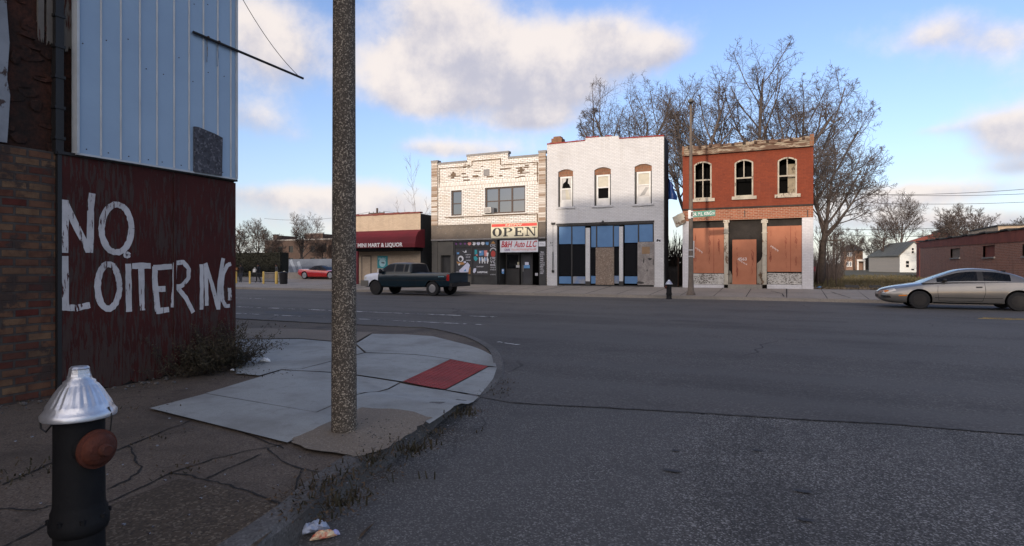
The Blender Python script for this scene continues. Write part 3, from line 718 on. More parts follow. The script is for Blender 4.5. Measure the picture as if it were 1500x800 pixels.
# ================================================================ HYDRANTS
M('hydrant_black', (0.006, 0.006, 0.007), (0.010, 0.010, 0.011), 5, 0.7, bmp=0.15, spec=0.2)
M('hydrant_silver', (0.60, 0.62, 0.66), (0.45, 0.47, 0.5), 6, 0.36, 0.75, 0.12, spec=0.5)
M('cap_rust', (0.095, 0.024, 0.012), (0.05, 0.017, 0.012), 7, 0.75, bmp=0.5)
def hydrant(loc, label, capdir, s=1.0):
    t = thing('fire_hydrant', loc, label, 'fire hydrant', 'fire hydrants with silver bonnets')
    r = .116*s; L = Vector(loc); b = MB()
    b.lathe([(r*1.12, 0), (r*1.12, .03), (r*1.0, .05), (r*.99, .19), (r*1.1, .20), (r*1.16, .215), (r*1.17, .25), (r*1.10, .262), (r*1.10, .285), (r*1.03, .30), (r, .32), (r*.985, .5), (r*.985, .69*1)], 32, L)
    o = b.build('barrel', MATS['hydrant_black'], t); autosmooth(o, 40)
    b = MB(); fl = lambda k, i: ((.035 if i % 4 < 2 else 0) if 6 <= k <= 9 else 0)
    z0 = .675
    b.lathe([(.150*s, z0), (.168*s, z0+.006), (.170*s, z0+.022), (.160*s, z0+.032), (.150*s, z0+.046), (.146*s, z0+.058), (.138*s, z0+.064), (.125*s, z0+.082), (.108*s, z0+.108), (.086*s, z0+.136), (.074*s, z0+.146), (.072*s, z0+.156), (.056*s, z0+.164), (.053*s, z0+.178)], 96, L, flute=fl)
    o = b.build('bonnet', MATS['hydrant_silver'], t); autosmooth(o, 50)
    b = MB(); b.lathe([(.053*s, z0+.178), (.050*s, z0+.186), (.046*s, z0+.205), (.047*s, z0+.209), (.038*s, z0+.217), (.0, z0+.218)], 10, L); b.build('operating_nut', MATS['hydrant_silver'], t)
    for k in range(8):
        a_ = 2*math.pi*(k+.5)/8; MB().lathe([(.011, .25), (.011, .268), (.004, .270)], 6, L+Vector((math.cos(a_)*r*1.11, math.sin(a_)*r*1.11, 0))).build('bolt', MATS['hydrant_black'], t)
    # pumper nozzle and its cap
    d = Vector((math.cos(capdir), math.sin(capdir), 0)); zc = .555
    n = MB(); c = Vector((0, 0, zc)); side = Vector((-d.y, d.x, 0)); up = Vector((0, 0, 1))
    def disc(prof, seg=28):
        return [[L+c+d*h+(side*math.cos(2*math.pi*k/seg)+up*math.sin(2*math.pi*k/seg))*rr_ for k in range(seg)] for rr_, h in prof]
    n.loft(disc([(.068, .05*s), (.068, r+.02)])); n.build('nozzle', MATS['hydrant_black'], t)
    n = MB(); n.loft(disc([(.074, r+.012), (.080, r+.016), (.080, r+.03), (.069, r+.034), (.066, r+.045), (.057, r+.058), (.042, r+.066), (.026, r+.069), (.023, r+.092), (.020, r+.095), (.001, r+.096)])); o = n.build('nozzle_cap', MATS['cap_rust'], t); autosmooth(o, 40)
    # wires of the cap chain hung from the bonnet
    a = L+Vector((0, 0, z0-.005)); ch = MB()
    rv = Vector((CA, SA, 0)); p1 = L+c+d*(r+.025)+up*.077
    ch.tube([a+rv*.155*s+up*.05, a+rv*.172*s+up*.012, a+rv*.165*s-up*.05, p1], .0035, 5)
    lp = [(.13, .065), (.165, .035), (.185, -.005), (.18, -.045), (.155, -.06), (.125, -.03)]
    ch.tube([a-rv*x_*s*1.05-d*0.02+up*z_ for x_, z_ in lp], .004, 5)
    ch.build('cap_chain', MATS['black_metal'], t)
    return t
# first is the near hydrant at the left edge of the photo
hydrant((-2.72, 1.49, .138), 'black fire hydrant with silver fluted bonnet and rusty round cap in left foreground', rad(2), .80)
q = G(980, 433.5, .15)
hydrant((q.x, q.y, tz(q.x, q.y)), 'small far fire hydrant with silver top at kerb beside the white painted building', rad(-150), 1.0)

# ================================================================ STREET LAMPS
M('far_pole', (0.17, 0.135, 0.108), (0.12, 0.098, 0.08), 4, 0.85, bmp=0.3, fine=.3)
M('lamp_grey', (0.24, 0.235, 0.22), (0.18, 0.18, 0.17), 4, 0.5, 0.2, 0.05)
glass('lamp_lens', (0.7, 0.7, 0.65), 0.4, 0.2)
flat('band_steel', (0.55, 0.55, 0.55), .4, .8)
def street_lamp(loc, label, H, r0, r1, m, hd, base=False):
    t = thing('street_lamp', loc, label, 'street lamp', 'concrete street lamp poles')
    L = Vector(loc); b = MB()
    prof = [(r0, 0), (r0*.995, .5)]+[(r0+(r1-r0)*k/12, H*k/12) for k in range(1, 13)]
    if base: prof = [(r0*1.7, 0), (r0*1.65, .06), (r0*1.15, .2)]+prof[2:]
    b.lathe(prof, 28, L); o = b.build('pole', m, t); autosmooth(o, 40)
    d = Vector((math.cos(hd), math.sin(hd), 0)); top = L+Vector((0, 0, H))
    b = MB(); b.tube([top-Vector((0, 0, .05)), top+Vector((0, 0, .14)), top+d*.12+Vector((0, 0, .2))], [r1*.9, r1*.8, r1*.7], 10); b.build('arm', MATS['lamp_grey'], t)
    s = Vector((-d.y, d.x, 0)); secs = []
    for x, w, h0, h1 in ((-.12, .05, .12, .18), (-.05, .12, .08, .22), (.10, .14, .06, .24), (.24, .13, .06, .23), (.32, .09, .08, .19), (.35, .04, .1, .16)):
        c = top+d*x; secs.append([c+s*w*k+Vector((0, 0, z)) for k, z in ((-1, h0+.05), (-.6, h0), (.6, h0), (1, h0+.05), (.85, h1-.05), (.4, h1), (-.4, h1), (-.85, h1-.05))])
    b = MB(); b.loft(secs); h = b.build('lamp_head', MATS['lamp_grey'], t); autosmooth(h, 50)
    b = MB(); b.lathe([(.11, .07), (.10, .04), (.07, .015), (.0, .005)], 16, top+d*.14); b.build('lens', MATS['lamp_lens'], h)
    return t
q = GP(504, 632)
nearlamp = street_lamp((q.x, q.y, q.z+.012), 'thick exposed-aggregate concrete pole rising from the near pavement corner', 6.75, .098, .074, MATS['pole_aggregate'], rad(20))
fq = G(1012, 432.5, .15)
farlamp = street_lamp((fq.x, fq.y, tz(fq.x, fq.y)), 'tall slim brownish lamp pole in front of the red brick building', 8.95, .125, .05, MATS['far_pole'], rad(-82), True)
mb = MB(); mb.lathe([(.125, 0), (.125, .05)], 14, (fq.x, fq.y, 1.95)); mb.lathe([(.125, 0), (.125, .05)], 14, (fq.x, fq.y, 2.25)); mb.box(fq.x+.11, fq.x+.16, fq.y-.05, fq.y+.05, 1.9, 2.7); mb.build('pole_band', MATS['band_steel'], farlamp)
flat('sign_green', (0.012, 0.19, 0.13), .45); flat('sign_white', (0.75, 0.75, 0.73), .5)
ys = fq.y-.02
sa, sb_ = FY(1013, 309.5, ys), FY(1048, 317.5, ys)
st = thing('street_sign', (fq.x+.1, ys, sb_.z), 'green street name sign reading DR M L KING on the far lamp pole', 'street sign')
tilt = lambda x, z: (x, ys-.012, z+(x-sa.x)*.035)
mb = MB(); zt_, zb_ = sa.z-.02, sb_.z-.0
mb.add([(x, y, z+(x-sa.x)*.035) for y in (ys-.01, ys+.01) for (x, z) in ((sa.x, zb_), (sb_.x, zb_), (sb_.x, zt_), (sa.x, zt_))], [(0, 1, 2, 3), (7, 6, 5, 4), (0, 4, 5, 1), (1, 5, 6, 2), (2, 6, 7, 3), (3, 7, 4, 0)])
mb.build('sign_panel', MATS['sign_green'], st)
mb = MB(); wS = sb_.x-sa.x
text(mb, 'DR. M.L. KING', sa.x+.05, sa.x+wS*.84, zb_+.055, zt_-.055, ys, bold=.012, fn=tilt); text(mb, 'DR', sa.x+wS*.87, sb_.x-.03, zb_+.07, zt_-.09, ys, fn=tilt); mb.build('lettering', MATS['sign_white'], st)
mb = MB(); mb.lathe([(.125, 0), (.125, .06)], 14, (fq.x, fq.y, zb_-.02)); mb.lathe([(.122, 0), (.122, .06)], 14, (fq.x, fq.y, zt_-.03)); mb.box(fq.x-.1, fq.x+.02, fq.y-.15, fq.y-.11, zb_-.06, zt_+.06); mb.box(fq.x+.10, sa.x+.03, ys+.011, ys+.04, zb_+.05, zt_-.05); mb.build('bracket', MATS['sign_white'], st)

# ================================================================ SHRUB, WEEDS, LEAVES, LITTER
M('shrub_leaf', (0.034, 0.033, 0.018), (0.062, 0.046, 0.028), 9, 0.8, bmp=0)
M('twig', (0.055, 0.042, 0.033), (0.03, 0.024, 0.02), 5, 0.9, bmp=0)
M('dry_leaf', (0.105, 0.07, 0.042), (0.04, 0.028, 0.019), 25, 0.85, bmp=0)
M('weed', (0.020, 0.021, 0.011), (0.05, 0.038, 0.022), 12, 0.85, bmp=0)
def leaf(mb, p, s, rng, flatten=.4):
    a = Vector((rng.gauss(0, 1), rng.gauss(0, 1), rng.gauss(0, flatten))).normalized()*s
    b = a.cross(Vector((rng.gauss(0, .5), rng.gauss(0, .5), 1))).normalized()*s*.42
    p = Vector(p); up = a.cross(b).normalized()*s*.18
    mb.add([p-a, p+b*.9+up, p+a, p-b*.9+up], [(0, 1, 2), (0, 2, 3)])
rs = random.Random(21)
q = GP(316, 545); sh = thing('shrub', (q.x-.1, q.y+.1, q.z), 'dark straggly leafless-looking shrub against the foot of the red plywood', 'shrub')
st_, lf_ = MB(), MB(); c = Vector(sh.location)
for i in range(150):
    a = rs.uniform(0, 2*math.pi); l = rs.uniform(.30, .80); d = Vector((math.cos(a)*rs.uniform(.2, 1.0), math.sin(a)*rs.uniform(.2, 1.15), rs.uniform(.25, 1.1))).normalized()
    b0 = c+Vector((rs.gauss(0, .10), rs.gauss(0, .22), 0)); pts = [b0]
    if b0.x < WX+.12: b0.x = WX+.12
    for k in range(5):
        d = (d+Vector((rs.gauss(0, .2), rs.gauss(0, .2), rs.gauss(0.0, .15)))).normalized(); nx = pts[-1]+d*l/5
        nx.x = max(nx.x, WX+.07); nx.z = max(nx.z, q.z+.03); nx.z = min(nx.z, q.z+.78); pts.append(nx)
    st_.tube(pts, [.006, .005, .004, .003, .0025, .0015], 4, False)
    for k in range(60):
        j = rs.randint(1, 4); p = pts[j].lerp(pts[j+1], rs.random())+Vector((rs.gauss(0, .03), rs.gauss(0, .03), rs.gauss(0, .03)))
        p.x = max(p.x, WX+.06); leaf(lf_, p, rs.uniform(.010, .024), rs, .7)
st_.build('stems', MATS['twig'], sh); lf_.build('foliage', MATS['shrub_leaf'], sh)
wd, dl = MB(), MB()
def clump(u, v, n, r, h, dead):
    p = GP(u, v)
    for i in range(int(n*.36)):
        x, y = p.x+rs.gauss(0, r*.8), p.y+rs.gauss(0, r*1.1); z = max(0 if x > p.x+.12 else sN(x, y), 0)
        d = Vector((rs.gauss(0, .6), rs.gauss(0, .6), 1)).normalized(); hh = h*.8*rs.uniform(.3, 1); w = .006
        s = Vector((-d.y, d.x, 0)).normalized()*w if abs(d.x)+abs(d.y) > 1e-3 else Vector((w, 0, 0))
        b = Vector((x, y, z)); e = b+d*hh; e2 = e+Vector((d.x, d.y, -.3))*hh*.5
        wd.add([b-s, b+s, e+s*.6, e-s*.6, e2], [(0, 1, 2, 3), (3, 2, 4)])
    for i in range(dead):
        x, y = p.x+rs.gauss(0, r*1.3), p.y+rs.gauss(0, r*1.6); leaf(dl, (x, y, sN(x, y)+rs.uniform(.004, .022)), rs.uniform(.008, .019), rs)
for a in [(480, 708, 130, .10, .10, 260), (505, 738, 200, .07, .11, 90), (455, 738, 70, .1, .06, 120), (540, 675, 120, .08, .09, 60), (605, 660, 260, .09, .10, 50), (640, 635, 60, .05, .05, 25), (682, 606, 220, .08, .08, 30),
          (728, 574, 90, .09, .04, 50), (560, 690, 60, .07, .05, 40), (478, 760, 24, .04, .06, 30), (585, 645, 50, .06, .05, 30), (190, 600, 40, .15, .04, 40), (60, 690, 220, .16, .05, 60), (230, 640, 60, .1, .03, 30), (265, 690, 60, .08, .03, 20),
          (20, 590, 60, .2, .05, 120), (250, 555, 60, .25, .05, 160), (395, 548, 60, .15, .04, 60), (742, 560, 60, .08, .03, 40)]: clump(*a)
tag(wd.build('weeds', MATS['weed']), kind='stuff'); tag(dl.build('leaf_litter', MATS['dry_leaf']), kind='stuff')
dl = MB()
for i in range(80):
    u, v = rs.uniform(20, 700), rs.uniform(520, 800)
    p = GP(u, v)
    if p.x > -2.2: continue
    s = rs.uniform(.003, .007); dl.obox((p.x, p.y, sN(p.x, p.y)+.0), (s, s*.4, 0), (-s*.4, s, 0), (0, 0, .003))
tag(dl.build('paper_crumbs', MATS['old_white_paint']), kind='stuff')
mb = MB()
for i in range(170):
    p = GP(rs.uniform(500, 640), rs.uniform(615, 672)); s = rs.uniform(.002, .006)
    mb.obox((p.x, p.y, sN(p.x, p.y)+.012+s*.3), (s, s*.4, .1*s), (-s*.5, s*.8, 0), (0, .1*s, s*.6))
tag(mb.build('gravel', MATS['kerb_stone']), kind='stuff')
# litter at the kerb
M('foil', (0.42, 0.47, 0.58), (0.34, 0.39, 0.50), 14, 0.4, 0.3, 0.2, 60)
M('wrap_orange', (0.60, 0.27, 0.04), (0.45, 0.05, 0.03), 28, 0.4, 0, 0.6, 60); M('wrap_cream', (0.72, 0.64, 0.42), (0.55, 0.10, 0.06), 40, 0.4, 0, 0.5, 60); M('wrap_blue', (0.25, 0.28, 0.6), (0.6, 0.6, 0.75), 40, 0.4, 0, 0.5, 60)
def crumple(mb, c, a, b, h, rng, n=9, m=7):
    c, a, b = Vector(c), Vector(a), Vector(b); secs = []
    for i in range(n):
        t = -1+2*i/(n-1); w = (1-abs(t)**3)*.9+.1; sec = []
        for j in range(m*2):
            th = 2*math.pi*j/(m*2); sec.append(c+a*t+b*math.cos(th)*w*rng.uniform(.8, 1.15)+Vector((0, 0, h*(math.sin(th)*.5+.5)*w*rng.uniform(.7, 1.2))))
        secs.append(sec)
    return mb.loft(secs)
p = G(460, 781, .0); z0 = .006
o = crumple(MB(), (p.x, p.y, z0), (.05, .068, 0), (-.028, .02, 0), .06, rs).build('crushed_cup', MATS['foil']); tag(o, 'crushed silvery blue cup lying in the gutter at the kerb', 'litter')
p = G(474, 790, .0)
wr = thing('snack_wrapper', (p.x, p.y, z0), 'crumpled orange and cream snack wrapper beside the crushed cup', 'litter')
crumple(MB(), (p.x, p.y, z0), (.045, .055, 0), (-.018, .015, 0), .04, rs).build('wrapper', MATS['wrap_cream'], wr)
crumple(MB(), (p.x-.03, p.y+.01, z0), (.03, .02, 0), (-.012, .02, 0), .03, rs).build('torn_end', MATS['wrap_orange'], wr)
crumple(MB(), (p.x+.03, p.y+.05, z0), (.022, .02, 0), (-.01, .012, 0), .03, rs).build('torn_end', MATS['wrap_blue'], wr)
p = GP(388, 531); o = crumple(MB(), (p.x, p.y, p.z+.01), (.07, .03, 0), (-.02, .05, 0), .05, rs).build('paper_scrap', MATS['sign_white']); tag(o, 'crumpled white paper scrap on the pavement beside the shrub', 'litter')
p = GP(340, 544); o = crumple(MB(), (p.x, p.y, p.z+.005), (.03, .01, 0), (-.01, .02, 0), .025, rs).build('paper_scrap', MATS['sign_white']); tag(o, 'tiny white paper scrap in front of the shrub', 'litter')
p = G(535, 780, 0)
mb = MB(); a, b = G(524, 792), G(551, 765); d = (b-a)
mb.add([a, a.lerp(b, .3)+Vector((.012, -.006, .012)), a.lerp(b, .5)+Vector((.010, -.004, .015)), b+Vector((0, 0, .006)), a.lerp(b, .5)+Vector((-.010, .006, .012)), a.lerp(b, .25)+Vector((-.014, .004, .01))], [(0, 1, 2, 3, 4, 5)])
tag(mb.build('fallen_leaf', MATS['dry_leaf']), 'single long brown fallen leaf lying on the asphalt', 'leaf')
# ================================================================ FAR SIDE: four storefront buildings (front plane Y = 33)
YF = 33.0
def P(u, v, Y=YF): q = FY(u, v, Y); return q.x, q.z
def Rc(u0, v0, u1, v1, Y=YF):
    """photo rectangle -> X0, X1, Z0 (bottom), Z1 (top) on the plane Y"""
    um = (u0+u1)/2; return FY(u0, 0, Y).x, FY(u1, 0, Y).x, FY(um, v1, Y).z, FY(um, v0, Y).z
glass('window_glass', (0.10, 0.11, 0.12), 0.35, 0.03)
MATS['window_glass'].node_tree.nodes['Principled BSDF'].inputs['IOR'].default_value = 2.3
glass('dark_glass', (0.05, 0.05, 0.05), 0.45, 0.06)
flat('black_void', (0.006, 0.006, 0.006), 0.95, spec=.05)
flat('frame_brown', (0.075, 0.05, 0.038), .6); flat('frame_dark', (0.035, 0.033, 0.032), .6); flat('white_trim', (0.66, 0.65, 0.62), .6)
worn('old_wood', (0.33, 0.28, 0.20), (0.16, 0.13, 0.10), .35, 3, 1.5)
M('ac_white', (0.55, 0.53, 0.49), (0.45, 0.43, 0.4), 5, .5, bmp=.05)

# ---------------------------------------------------------------- 1 mini mart
bricks('tan_brick', (0.47, 0.37, 0.27), (0.41, 0.32, 0.23), (0.36, 0.29, 0.215), 0.24, 0.085, 0.008, 0, (0.30, 0.24, 0.18), .35, .6, None, 0, streak=(0.24, 0.2, 0.16), streak_amt=.35, vary=.15, bmp=.3)
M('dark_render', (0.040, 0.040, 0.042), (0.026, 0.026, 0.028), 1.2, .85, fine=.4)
M('awning_red', (0.135, 0.013, 0.019), (0.105, 0.011, 0.016), 1.1, .75, bmp=.06)
flat('coping_red', (0.17, 0.045, 0.035), .8); flat('letter_white', (0.72, 0.71, 0.69), .5); flat('maroon', (0.13, 0.012, 0.02), .6)
xL, xR = AT(497, YF), AT(616, YF); zTl, zTr = P(517, 317.5)[1], P(616, 312.5)[1]; ZG = .20
mm = thing('corner_store', ((xL+xR)/2, YF, ZG), 'low tan corner store with dark red awning reading MINI MART & LIQUOR', 'store')
mb = MB(); dr = Rc(530, 374.5, 544, 416); mb_ops = []
facade(mb, xL, xR, ZG, zTl, YF, mb_ops); mb.add([(xL, YF, zTl), (xR, YF, zTl), (xR, YF, zTr)], [(0, 1, 2)])
shell(mb, xL, xR-.02, YF, YF+16, ZG, zTl-.02, zTl-.5, right=False); mb.build('brick_wall', MATS['tan_brick'], mm)
MB().box(xR-.02, xR, YF+.01, YF+16, ZG, zTr-.03).build('side_wall', MATS['dark_render'], mm)
mb = MB(); r1 = random.Random(4)
n = 16
for k in range(n):
    a, b = xL+(xR-xL)*k/n, xL+(xR-xL)*(k+.96)/n; z = zTl+(zTr-zTl)*k/n; mb.obox(((a+b)/2, YF+.13, z+.05+r1.uniform(0, .03)), ((b-a)/2, 0, .004), (0, .17, 0), (0, 0, .045+r1.uniform(0, .025)))
mb.build('coping', MATS['coping_red'], mm)
# awning: quarter-round canopy
YA = YF-1.15
za1 = P(608, 336.5)[1]; za0 = FY(608, 362, YA).z; xa0, xa1 = AT(497, YA), FY(608, 0, YA).x
prof = [(YF-.01, za1), (YF-.45, za1-.05), (YF-.8, za1-.22), (YF-1.03, za1-.5), (YA, za0+.25), (YA, za0), (YF-.01, za0)]
aw = MB().prism_x(prof, xa0, xa1).build('awning', MATS['awning_red'], mm)
MB().box(xa0+.1, xa1-.15, YA+.12, YF-.02, za0-.22, za0-.012).build('dark_soffit', MATS['black_void'], aw)  # near-black block for the dark soffit under the awning
mb = MB(); tl, tr = FY(519, 357.5, YA), FY(590, 357, YA); zt0, zt1 = FY(560, 363, YA).z, FY(560, 355.8, YA).z
fa = FY(476, 0, YA).x
text(mb, 'FAMILY MINI MART & LIQUOR', tr.x-(tr.x-tl.x)*1.255, tr.x, zt0, zt1, YA-.012, bold=.035); mb.build('lettering', MATS['letter_white'], aw)
for u in (523.5, 500):
    c = FY(u, 0, YA+.1); MB().box(c.x-.07, c.x+.07, YA+.04, YA+.18, tz(c.x, YA), za0-.22).build('awning_post', MATS['maroon'], mm)
mb = MB(); mb.ring(*dr, YF-.03, YF-.002, .05); o = mb.build('door_frame', MATS['frame_dark'], mm)
MB().box(dr[0]+.05, dr[1]-.05, YF-.02, YF-.004, dr[2], dr[3]-.05).build('door_leaf', MATS['tan_brick'], o)
flat('poster_teal', (0.03, 0.27, 0.30), .45); flat('poster_pale', (0.35, 0.55, 0.60), .45)
po = Rc(553, 375, 568, 393); o = MB().box(po[0], po[1], YF-.02, YF-.002, po[2], po[3]).build('poster', MATS['poster_teal'], mm)
mb = MB(); squiggle(mb, po[0]+.1, po[1]-.1, po[3]-.28, po[3]-.12, YF-.023, r1, .045, 6); w = (po[1]-po[0])/2
mb.add([((po[0]+po[1])/2+w*.65*math.cos(t), YF-.022, po[2]+.38+.3*math.sin(t)) for t in (2*math.pi*k/16 for k in range(16))], [tuple(range(16))]); mb.build('poster_print', MATS['poster_pale'], o)
mb = MB(); stroke(mb, [(po[0]+.35, po[2]+.38), (po[0]+.62, po[2]+.36)], .08, lambda x, z: (x, YF-.025, z), r1); mb.build('poster_print', MATS['frame_dark'], o)
pl = Rc(553, 394, 568, 405); MB().box(pl[0], pl[1], YF-.02, YF-.002, pl[2], pl[3]).build('notice', MATS['letter_white'], mm)

# ---------------------------------------------------------------- 2 white glazed brick storefront
bricks('white_glazed', (0.76, 0.735, 0.69), (0.56, 0.50, 0.42), (0.15, 0.125, 0.10), 0.31, 0.105, 0.014, -.55, (0.42, 0.33, 0.22), .4, .8, rough=.45, vary=.22, bmp=.35)
bricks('soldier_course', (0.76, 0.73, 0.68), (0.58, 0.52, 0.44), (0.22, 0.18, 0.14), 0.11, 0.45, 0.014, -.4, rough=.45, vary=.2, bmp=.3)
bricks('quoin_brick', (0.70, 0.67, 0.61), (0.24, 0.15, 0.09), (0.30, 0.25, 0.20), 0.9, 0.10, 0.012, .15, rough=.5, vary=.2)
M('stone_grey', (0.26, 0.25, 0.24), (0.20, 0.19, 0.185), 2, .8, fine=.3); M('brown_ledge', (0.17, 0.115, 0.075), (0.11, 0.08, 0.055), 4, .8)
M('brown_band', (0.155, 0.125, 0.098), (0.105, 0.088, 0.072), .9, .7, bmp=.1, fine=.25); M('olive_panel', (0.105, 0.098, 0.084), (0.085, 0.08, 0.07), 1.3, .7, bmp=.05); M('dark_panel', (0.045, 0.045, 0.044), (0.03, 0.03, 0.03), 1.5, .6, bmp=.05)
xL, xR = AT(632.5, YF), AT(800, YF); ZG = .3; zB = P(716, 327.5)[1]; zS = P(660, 240)[1]; zC = P(715, 227)[1]; zPr = P(795, 224)[1]; zPl = P(637, 238.5)[1]
wb = thing('white_brick_storefront', ((xL+xR)/2, YF, ZG), 'two storey white glazed brick storefront with stepped parapet and dark ground floor', 'storefront')
w1, w2 = Rc(661, 279, 676.5, 316), Rc(710.5, 273.5, 769.5, 312.5); vent = Rc(708.5, 248, 717, 257.5)
mb = MB(); facade(mb, xL, xR, zB, zS, YF, [w1, w2], .22)
xc0, xc1 = AT(684, YF), AT(744, YF)
mb.box(xc0, xc1, YF, YF+.3, zS, zC); mb.box(xL, xc0, YF, YF+.3, zS, zS+.004)
shell(mb, xL, xR, YF, YF+18, ZG, zS, zS-.7); wall_mb = mb
for (a, b, zt) in ((xL-.0, AT(641.5, YF), zPl), (AT(789.5, YF), xR-.01, zPr)): MB().box(a, b, YF-.07, YF-.003, zB, zt).build('pier', MATS['quoin_brick'], wb); MB().box(a-.02, b+.04, YF-.1, YF+.33, zt+.001, zt+.14).build('pier_cap', MATS['stone_grey'], wb)
mb = MB(); mb.box(AT(642, YF), xc0-.03, YF-.03, YF+.33, zS+.006, zS+.13); mb.box(xc0-.03, xc1+.06, YF-.03, YF+.33, zC+.001, zC+.14); mb.box(xc1+.02, AT(789, YF), YF-.03, YF+.33, zS+.006, zS+.13); mb.build('coping', MATS['stone_grey'], wb)
mb = MB(); zso = P(716, 270)[1]; mb.box(AT(642, YF), AT(789, YF), YF-.012, YF-.002, zso-.2, zso+.22); mb.build('soldier_course', MATS['soldier_course'], wb)
# brown framing lines of the parapet panel and the ledge
mb = MB(); h = .055; y0 = YF-.03
zl, zc2, zr = P(665, 246)[1], P(710, 235.5)[1], P(765, 240)[1]; x1, x2, x3, x4 = AT(643, YF), AT(691, YF), AT(734, YF), AT(788, YF)
mb.box(x1, x2, y0, YF-.002, zl, zl+h); mb.box(x2, x3, y0, YF-.002, zc2, zc2+h); mb.box(x3, x4, y0, YF-.002, zr, zr+h)
mb.box(x2, x2+h, y0+.002, YF-.002, zl+h, zc2); mb.box(x3-h, x3, y0+.002, YF-.002, zr+h, zc2); mb.box(x1, x1+h, y0+.002, YF-.002, zl-1.2, zl); mb.box(x4-h, x4, y0+.002, YF-.002, zr-1.2, zr)
zq = P(715, 317)[1]; mb.box(AT(652, YF), x4, y0-.02, YF-.002, zq, zq+.06); mb.box(x4-h, x4, y0, YF-.002, zB, zq)
mb.build('brown_trim', MATS['brown_ledge'], wb)
mb = wall_mb
for (u, v) in ((664, 256.5), (763.5, 249.5)):
    x, z = P(u, v)
    mb.box(x-.20, x+.20, YF-.006, YF-.002, z-.07, z+.07, 1); mb.box(x-.08, x+.08, YF-.009, YF-.0065, z-.22, z+.22, 1)
for i in range(34):
    u, v = r1.uniform(650, 785), r1.choice([245, 247, 252, 258, 262])+r1.uniform(-4, 4); x, z = P(u, v); mb.box(x, x+r1.uniform(.15, .5), YF-.0055-.0001*i, YF-.002, z, z+.07, 1)
mb.build('brick_wall', [MATS['white_glazed'], MATS['brown_ledge']], wb)
MB().box(vent[0], vent[1], YF-.02, YF-.002, vent[2], vent[3]).build('vent', MATS['stone_grey'], wb)
def window(parent, r, Y, cols, rails, fm, gm, fw=.07, dpt=.06, name='window'):
    mb = MB(); mb.ring(r[0]+.004, r[1]-.004, r[2]+.004, r[3]-.004, Y, Y+dpt, fw)
    xs = [r[0]+(r[1]-r[0])*c for c in cols]
    for x in xs: mb.box(x-fw*.6, x+fw*.6, Y+.002, Y+dpt-.002, r[2]+fw, r[3]-fw)
    ed = [r[0]+fw]+[e for x in xs for e in (x-fw*.6, x+fw*.6)]+[r[1]-fw]
    for i in range(0, len(ed), 2):
        for z in rails: zz = r[2]+(r[3]-r[2])*z; mb.box(ed[i], ed[i+1], Y+.004, Y+dpt-.004, zz-fw*.35, zz+fw*.35)
    o = mb.build(name, fm, parent)
    if gm: MB().box(r[0]+fw*.5, r[1]-fw*.5, Y+dpt*.45, Y+dpt*.55, r[2]+fw*.5, r[3]-fw*.5).build('pane', gm, o)
    return o
window(wb, w1, YF+.09, [], [.48], MATS['frame_brown'], MATS['window_glass'], .09)
wn = window(wb, w2, YF+.09, [.335, .665], [.48], MATS['frame_brown'], MATS['window_glass'], .09)
flat('curtain', (0.50, 0.46, 0.40), .9)
flat('blind_grey', (0.16, 0.155, 0.15), .8)
mb = MB(); ww = w2[1]-w2[0]; mb.box(w2[0]+.1, w2[0]+ww*.2, YF+.21, YF+.22, w2[2]+.1, w2[3]-.1); mb.build('curtain', MATS['curtain'], wn)
o = MB().box(w2[0]+ww*.67, w2[1]-.05, YF+.21, YF+.22, w2[2]+.05, w2[3]-.05).build('blind', MATS['blind_grey'], wn)
MB().box(w1[0]+.05, w1[1]-.05, YF+.21, YF+.22, w1[2]+.05, w1[3]-.05).build('blind', MATS['blind_grey'], wb)
mb = MB(); mb.ring(w1[0]-.06, w1[1]+.06, w1[2]-.06, w1[3]+.06, YF-.016, YF-.004, .06); mb.ring(w2[0]-.06, w2[1]+.06, w2[2]-.06, w2[3]+.06, YF-.016, YF-.004, .06); mb.build('window_surround', MATS['white_trim'], wb)
mb = MB(); mb.box(w1[0]-.15, w1[1]+.12, YF-.08, YF+.08, w1[2]-.14, w1[2]-.062); mb.box(w2[0]-.12, w2[1]+.12, YF-.08, YF+.08, w2[2]-.14, w2[2]-.062); mb.build('sill', MATS['brown_ledge'], wb)
ac = Rc(711.5, 304.5, 722.5, 312.5)
a = thing('air_conditioner', (ac[0]+.2, YF-.2, ac[2]), 'small white air conditioner sticking out of the wide upstairs window', 'air conditioner')
MB().box(ac[0], ac[1], YF-.32, YF+.3, ac[2], ac[3]).build('case', MATS['ac_white'], a)
mb = MB(); 
for k in range(6): mb.box(ac[0]+.05, ac[1]-.05, YF-.332, YF-.321, ac[2]+.05+k*.045, ac[2]+.07+k*.045)
mb.build('grille', MATS['stone_grey'], a)
# ground floor
zF = P(716, 350.5)[1]; zb0 = tz(xL, YF)
MB().box(xL, xR-.01, YF-.06, YF+.4, zF, zB).build('fascia_band', MATS['brown_band'], wb)
mb = MB()
for i in range(14): x, z = P(r1.uniform(640, 718), r1.uniform(333, 347)); mb.lathe([(.025, 0), (.025, .02)], 6, (x, YF-.08, z), 'Y')
mb.box(xL, xR-.02, YF-.09, YF-.062, zF-.03, zF+.06); mb.build('fascia_trim', MATS['stone_grey'], wb)
def gbox(name, r, m, y0=-.02, y1=.25, parent=wb): return MB().box(r[0], r[1], YF+y0, YF+y1, max(r[2], .25), r[3]).build(name, m, parent)
gbox('pier', Rc(633, 352, 641, 424), MATS['olive_panel']); gbox('wall_panel', Rc(641.3, 354, 664, 374), MATS['olive_panel'], 0); gbox('wall_panel', Rc(641.3, 374, 645.5, 424), MATS['olive_panel'], 0.001)
gbox('wall_panel', Rc(660, 374, 664.5, 424), MATS['olive_panel'], 0.001); dd = Rc(645.5, 374, 660, 424)
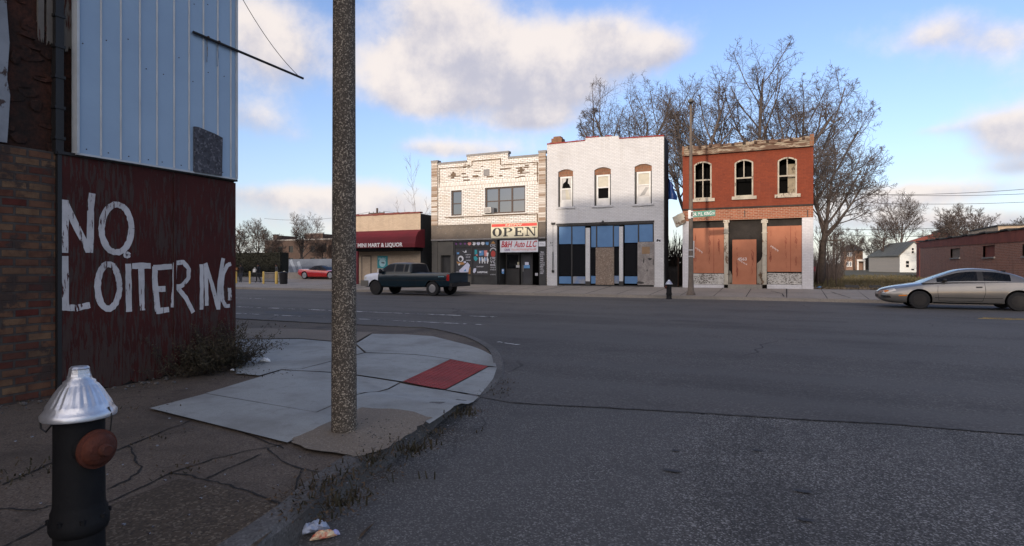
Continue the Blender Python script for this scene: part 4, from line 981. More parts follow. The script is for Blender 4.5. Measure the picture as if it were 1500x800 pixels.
MB().box(dd[0], dd[1], YF+.22, YF+.26, .25, dd[3]).build('side_door', MATS['dark_panel'], wb)
fr = MB(); big = Rc(664.6, 352.5, 717.5, 424); fr.ring(big[0], big[1], .25, big[3], YF+.0, YF+.12, .09)
mx = AT(691, YF); z1, z2 = P(691, 362.5)[1], P(691, 402.5)[1]
fr.box(mx-.06, mx+.06, YF+.003, YF+.11, .34, z1); fr.box(big[0]+.09, big[1]-.09, YF+.002, YF+.115, z1, z1+.07); fr.box(big[0]+.09, mx-.06, YF+.004, YF+.1, z2-.06, z2); fr.box(mx+.06, big[1]-.09, YF+.004, YF+.1, z2-.06, z2)
sw = fr.build('shop_window', MATS['frame_dark'], wb)
M('shop_glass', (0.075, 0.075, 0.078), (0.055, 0.055, 0.06), .8, .12, bmp=0, spec=.5)
panes = {}
PM = ['shop_glass', 'dark_panel', 'olive_panel', 'p_white', 'p_blue', 'p_teal', 'p_orange', 'p_pink', 'p_red', 'p_lav', 'p_violet', 'p_black', 'p_grey']
for key, (a, b, c, d, m) in zip(('left', 'right', 'top', 'low1', 'low2'), ((big[0]+.05, mx-.02, z2, z1, 'shop_glass'), (mx+.02, big[1]-.05, z2, z1, 'shop_glass'), (big[0]+.05, big[1]-.05, z1+.05, big[3]-.05, 'dark_panel'), (big[0]+.05, mx-.02, .3, z2-.05, 'olive_panel'), (mx+.02, big[1]-.05, .3, z2-.05, 'dark_panel'))):
    panes[key] = MB().box(a, b, YF+.05, YF+.07, c, d, PM.index(m))
# sign painting on the panes
for nme, c in (('p_white', (0.68, 0.69, 0.72)), ('p_blue', (0.10, 0.26, 0.50)), ('p_teal', (0.03, 0.30, 0.34)), ('p_orange', (0.38, 0.19, 0.06)), ('p_pink', (0.62, 0.24, 0.22)), ('p_red', (0.42, 0.05, 0.04)), ('p_lav', (0.55, 0.57, 0.70)), ('p_violet', (0.16, 0.05, 0.20)), ('p_cream', (0.62, 0.58, 0.42)), ('p_black', (0.02, 0.02, 0.02)), ('p_scarlet', (0.62, 0.06, 0.045)), ('p_crimson', (0.45, 0.02, 0.035)), ('p_grey', (0.42, 0.42, 0.45))): flat(nme, c, .5)
art = {}
lay_k = 0
def blob(m, pts, Y=YF+.048):
    global lay_k; lay_k += 1
    y = Y-.0007*(lay_k % 9)
    q = [P(*p) for p in pts]; um, vm = sum(p[0] for p in pts)/len(pts), sum(p[1] for p in pts)/len(pts)
    tgt = art if isinstance(art, MB) else panes['top' if vm < 362 else 'left' if um < 691 else 'right']
    tgt.add([(x, y, z) for x, z in q], [tuple(range(len(q)))], PM.index(m))
def circ(u, v, ru, rv=None, n=12): rv = rv or ru; return [(u+ru*math.cos(2*math.pi*k/n), v+rv*math.sin(2*math.pi*k/n)) for k in range(n)]
def cp(x, y): return (635+x/7.62, 320+y/7.62)       # the 7.62x enlargement
def cb_(m, *pts): blob(m, [cp(*p) for p in pts])
# left pane: a white helmet-like ring, orange splash, and a long white board
blob('p_white', [cp(*p) for p in ell(300, 450, 32, 34, n=14)[:-1]]); blob('shop_dark' if False else 'p_black', [cp(*p) for p in ell(297, 455, 18, 22, n=12)[:-1]])
cb_('p_orange', (250, 480), (290, 490), (330, 490), (345, 510), (290, 520), (262, 505)); cb_('p_white', (270, 510), (295, 500), (292, 522), (276, 526))
cb_('p_lav', (282, 580), (375, 490), (402, 520), (385, 600), (352, 602), (290, 604)); cb_('p_blue', (330, 590), (360, 560), (362, 592)); cb_('p_white', (315, 360), (345, 375), (360, 350), (366, 380), (340, 382))
cb_('p_blue', (255, 380), (285, 378), (280, 398), (258, 400)); cb_('p_orange', (385, 560), (410, 545), (408, 620), (388, 622)); cb_('p_lav', (330, 480), (355, 476), (362, 495), (335, 500))
# right pane: cards and a white word
cb_('p_teal', (455, 350), (482, 350), (484, 400), (455, 402)); cb_('p_pink', (472, 402), (488, 402), (488, 418), (473, 416)); cb_('p_blue', (505, 362), (555, 358), (556, 412), (506, 416)); cb_('p_lav', (508, 366), (530, 364), (528, 382), (510, 384))
cb_('p_pink', (560, 358), (596, 356), (600, 420), (566, 424)); cb_('p_white', (588, 380), (612, 384), (604, 426), (592, 424)); cb_('p_teal', (444, 430), (468, 420), (492, 450), (470, 478), (448, 460))
for k in range(4): x = 503+k*29; cb_('p_white', (x, 436), (x+12, 430), (x+14, 500+k*2), (x+4, 502)); cb_('p_white', (x+12, 452), (x+24, 446), (x+26, 480), (x+14, 486)) if k % 2 else cb_('p_blue', (x+13, 440), (x+26, 436), (x+26, 470), (x+14, 474))
cb_('p_lav', (435, 600), (445, 560), (472, 555), (470, 590), (452, 612))
for i, m in enumerate(['p_violet', 'p_violet', 'p_violet', 'p_pink', 'p_white', 'p_lav', 'p_white', 'p_blue']): blob(m, circ(667.5+i*6.55, 357.2-i*.15, 2.6 if i > 2 else 1.6, 2.8 if i > 2 else 1.6))
for i, m in enumerate(['p_black', 'p_blue', 'p_violet']): blob(m, circ(691.4+i*7.1, 356.6, 1.1))
for (x0, x1, y0, y1, n) in ((358, 415, 400, 412, 6), (358, 410, 425, 440, 5), (360, 415, 462, 474, 6), (480, 555, 530, 545, 7), (250, 290, 594, 602, 4)):
    a, b = P(*cp(x0, y1)), P(*cp(x1, y0)); squiggle(panes['left' if x1 < 425 else 'right'], a[0], b[0], a[1], b[1], YF+.041, r1, .025, n, PM.index('p_grey'))
a, b = P(*cp(488, 608)), P(*cp(602, 592)); squiggle(panes['right'], a[0], b[0], a[1], b[1], YF+.041, r1, .035, 9, PM.index('p_white'))
for m, b in panes.items(): b.build('painted_pane' if m in ('left', 'right', 'top') else 'lower_panel', [MATS[k] for k in PM], sw)
# painted pilaster, entry recess, right pilaster
p1 = Rc(717.7, 351, 728.5, 424); art = MB().box(p1[0], p1[1], YF-.05, YF+.25, .25, p1[3], 1)
YP = YF-.053
blob('p_orange', [(719.5, 357), (723, 353), (726.5, 357)], YP); blob('p_red', circ(723, 372, 3.4, 4.8), YP); 
stroke(art, [P(718.6, 368), P(720, 364.6), P(723, 363.4), P(726, 364.6), P(727.3, 367)], .07, lambda x, z: (x, YP-.008, z), r1, mi=PM.index('p_grey'))
for (v0, v1, n, w) in ((357.8, 361.5, 3, .04), (376.5, 380, 3, .05), (381.5, 385.5, 2, .05), (386.5, 389.5, 3, .05), (391, 392.6, 4, .025), (394, 396, 4, .025), (401.5, 403, 4, .02)):
    a, b = P(719, v1), P(727.5, v0); squiggle(art, a[0], b[0], a[1], b[1], YP-.009, r1, w, n, PM.index('p_grey'))
art.build('painted_pilaster', [MATS[k] for k in PM], wb)
p2 = Rc(790, 351, 799.6, 424); pil = MB().box(p2[0], p2[1], YF-.045, YF+.25, .25, p2[3], 1)
for k in range(11): a, b = P(791.5, 370.5+k*3.1), P(799, 368.2+k*3.1); squiggle(pil, a[0]+r1.uniform(0, .05), b[0]-r1.uniform(0, .12), a[1], b[1], YF-.05, r1, .025, r1.randint(3, 5), PM.index('p_grey'))
pil.build('painted_pilaster', [MATS[k] for k in PM], wb)
en = Rc(728.5, 351, 790, 424)
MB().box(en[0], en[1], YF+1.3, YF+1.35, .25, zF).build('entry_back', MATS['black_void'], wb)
mb = MB(); mb.box(en[0], en[0]+.03, YF+.26, YF+1.3, .25, zF); mb.box(en[1]-.03, en[1], YF+.26, YF+1.3, .25, zF); mb.build('entry_reveal', MATS['dark_panel'], wb)
e1 = Rc(741, 371, 761.5, 421, YF+.9); mb = MB(); mb.ring(e1[0], e1[1], .3, e1[3], YF+.86, YF+.94, .09); zz = P(750, 394.5, YF+.9)[1]; mb.box(e1[0]+.09, e1[1]-.09, YF+.87, YF+.93, zz-.04, zz+.04)
o = mb.build('shop_window', MATS['frame_dark'], wb); MB().box(e1[0]+.05, e1[1]-.05, YF+.89, YF+.91, zz, e1[3]-.05).build('pane', MATS['dark_glass'], o); MB().box(e1[0]+.05, e1[1]-.05, YF+.885, YF+.915, .33, zz-.02).build('panel', MATS['dark_panel'], o)
e2 = Rc(763.5, 371, 780.5, 421, YF+.5); mb = MB(); mb.ring(e2[0], e2[1], .3, e2[3], YF+.45, YF+.53, .13); o = mb.build('shop_door', MATS['dark_panel'], wb)
MB().box(e2[0]+.1, e2[1]-.1, YF+.48, YF+.5, .4, e2[3]-.1).build('pane', MATS['shop_glass'], o); MB().box(e2[0]+.15, e2[0]+.19, YF+.40, YF+.45, 1.2, 1.6).build('handle', MATS['stone_grey'], o)
art = {}
def dec(m, u0, v0, u1, v1, y): r = Rc(u0, v0, u1, v1, YF+y); art.setdefault(m, MB()).box(r[0], r[1], YF+y-.006, YF+y, r[2], r[3])
dec('p_blue', 767.5, 388.5, 776, 393, .44); dec('p_lav', 769, 384, 774.5, 388.2, .44); dec('p_blue', 735, 394, 738.5, 401, .2); dec('p_lav', 735.6, 394.8, 738, 397.5, .19); dec('p_cream', 758, 384, 760.5, 388, .84); dec('p_white', 756, 388.5, 761, 392, .84); dec('p_grey', 784, 400, 788, 404, .3)
for m, b in art.items(): b.build('sticker', MATS[m], wb)
# signs
s = Rc(721, 326.8, 789, 348.6)
sg = thing('open_sign', ((s[0]+s[1])/2, YF-.15, s[2]), 'large cream shop sign with red band reading NOW OPEN', 'sign')
MB().box(s[0], s[1], YF-.16, YF-.095, s[2], s[3]).build('sign_board', MATS['p_cream'], sg)
hb = s[3]-(s[3]-s[2])*.235; MB().box(s[0]+.04, s[1]-.04, YF-.166, YF-.162, hb, s[3]-.04).build('red_band', MATS['p_scarlet'], sg)
mb = MB(); W_ = s[1]-s[0]; text(mb, 'NOW', s[0]+W_*.32, s[0]+W_*.68, hb+.035, s[3]-.07, YF-.169, bold=.03); mb.build('lettering', MATS['p_cream'], sg)
mb = MB(); y = YF-.168; zb1, zt1 = s[2]+.10, hb-.06; H = zt1-zb1; t, th = .13, .055
def ser(x0, x1, z): mb.box(x0, x1, y-.003, y, z, z+th)
X = s[0]+W_*.03; w = W_*.21
pts_o = [(X+w/2+w/2*math.cos(a_), zb1+H/2+H/2*math.sin(a_)) for a_ in (2*math.pi*k/28 for k in range(28))]; pts_i = [(X+w/2+w*.20*math.cos(a_), zb1+H/2+H*.44*math.sin(a_)) for a_ in (2*math.pi*k/28 for k in range(28))]
mb.add([(p[0], y-.003, p[1]) for p in pts_o+pts_i], [(k, (k+1) % 28, 28+(k+1) % 28, 28+k) for k in range(28)])
X = s[0]+W_*.275; mb.box(X+.05, X+.05+t*1.2, y-.003, y, zb1+th, zt1-th); ser(X-.03, X+t*1.2+.14, zb1); ser(X-.03, X+.36, zt1-th)
n_ = 14; po_ = [(X+.05+t*1.2+W_*.13*math.cos(a_), zt1-H*.27+H*.27*math.sin(a_)) for a_ in (-math.pi/2+math.pi*k/n_ for k in range(n_+1))]; pi_ = [(X+.05+t*1.2+W_*.075*math.cos(a_), zt1-H*.27+H*.22*math.sin(a_)) for a_ in (-math.pi/2+math.pi*k/n_ for k in range(n_+1))]
mb.add([(p[0], y-.0034, p[1]) for p in po_+pi_], [(k, k+1, n_+2+k, n_+1+k) for k in range(n_)])
X = s[0]+W_*.515; mb.box(X+.05, X+.05+t*1.2, y-.003, y, zb1+th, zt1-th); ser(X-.03, X+W_*.185, zb1); ser(X-.03, X+W_*.185, zt1-th); mb.box(X+.05+t*1.2, X+W_*.13, y-.003, y, zb1+H*.47, zb1+H*.47+th); mb.box(X+W_*.165, X+W_*.185, y-.003, y, zb1+th, zb1+H*.32); mb.box(X+W_*.165, X+W_*.185, y-.003, y, zt1-H*.3, zt1-th); mb.box(X+W_*.12, X+W_*.14, y-.0035, y, zb1+H*.36, zb1+H*.64)
X = s[0]+W_*.755; mb.box(X+.06, X+.06+th*1.1, y-.003, y, zb1+th, zt1-th); ser(X-.04, X+.22, zb1); ser(X-.06, X+.14, zt1-th); mb.box(X+W_*.175, X+W_*.175+th*1.1, y-.003, y, zb1, zt1-th); ser(X+W_*.13, X+W_*.23, zt1-th)
mb.add([(X+.02, y-.0036, zt1), (X+.02+t*1.3, y-.0036, zt1), (X+W_*.175+th, y-.0036, zb1), (X+W_*.175-t*.3, y-.0036, zb1)], [(0, 1, 2, 3)]); mb.build('serif_lettering', MATS['p_black'], sg)
s = Rc(734, 351.8, 789.3, 369.5)
sg = thing('auto_sign', ((s[0]+s[1])/2, YF-.15, s[2]), 'white banner with red script reading B&H Auto LLC above the shop entry', 'sign')
MB().box(s[0], s[1], YF-.14, YF-.105, s[2], s[3]).build('sign_board', MATS['p_white'], sg)
W_, H = s[1]-s[0], s[3]-s[2]; mb = MB(); zl0, zl1 = s[2]+H*.40, s[3]-H*.07
text(mb, 'B&H', s[0]+W_*.03, s[0]+W_*.33, zl0, zl1, YF-.143, .25, .03); text(mb, 'Auto', s[0]+W_*.38, s[0]+W_*.66, zl0, zl1, YF-.143, .3, .02); text(mb, 'LLC', s[0]+W_*.69, s[0]+W_*.985, zl0, zl1, YF-.143, .35, .02); mb.build('script_lettering', MATS['p_crimson'], sg)
mb = MB(); text(mb, 'CARS', s[0]+W_*.12, s[0]+W_*.27, s[2]+H*.12, s[2]+H*.29, YF-.143, 0, .03); mb.build('small_lettering', MATS['p_violet'], sg)
mb = MB(); squiggle(mb, s[0]+W_*.31, s[0]+W_*.97, s[2]+H*.12, s[2]+H*.30, YF-.143, r1, .02, 18); mb.build('small_lettering', MATS['p_pink'], sg)
s = Rc(789.6, 354, 799.5, 361); sg = thing('notice_sign', (s[0], YF-.07, s[2]), 'small plain white notice sign at the top of the right pilaster', 'sign')
MB().box(s[0], s[1], YF-.075, YF-.052, s[2], s[3]).build('sign_board', MATS['p_white'], sg); mb = MB(); squiggle(mb, s[0]+.12, s[1]-.1, s[2]+.1, s[2]+.2, YF-.078, r1, .02, 4); mb.build('lettering', MATS['p_grey'], sg)

# ---------------------------------------------------------------- 3 white painted brick building
bricks('painted_white', (0.62, 0.62, 0.622), (0.58, 0.58, 0.585), (0.47, 0.467, 0.46), 0.22, 0.080, 0.009, 0, (0.42, 0.41, 0.40), .45, .7, bmp=.8, vary=.12, rough=.7, streak=(0.42, 0.40, 0.37), streak_amt=.28)
bricks('bare_brick', (0.28, 0.12, 0.06), (0.20, 0.085, 0.045), (0.20, 0.16, 0.12), .1, .2, .012, 0, (0.1, 0.05, 0.03), .4, 1.5)
M('blue_panel', (0.095, 0.20, 0.37), (0.08, 0.17, 0.32), 1.3, .5, bmp=.05); M('blue_dirty', (0.12, 0.20, 0.36), (0.24, 0.25, 0.27), 3, .7, fine=.4)
aggregate('osb', (0.20, 0.15, 0.115), (0.34, 0.28, 0.22), (0.10, 0.075, 0.06), 22, 1.0, (0.15, 0.125, 0.11), .5, bmp=.3)
M('grey_ply', (0.33, 0.305, 0.285), (0.20, 0.18, 0.17), 1.6, .85, fine=.5); flat('cardboard', (0.26, 0.17, 0.10), .9)
flat('red_coping', (0.23, 0.035, 0.03), .8); M('tarp_blue', (0.012, 0.045, 0.19), (0.008, 0.03, 0.13), 2, .45, bmp=.6, bscale=5)
xL, xR = AT(801.3, YF), AT(972.5, YF); ZG = .3
pb = thing('white_painted_building', ((xL+xR)/2, YF, ZG), 'two storey white painted brick building with blue storefront panels and a broken upstairs window', 'building')
wins = [Rc(817.5, 248, 839.5, 303), Rc(870.5, 245, 894.8, 301), Rc(929.5, 240, 954.8, 298.5)]
wins = [(a, b, c, d, .14) for a, b, c, d in wins]
so_ = Rc(815.8, 328.2, 958, 419); so_ = (so_[0], so_[1], .36, so_[3])
zT = P(972, 199.5)[1]; z1 = P(801, 212)[1]; z2 = P(857, 206.5)[1]; z3 = P(860, 202)[1]; z4 = P(905, 199)[1]; z5 = P(908, 203.5)[1]
zbase = min(z1, z5)-.3
mb = MB(); facade(mb, xL, xR, ZG, zbase, YF, wins+[so_], .28)
topP = [(xL, z1), (AT(857, YF), z2), (AT(858, YF), z3), (AT(906, YF), z4), (AT(907, YF), z5), (xR, zT)]
mb.prism_y([(xL, zbase), (xR, zbase)]+topP[::-1], YF, YF+.3)
mb.quad((xL, YF, ZG), (xL, YF, zbase), (xL, YF+1.2, zbase), (xL, YF+1.2, ZG))
mb.build('brick_wall', MATS['painted_white'], pb)
mb = MB(); mb.box(xR-.03, xR+.04, YF+.02, YF+1.2, ZG, zT-.05); shell(mb, xL, xR-2.7, YF+.31, YF+12, ZG, zbase-.3, zbase-.6); mb.quad((xR-2.7, YF+1.2, ZG), (xR, YF+1.2, ZG), (xR, YF+1.2, zbase), (xR-2.7, YF+1.2, zbase)); mb.quad((xR-2.7, YF+.3, zbase-.6), (xR-.03, YF+.3, zbase-.6), (xR-.03, YF+1.2, zbase-.6), (xR-2.7, YF+1.2, zbase-.6)); mb.build('side_wall', MATS['dark_render'], pb)
mb = MB()
for (a, za), (b, zb2) in zip(topP[:-1], topP[1:]):
    if b-a < .1: continue
    n = max(2, int((b-a)/.35))
    for k in range(n):
        if r1.random() < .12: continue
        x0, x1 = a+(b-a)*k/n, a+(b-a)*(k+1)/n; zz = za+(zb2-za)*(k+.5)/n; mb.obox(((x0+x1)/2, YF+.14, zz+.03), ((x1-x0)/2-.003, 0, (zb2-za)/n/2), (0, .17, 0), (0, 0, .028+r1.uniform(0, .012)))
mb.build('coping', MATS['red_coping'], pb)
c = Rc(811, 203, 826, 211, YF+1.0); mb = MB(); mb.box(c[0], c[1], YF+.6, YF+1.2, c[2]-.9, c[3]-.06); mb.box(c[0]+.12, c[1]-.1, YF+.65, YF+1.1, c[3]-.06, c[3]+.06); mb.box(c[0]-.12, c[0]+.1, YF+.62, YF+1.1, c[2]-.9, c[2]+.06); mb.build('chimney', MATS['bare_brick'], pb)
flat('shade_cream', (0.50, 0.47, 0.38), .85); flat('cloudy_pane', (0.42, 0.41, 0.39), .35); flat('glass_grey', (0.22, 0.22, 0.215), .2)
for i, w in enumerate(wins):
    a, b, c, d, r = w
    lint = MB(); zl = d-.42
    lint.prism_y([(a+.004, zl), (b-.004, zl)]+[(min(max(x, a+.004), b-.004), z-.006) for x, z in arch_pts(a, b, d, r)[::-1]], YF+.10, YF+.2); lint.build('lintel', MATS['bare_brick'], pb)
    ww = b-a; fa, fb = a+ww*.10, b-ww*.07; f0 = c+.32; mid = f0+(zl-f0)*.5
    wn = window(pb, (fa, fb, f0, zl), YF+.10, [], [.5], MATS['white_trim'], None, .10, .08)
    y0 = YF+.14
    if i == 0:
        MB().box(fa+.06, fb-.06, y0, y0+.012, mid, zl-.05).build('upper_pane', MATS['cloudy_pane'], wn); MB().box(fa+.06, fb-.06, y0, y0+.012, f0+.05, mid-.01).build('lower_pane', MATS['cloudy_pane'], wn)
        hx = (fa+fb)/2; hw = (fb-fa)/2-.12
        MB().prism_y([(hx-hw, mid+.06), (hx+hw, mid+.05), (hx+hw*.6, mid+.28), (hx+hw*.3, mid+.34), (hx+hw*.4, mid+.62), (hx, mid+.66), (hx-hw*.2, mid+.45), (hx-hw*.8, mid+.33)], y0-.004, y0-.001).build('broken_hole', MATS['black_void'], wn)
        MB().prism_y([(hx-hw*.1, f0+.12), (hx+hw*.9, f0+.12), (hx+hw*.3, f0+.75), (hx-hw*.3, f0+.85)], y0-.004, y0-.001).build('shade_tear', MATS['shade_cream'], wn)
    elif i == 1:
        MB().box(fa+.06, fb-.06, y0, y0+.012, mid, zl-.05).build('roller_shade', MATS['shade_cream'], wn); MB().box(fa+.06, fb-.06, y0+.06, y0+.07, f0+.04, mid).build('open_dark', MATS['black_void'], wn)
    else:
        MB().box(fa+.06, fb-.06, y0, y0+.012, mid, zl-.05).build('roller_shade', MATS['shade_cream'], wn); MB().box(fa+.06, fb-.06, y0, y0+.012, f0+.05, mid-.01).build('lower_pane', MATS['cloudy_pane'], wn)
        hx = (fa+fb)/2; MB().prism_y([(hx-.25, f0+.12), (hx+.05, f0+.2), (hx+.28, mid-.15), (hx+.1, mid-.12)], y0-.004, y0-.001).build('shade_tear', MATS['glass_grey'], wn)
    MB().box(fa, fb, YF+.09, YF+.2, c+.01, f0-.002).build('window_board', MATS['white_trim'], wn)
    mb = MB(); mb.box(a+.002, fa-.002, YF+.05, YF+.2, c+.005, zl); mb.box(fb+.002, b-.002, YF+.05, YF+.2, c+.005, zl); mb.build('jamb', MATS['frame_dark'], wn)
    MB().box(a-.14, b+.12, YF-.07, YF-.003, c-.11, c-.004).build('sill', MATS['painted_white'], pb)
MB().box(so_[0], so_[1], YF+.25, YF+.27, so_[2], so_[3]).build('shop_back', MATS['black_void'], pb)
fr = MB(); fr.ring(so_[0]+.003, so_[1]-.003, so_[2]+.003, so_[3]-.003, YF+.03, YF+.14, .07)
for u in (837.2, 873.6, 898.2, 935): x = AT(u, YF); fr.box(x-.035, x+.035, YF+.04, YF+.13, so_[2]+.08, so_[3]-.08)
fr.build('storefront_frame', MATS['frame_dark'], pb)
def pan(name, u0, v0, u1, v1, m, y0=.06, y1=.09): r = Rc(u0, v0, u1, v1); return MB().box(r[0], r[1], YF+y0, YF+y1, max(r[2], .37), r[3]).build(name, MATS[m], pb)
for u0, u1, v0, v1, m in [(818.5, 836.2, 331.5, 357.5, 'blue_panel'), (838, 856.5, 331, 357.5, 'blue_panel'), (865.5, 872.8, 331.5, 362, 'blue_panel'), (874.5, 897.5, 331, 361.8, 'blue_panel'), (899, 906.8, 331, 361, 'blue_panel'), (914.8, 934, 329.5, 355.5, 'blue_panel'), (936, 955.8, 328.7, 354, 'blue_panel'),
                          (818.5, 836.5, 405, 415.6, 'blue_panel'), (838.8, 856.8, 405, 415.6, 'blue_dirty'), (865.3, 872, 404.5, 415.5, 'blue_panel'), (899.3, 906.5, 404, 415.5, 'blue_dirty'), (914.8, 933.5, 405, 415.5, 'blue_panel')]: pan('blue_panel', u0, v0, u1, v1, m)
for u0, u1, v0, v1 in [(818, 836.6, 358.5, 404), (838, 857, 358.5, 404), (864.6, 873, 363, 403.5), (898.8, 907.5, 362.5, 403), (914.6, 934.2, 357, 404)]: pan('shop_pane', u0, v0, u1, v1, 'dark_glass', .075, .085)
o = pan('plywood_board', 872.5, 362.6, 899.4, 417.2, 'osb', .0, .035); o['label'] = 'brown strand board over the middle door'
o = pan('plywood_board', 934, 354.5, 958.8, 417.6, 'grey_ply', -.02, .012); o['label'] = 'tall grey weathered plywood board'
r = Rc(940.5, 361.5, 952, 372); MB().box(r[0], r[1], YF-.03, YF-.022, r[2], r[3]).build('cardboard_patch', MATS['cardboard'], o)
mb = MB()
for (u, v, a_, b_) in ((952, 379.5, .22, .12), (943, 382, .06, .2), (938, 414, .4, .12), (948, 396, .07, .12), (957, 385, .05, .3)):
    x, z = P(u, v); mb.add([(x+a_*math.cos(t_)*r1.uniform(.6, 1.2)*.6, YF-.0225, z+b_*math.sin(t_)*r1.uniform(.6, 1.2)*.7) for t_ in (2*math.pi*k/9 for k in range(9))], [tuple(range(9))])
mb.build('dark_stain', MATS['frame_dark'], o)
for (u0, u1, v0) in ((858.2, 864.4, 334), (907.4, 912.8, 332)):
    r = Rc(u0, v0, u1, 412); MB().box(r[0], r[1], YF-.06, YF+.02, r[2], r[3]).build('column', MATS['painted_white'], pb); MB().box(r[0]-.02, r[1]+.02, YF-.05, YF+.02, .36, r[2]-.003).build('column_base', MATS['frame_dark'], pb)
MB().box(xL, xR, YF-.04, YF-.004, .2, .36).build('plinth', MATS['frame_dark'], pb)
r = Rc(815, 325.8, 958.5, 328); MB().box(r[0], r[1], YF-.03, YF-.003, r[2], r[3]+.02).build('storefront_lintel', MATS['frame_dark'], pb)
x, z = P(884, 324.3); mb = MB(); mb.tube([(x, YF, z), (x, YF-.15, z+.02), (x, YF-.2, z-.08)], .03, 6); mb.lathe([(.02, .12), (.07, .1), (.13, 0), (.13, -.01)], 12, (x, YF-.2, z-.14)); mb.build('wall_lamp', MATS['black_metal'], pb)
mb = MB(); x, z = P(810.3, 328); x2, z2_ = P(810.3, 397); xm, zm = P(810.3, 369); mb.tube([(x, YF-.04, z), (x, YF-.04, zm)], .008, 6); mb.tube([(x, YF-.05, zm), (x, YF-.05, z2_)], .028, 6); mb.box(x-.09, x+.14, YF-.12, YF-.004, z-.05, z+.07); mb.box(x-.06, x+.07, YF-.1, YF-.004, z2_-.1, z2_+.05); mb.build('conduit', MATS['black_metal'], pb)
mb = MB(); a, b = P(804.2, 361), P(810.4, 355.3); 
for k, (dx_, dz_) in enumerate(((.35, .7), (.75, .75), (.05, .0), (.4, .05), (.75, .05))): text(mb, '1423 8'.replace(' ', '')[k], a[0]+(b[0]-a[0])*dx_, a[0]+(b[0]-a[0])*dx_+.05, a[1]+(b[1]-a[1])*dz_, a[1]+(b[1]-a[1])*dz_+.10, YF-.003)
mb.build('house_number', MATS['frame_dark'], pb)
r = Rc(961, 349.8, 968.5, 355.8); o = MB().box(r[0], r[1], YF-.02, YF-.003, r[2], r[3]).build('plaque', MATS['p_white'], pb)
mb = MB(); w_, h_ = r[1]-r[0], r[3]-r[2]; mb.prism_y([(r[0]+w_*.05, r[2]+h_*.35), (r[0]+w_*.3, r[2]+h_*.25), (r[0]+w_*.5, r[2]+h_*.5), (r[0]+w_*.7, r[2]+h_*.25), (r[0]+w_*.95, r[2]+h_*.3), (r[0]+w_*.85, r[2]+h_*.9), (r[0]+w_*.6, r[2]+h_*.7), (r[0]+w_*.4, r[2]+h_*.95), (r[0]+w_*.15, r[2]+h_*.85)], YF-.026, YF-.021); mb.build('plaque_stencil', MATS['frame_dark'], o)
# blue tarp hanging over the broken flank
tx = FY(976, 255, YF+1.6); tarp = MB(); rows = []
for i in range(9):
    v = 252+i*5.0; wv = .05+.50*(i/8)**.8+(.03*math.sin(i*2.1)); p = FY(974, v, YF+1.6); row = []
    for k in range(7): t_ = k/6; row.append((p.x+.02+wv*t_*1.35, YF+1.25+.12*math.sin(k*1.7+i*.6), p.z-.10*t_*i/8))
    rows.append(row)
n = 7; v_ = [q_ for r_ in rows for q_ in r_]; v2 = [(a_, b_+.05, c_) for a_, b_, c_ in v_]
f_ = [(i*n+k, i*n+k+1, (i+1)*n+k+1, (i+1)*n+k) for i in range(8) for k in range(6)]
tarp.add(v_, f_); tarp.add(v2, [tuple(reversed(q_)) for q_ in f_]); o = tarp.build('tarp', MATS['tarp_blue'], None, True); tag(o, 'blue plastic tarp hanging beside the white painted building', 'tarp')

# ---------------------------------------------------------------- 4 red brick building
bricks('red_painted', (0.205, 0.045, 0.020), (0.170, 0.038, 0.018), (0.15, 0.037, 0.020), 0.22, 0.078, 0.008, 0, (0.10, 0.026, 0.018), .5, .7, bmp=.3, vary=.25, streak=(0.25, 0.08, 0.045), streak_amt=.25)
bricks('red_band', (0.34, 0.105, 0.050), (0.24, 0.070, 0.035), (0.34, 0.24, 0.17), 0.24, 0.085, 0.014, 0, (0.12, 0.05, 0.03), .4, 1.2)
worn('cornice_wood', (0.32, 0.26, 0.19), (0.15, 0.085, 0.055), .55, .9, 5.0); worn('peel_white', (0.50, 0.48, 0.44), (0.16, 0.14, 0.12), .42, 5, 9)
bricks('pier_white', (0.60, 0.59, 0.60), (0.55, 0.54, 0.55), (0.48, 0.47, 0.47), .24, .082, .01, 0, (0.36, 0.34, 0.33), .45, .8, bmp=.4, vary=.12)
M('board_orange', (0.40, 0.158, 0.088), (0.33, 0.127, 0.07), 1.2, .8, bmp=.06); flat('board_grain', (0.27, 0.080, 0.048), .85); worn('cast_cream', (0.46, 0.42, 0.34), (0.22, 0.15, 0.10), .3, 2, 1.5)
M('dark_mottled', (0.022, 0.019, 0.017), (0.045, 0.038, 0.033), 1.2, .9, fine=.5); flat('chalk', (0.70, 0.62, 0.58), .9)
xL, xR = AT(1000, YF), AT(1191.5, YF); ZG = .3
rb = thing('red_brick_building', ((xL+xR)/2, YF, ZG), 'two storey red brick building with arched empty windows and orange boarded ground floor', 'building')
wins = [Rc(1016.5, 236.5, 1042.5, 291), Rc(1076, 233.5, 1103.5, 287.5), Rc(1139, 230, 1167.5, 284.5)]; wins = [(a, b, c, d, .16) for a, b, c, d in wins]
zc0 = P(1096, 222.5)[1]; zct = P(1096, 208.5)[1]; zbd0, zbd1 = P(1096, 321.5)[1], P(1096, 304)[1]
mb = MB(); facade(mb, xL, xR, zbd1, zc0, YF, wins, .3); mb.box(xL, xR, YF, YF+.3, zc0, zct-.02)
shell(mb, xL, xR, YF, YF+14, ZG, zct-.1, zct-.8); mb.build('brick_wall', MATS['red_painted'], rb)
mb = MB(); n = 40; xc0, xc1 = AT(1002.5, YF), AT(1186, YF)
top = [(xc0+(xc1-xc0)*k/n, zct+.02+r1.uniform(-.05, .03)) for k in range(n+1)]
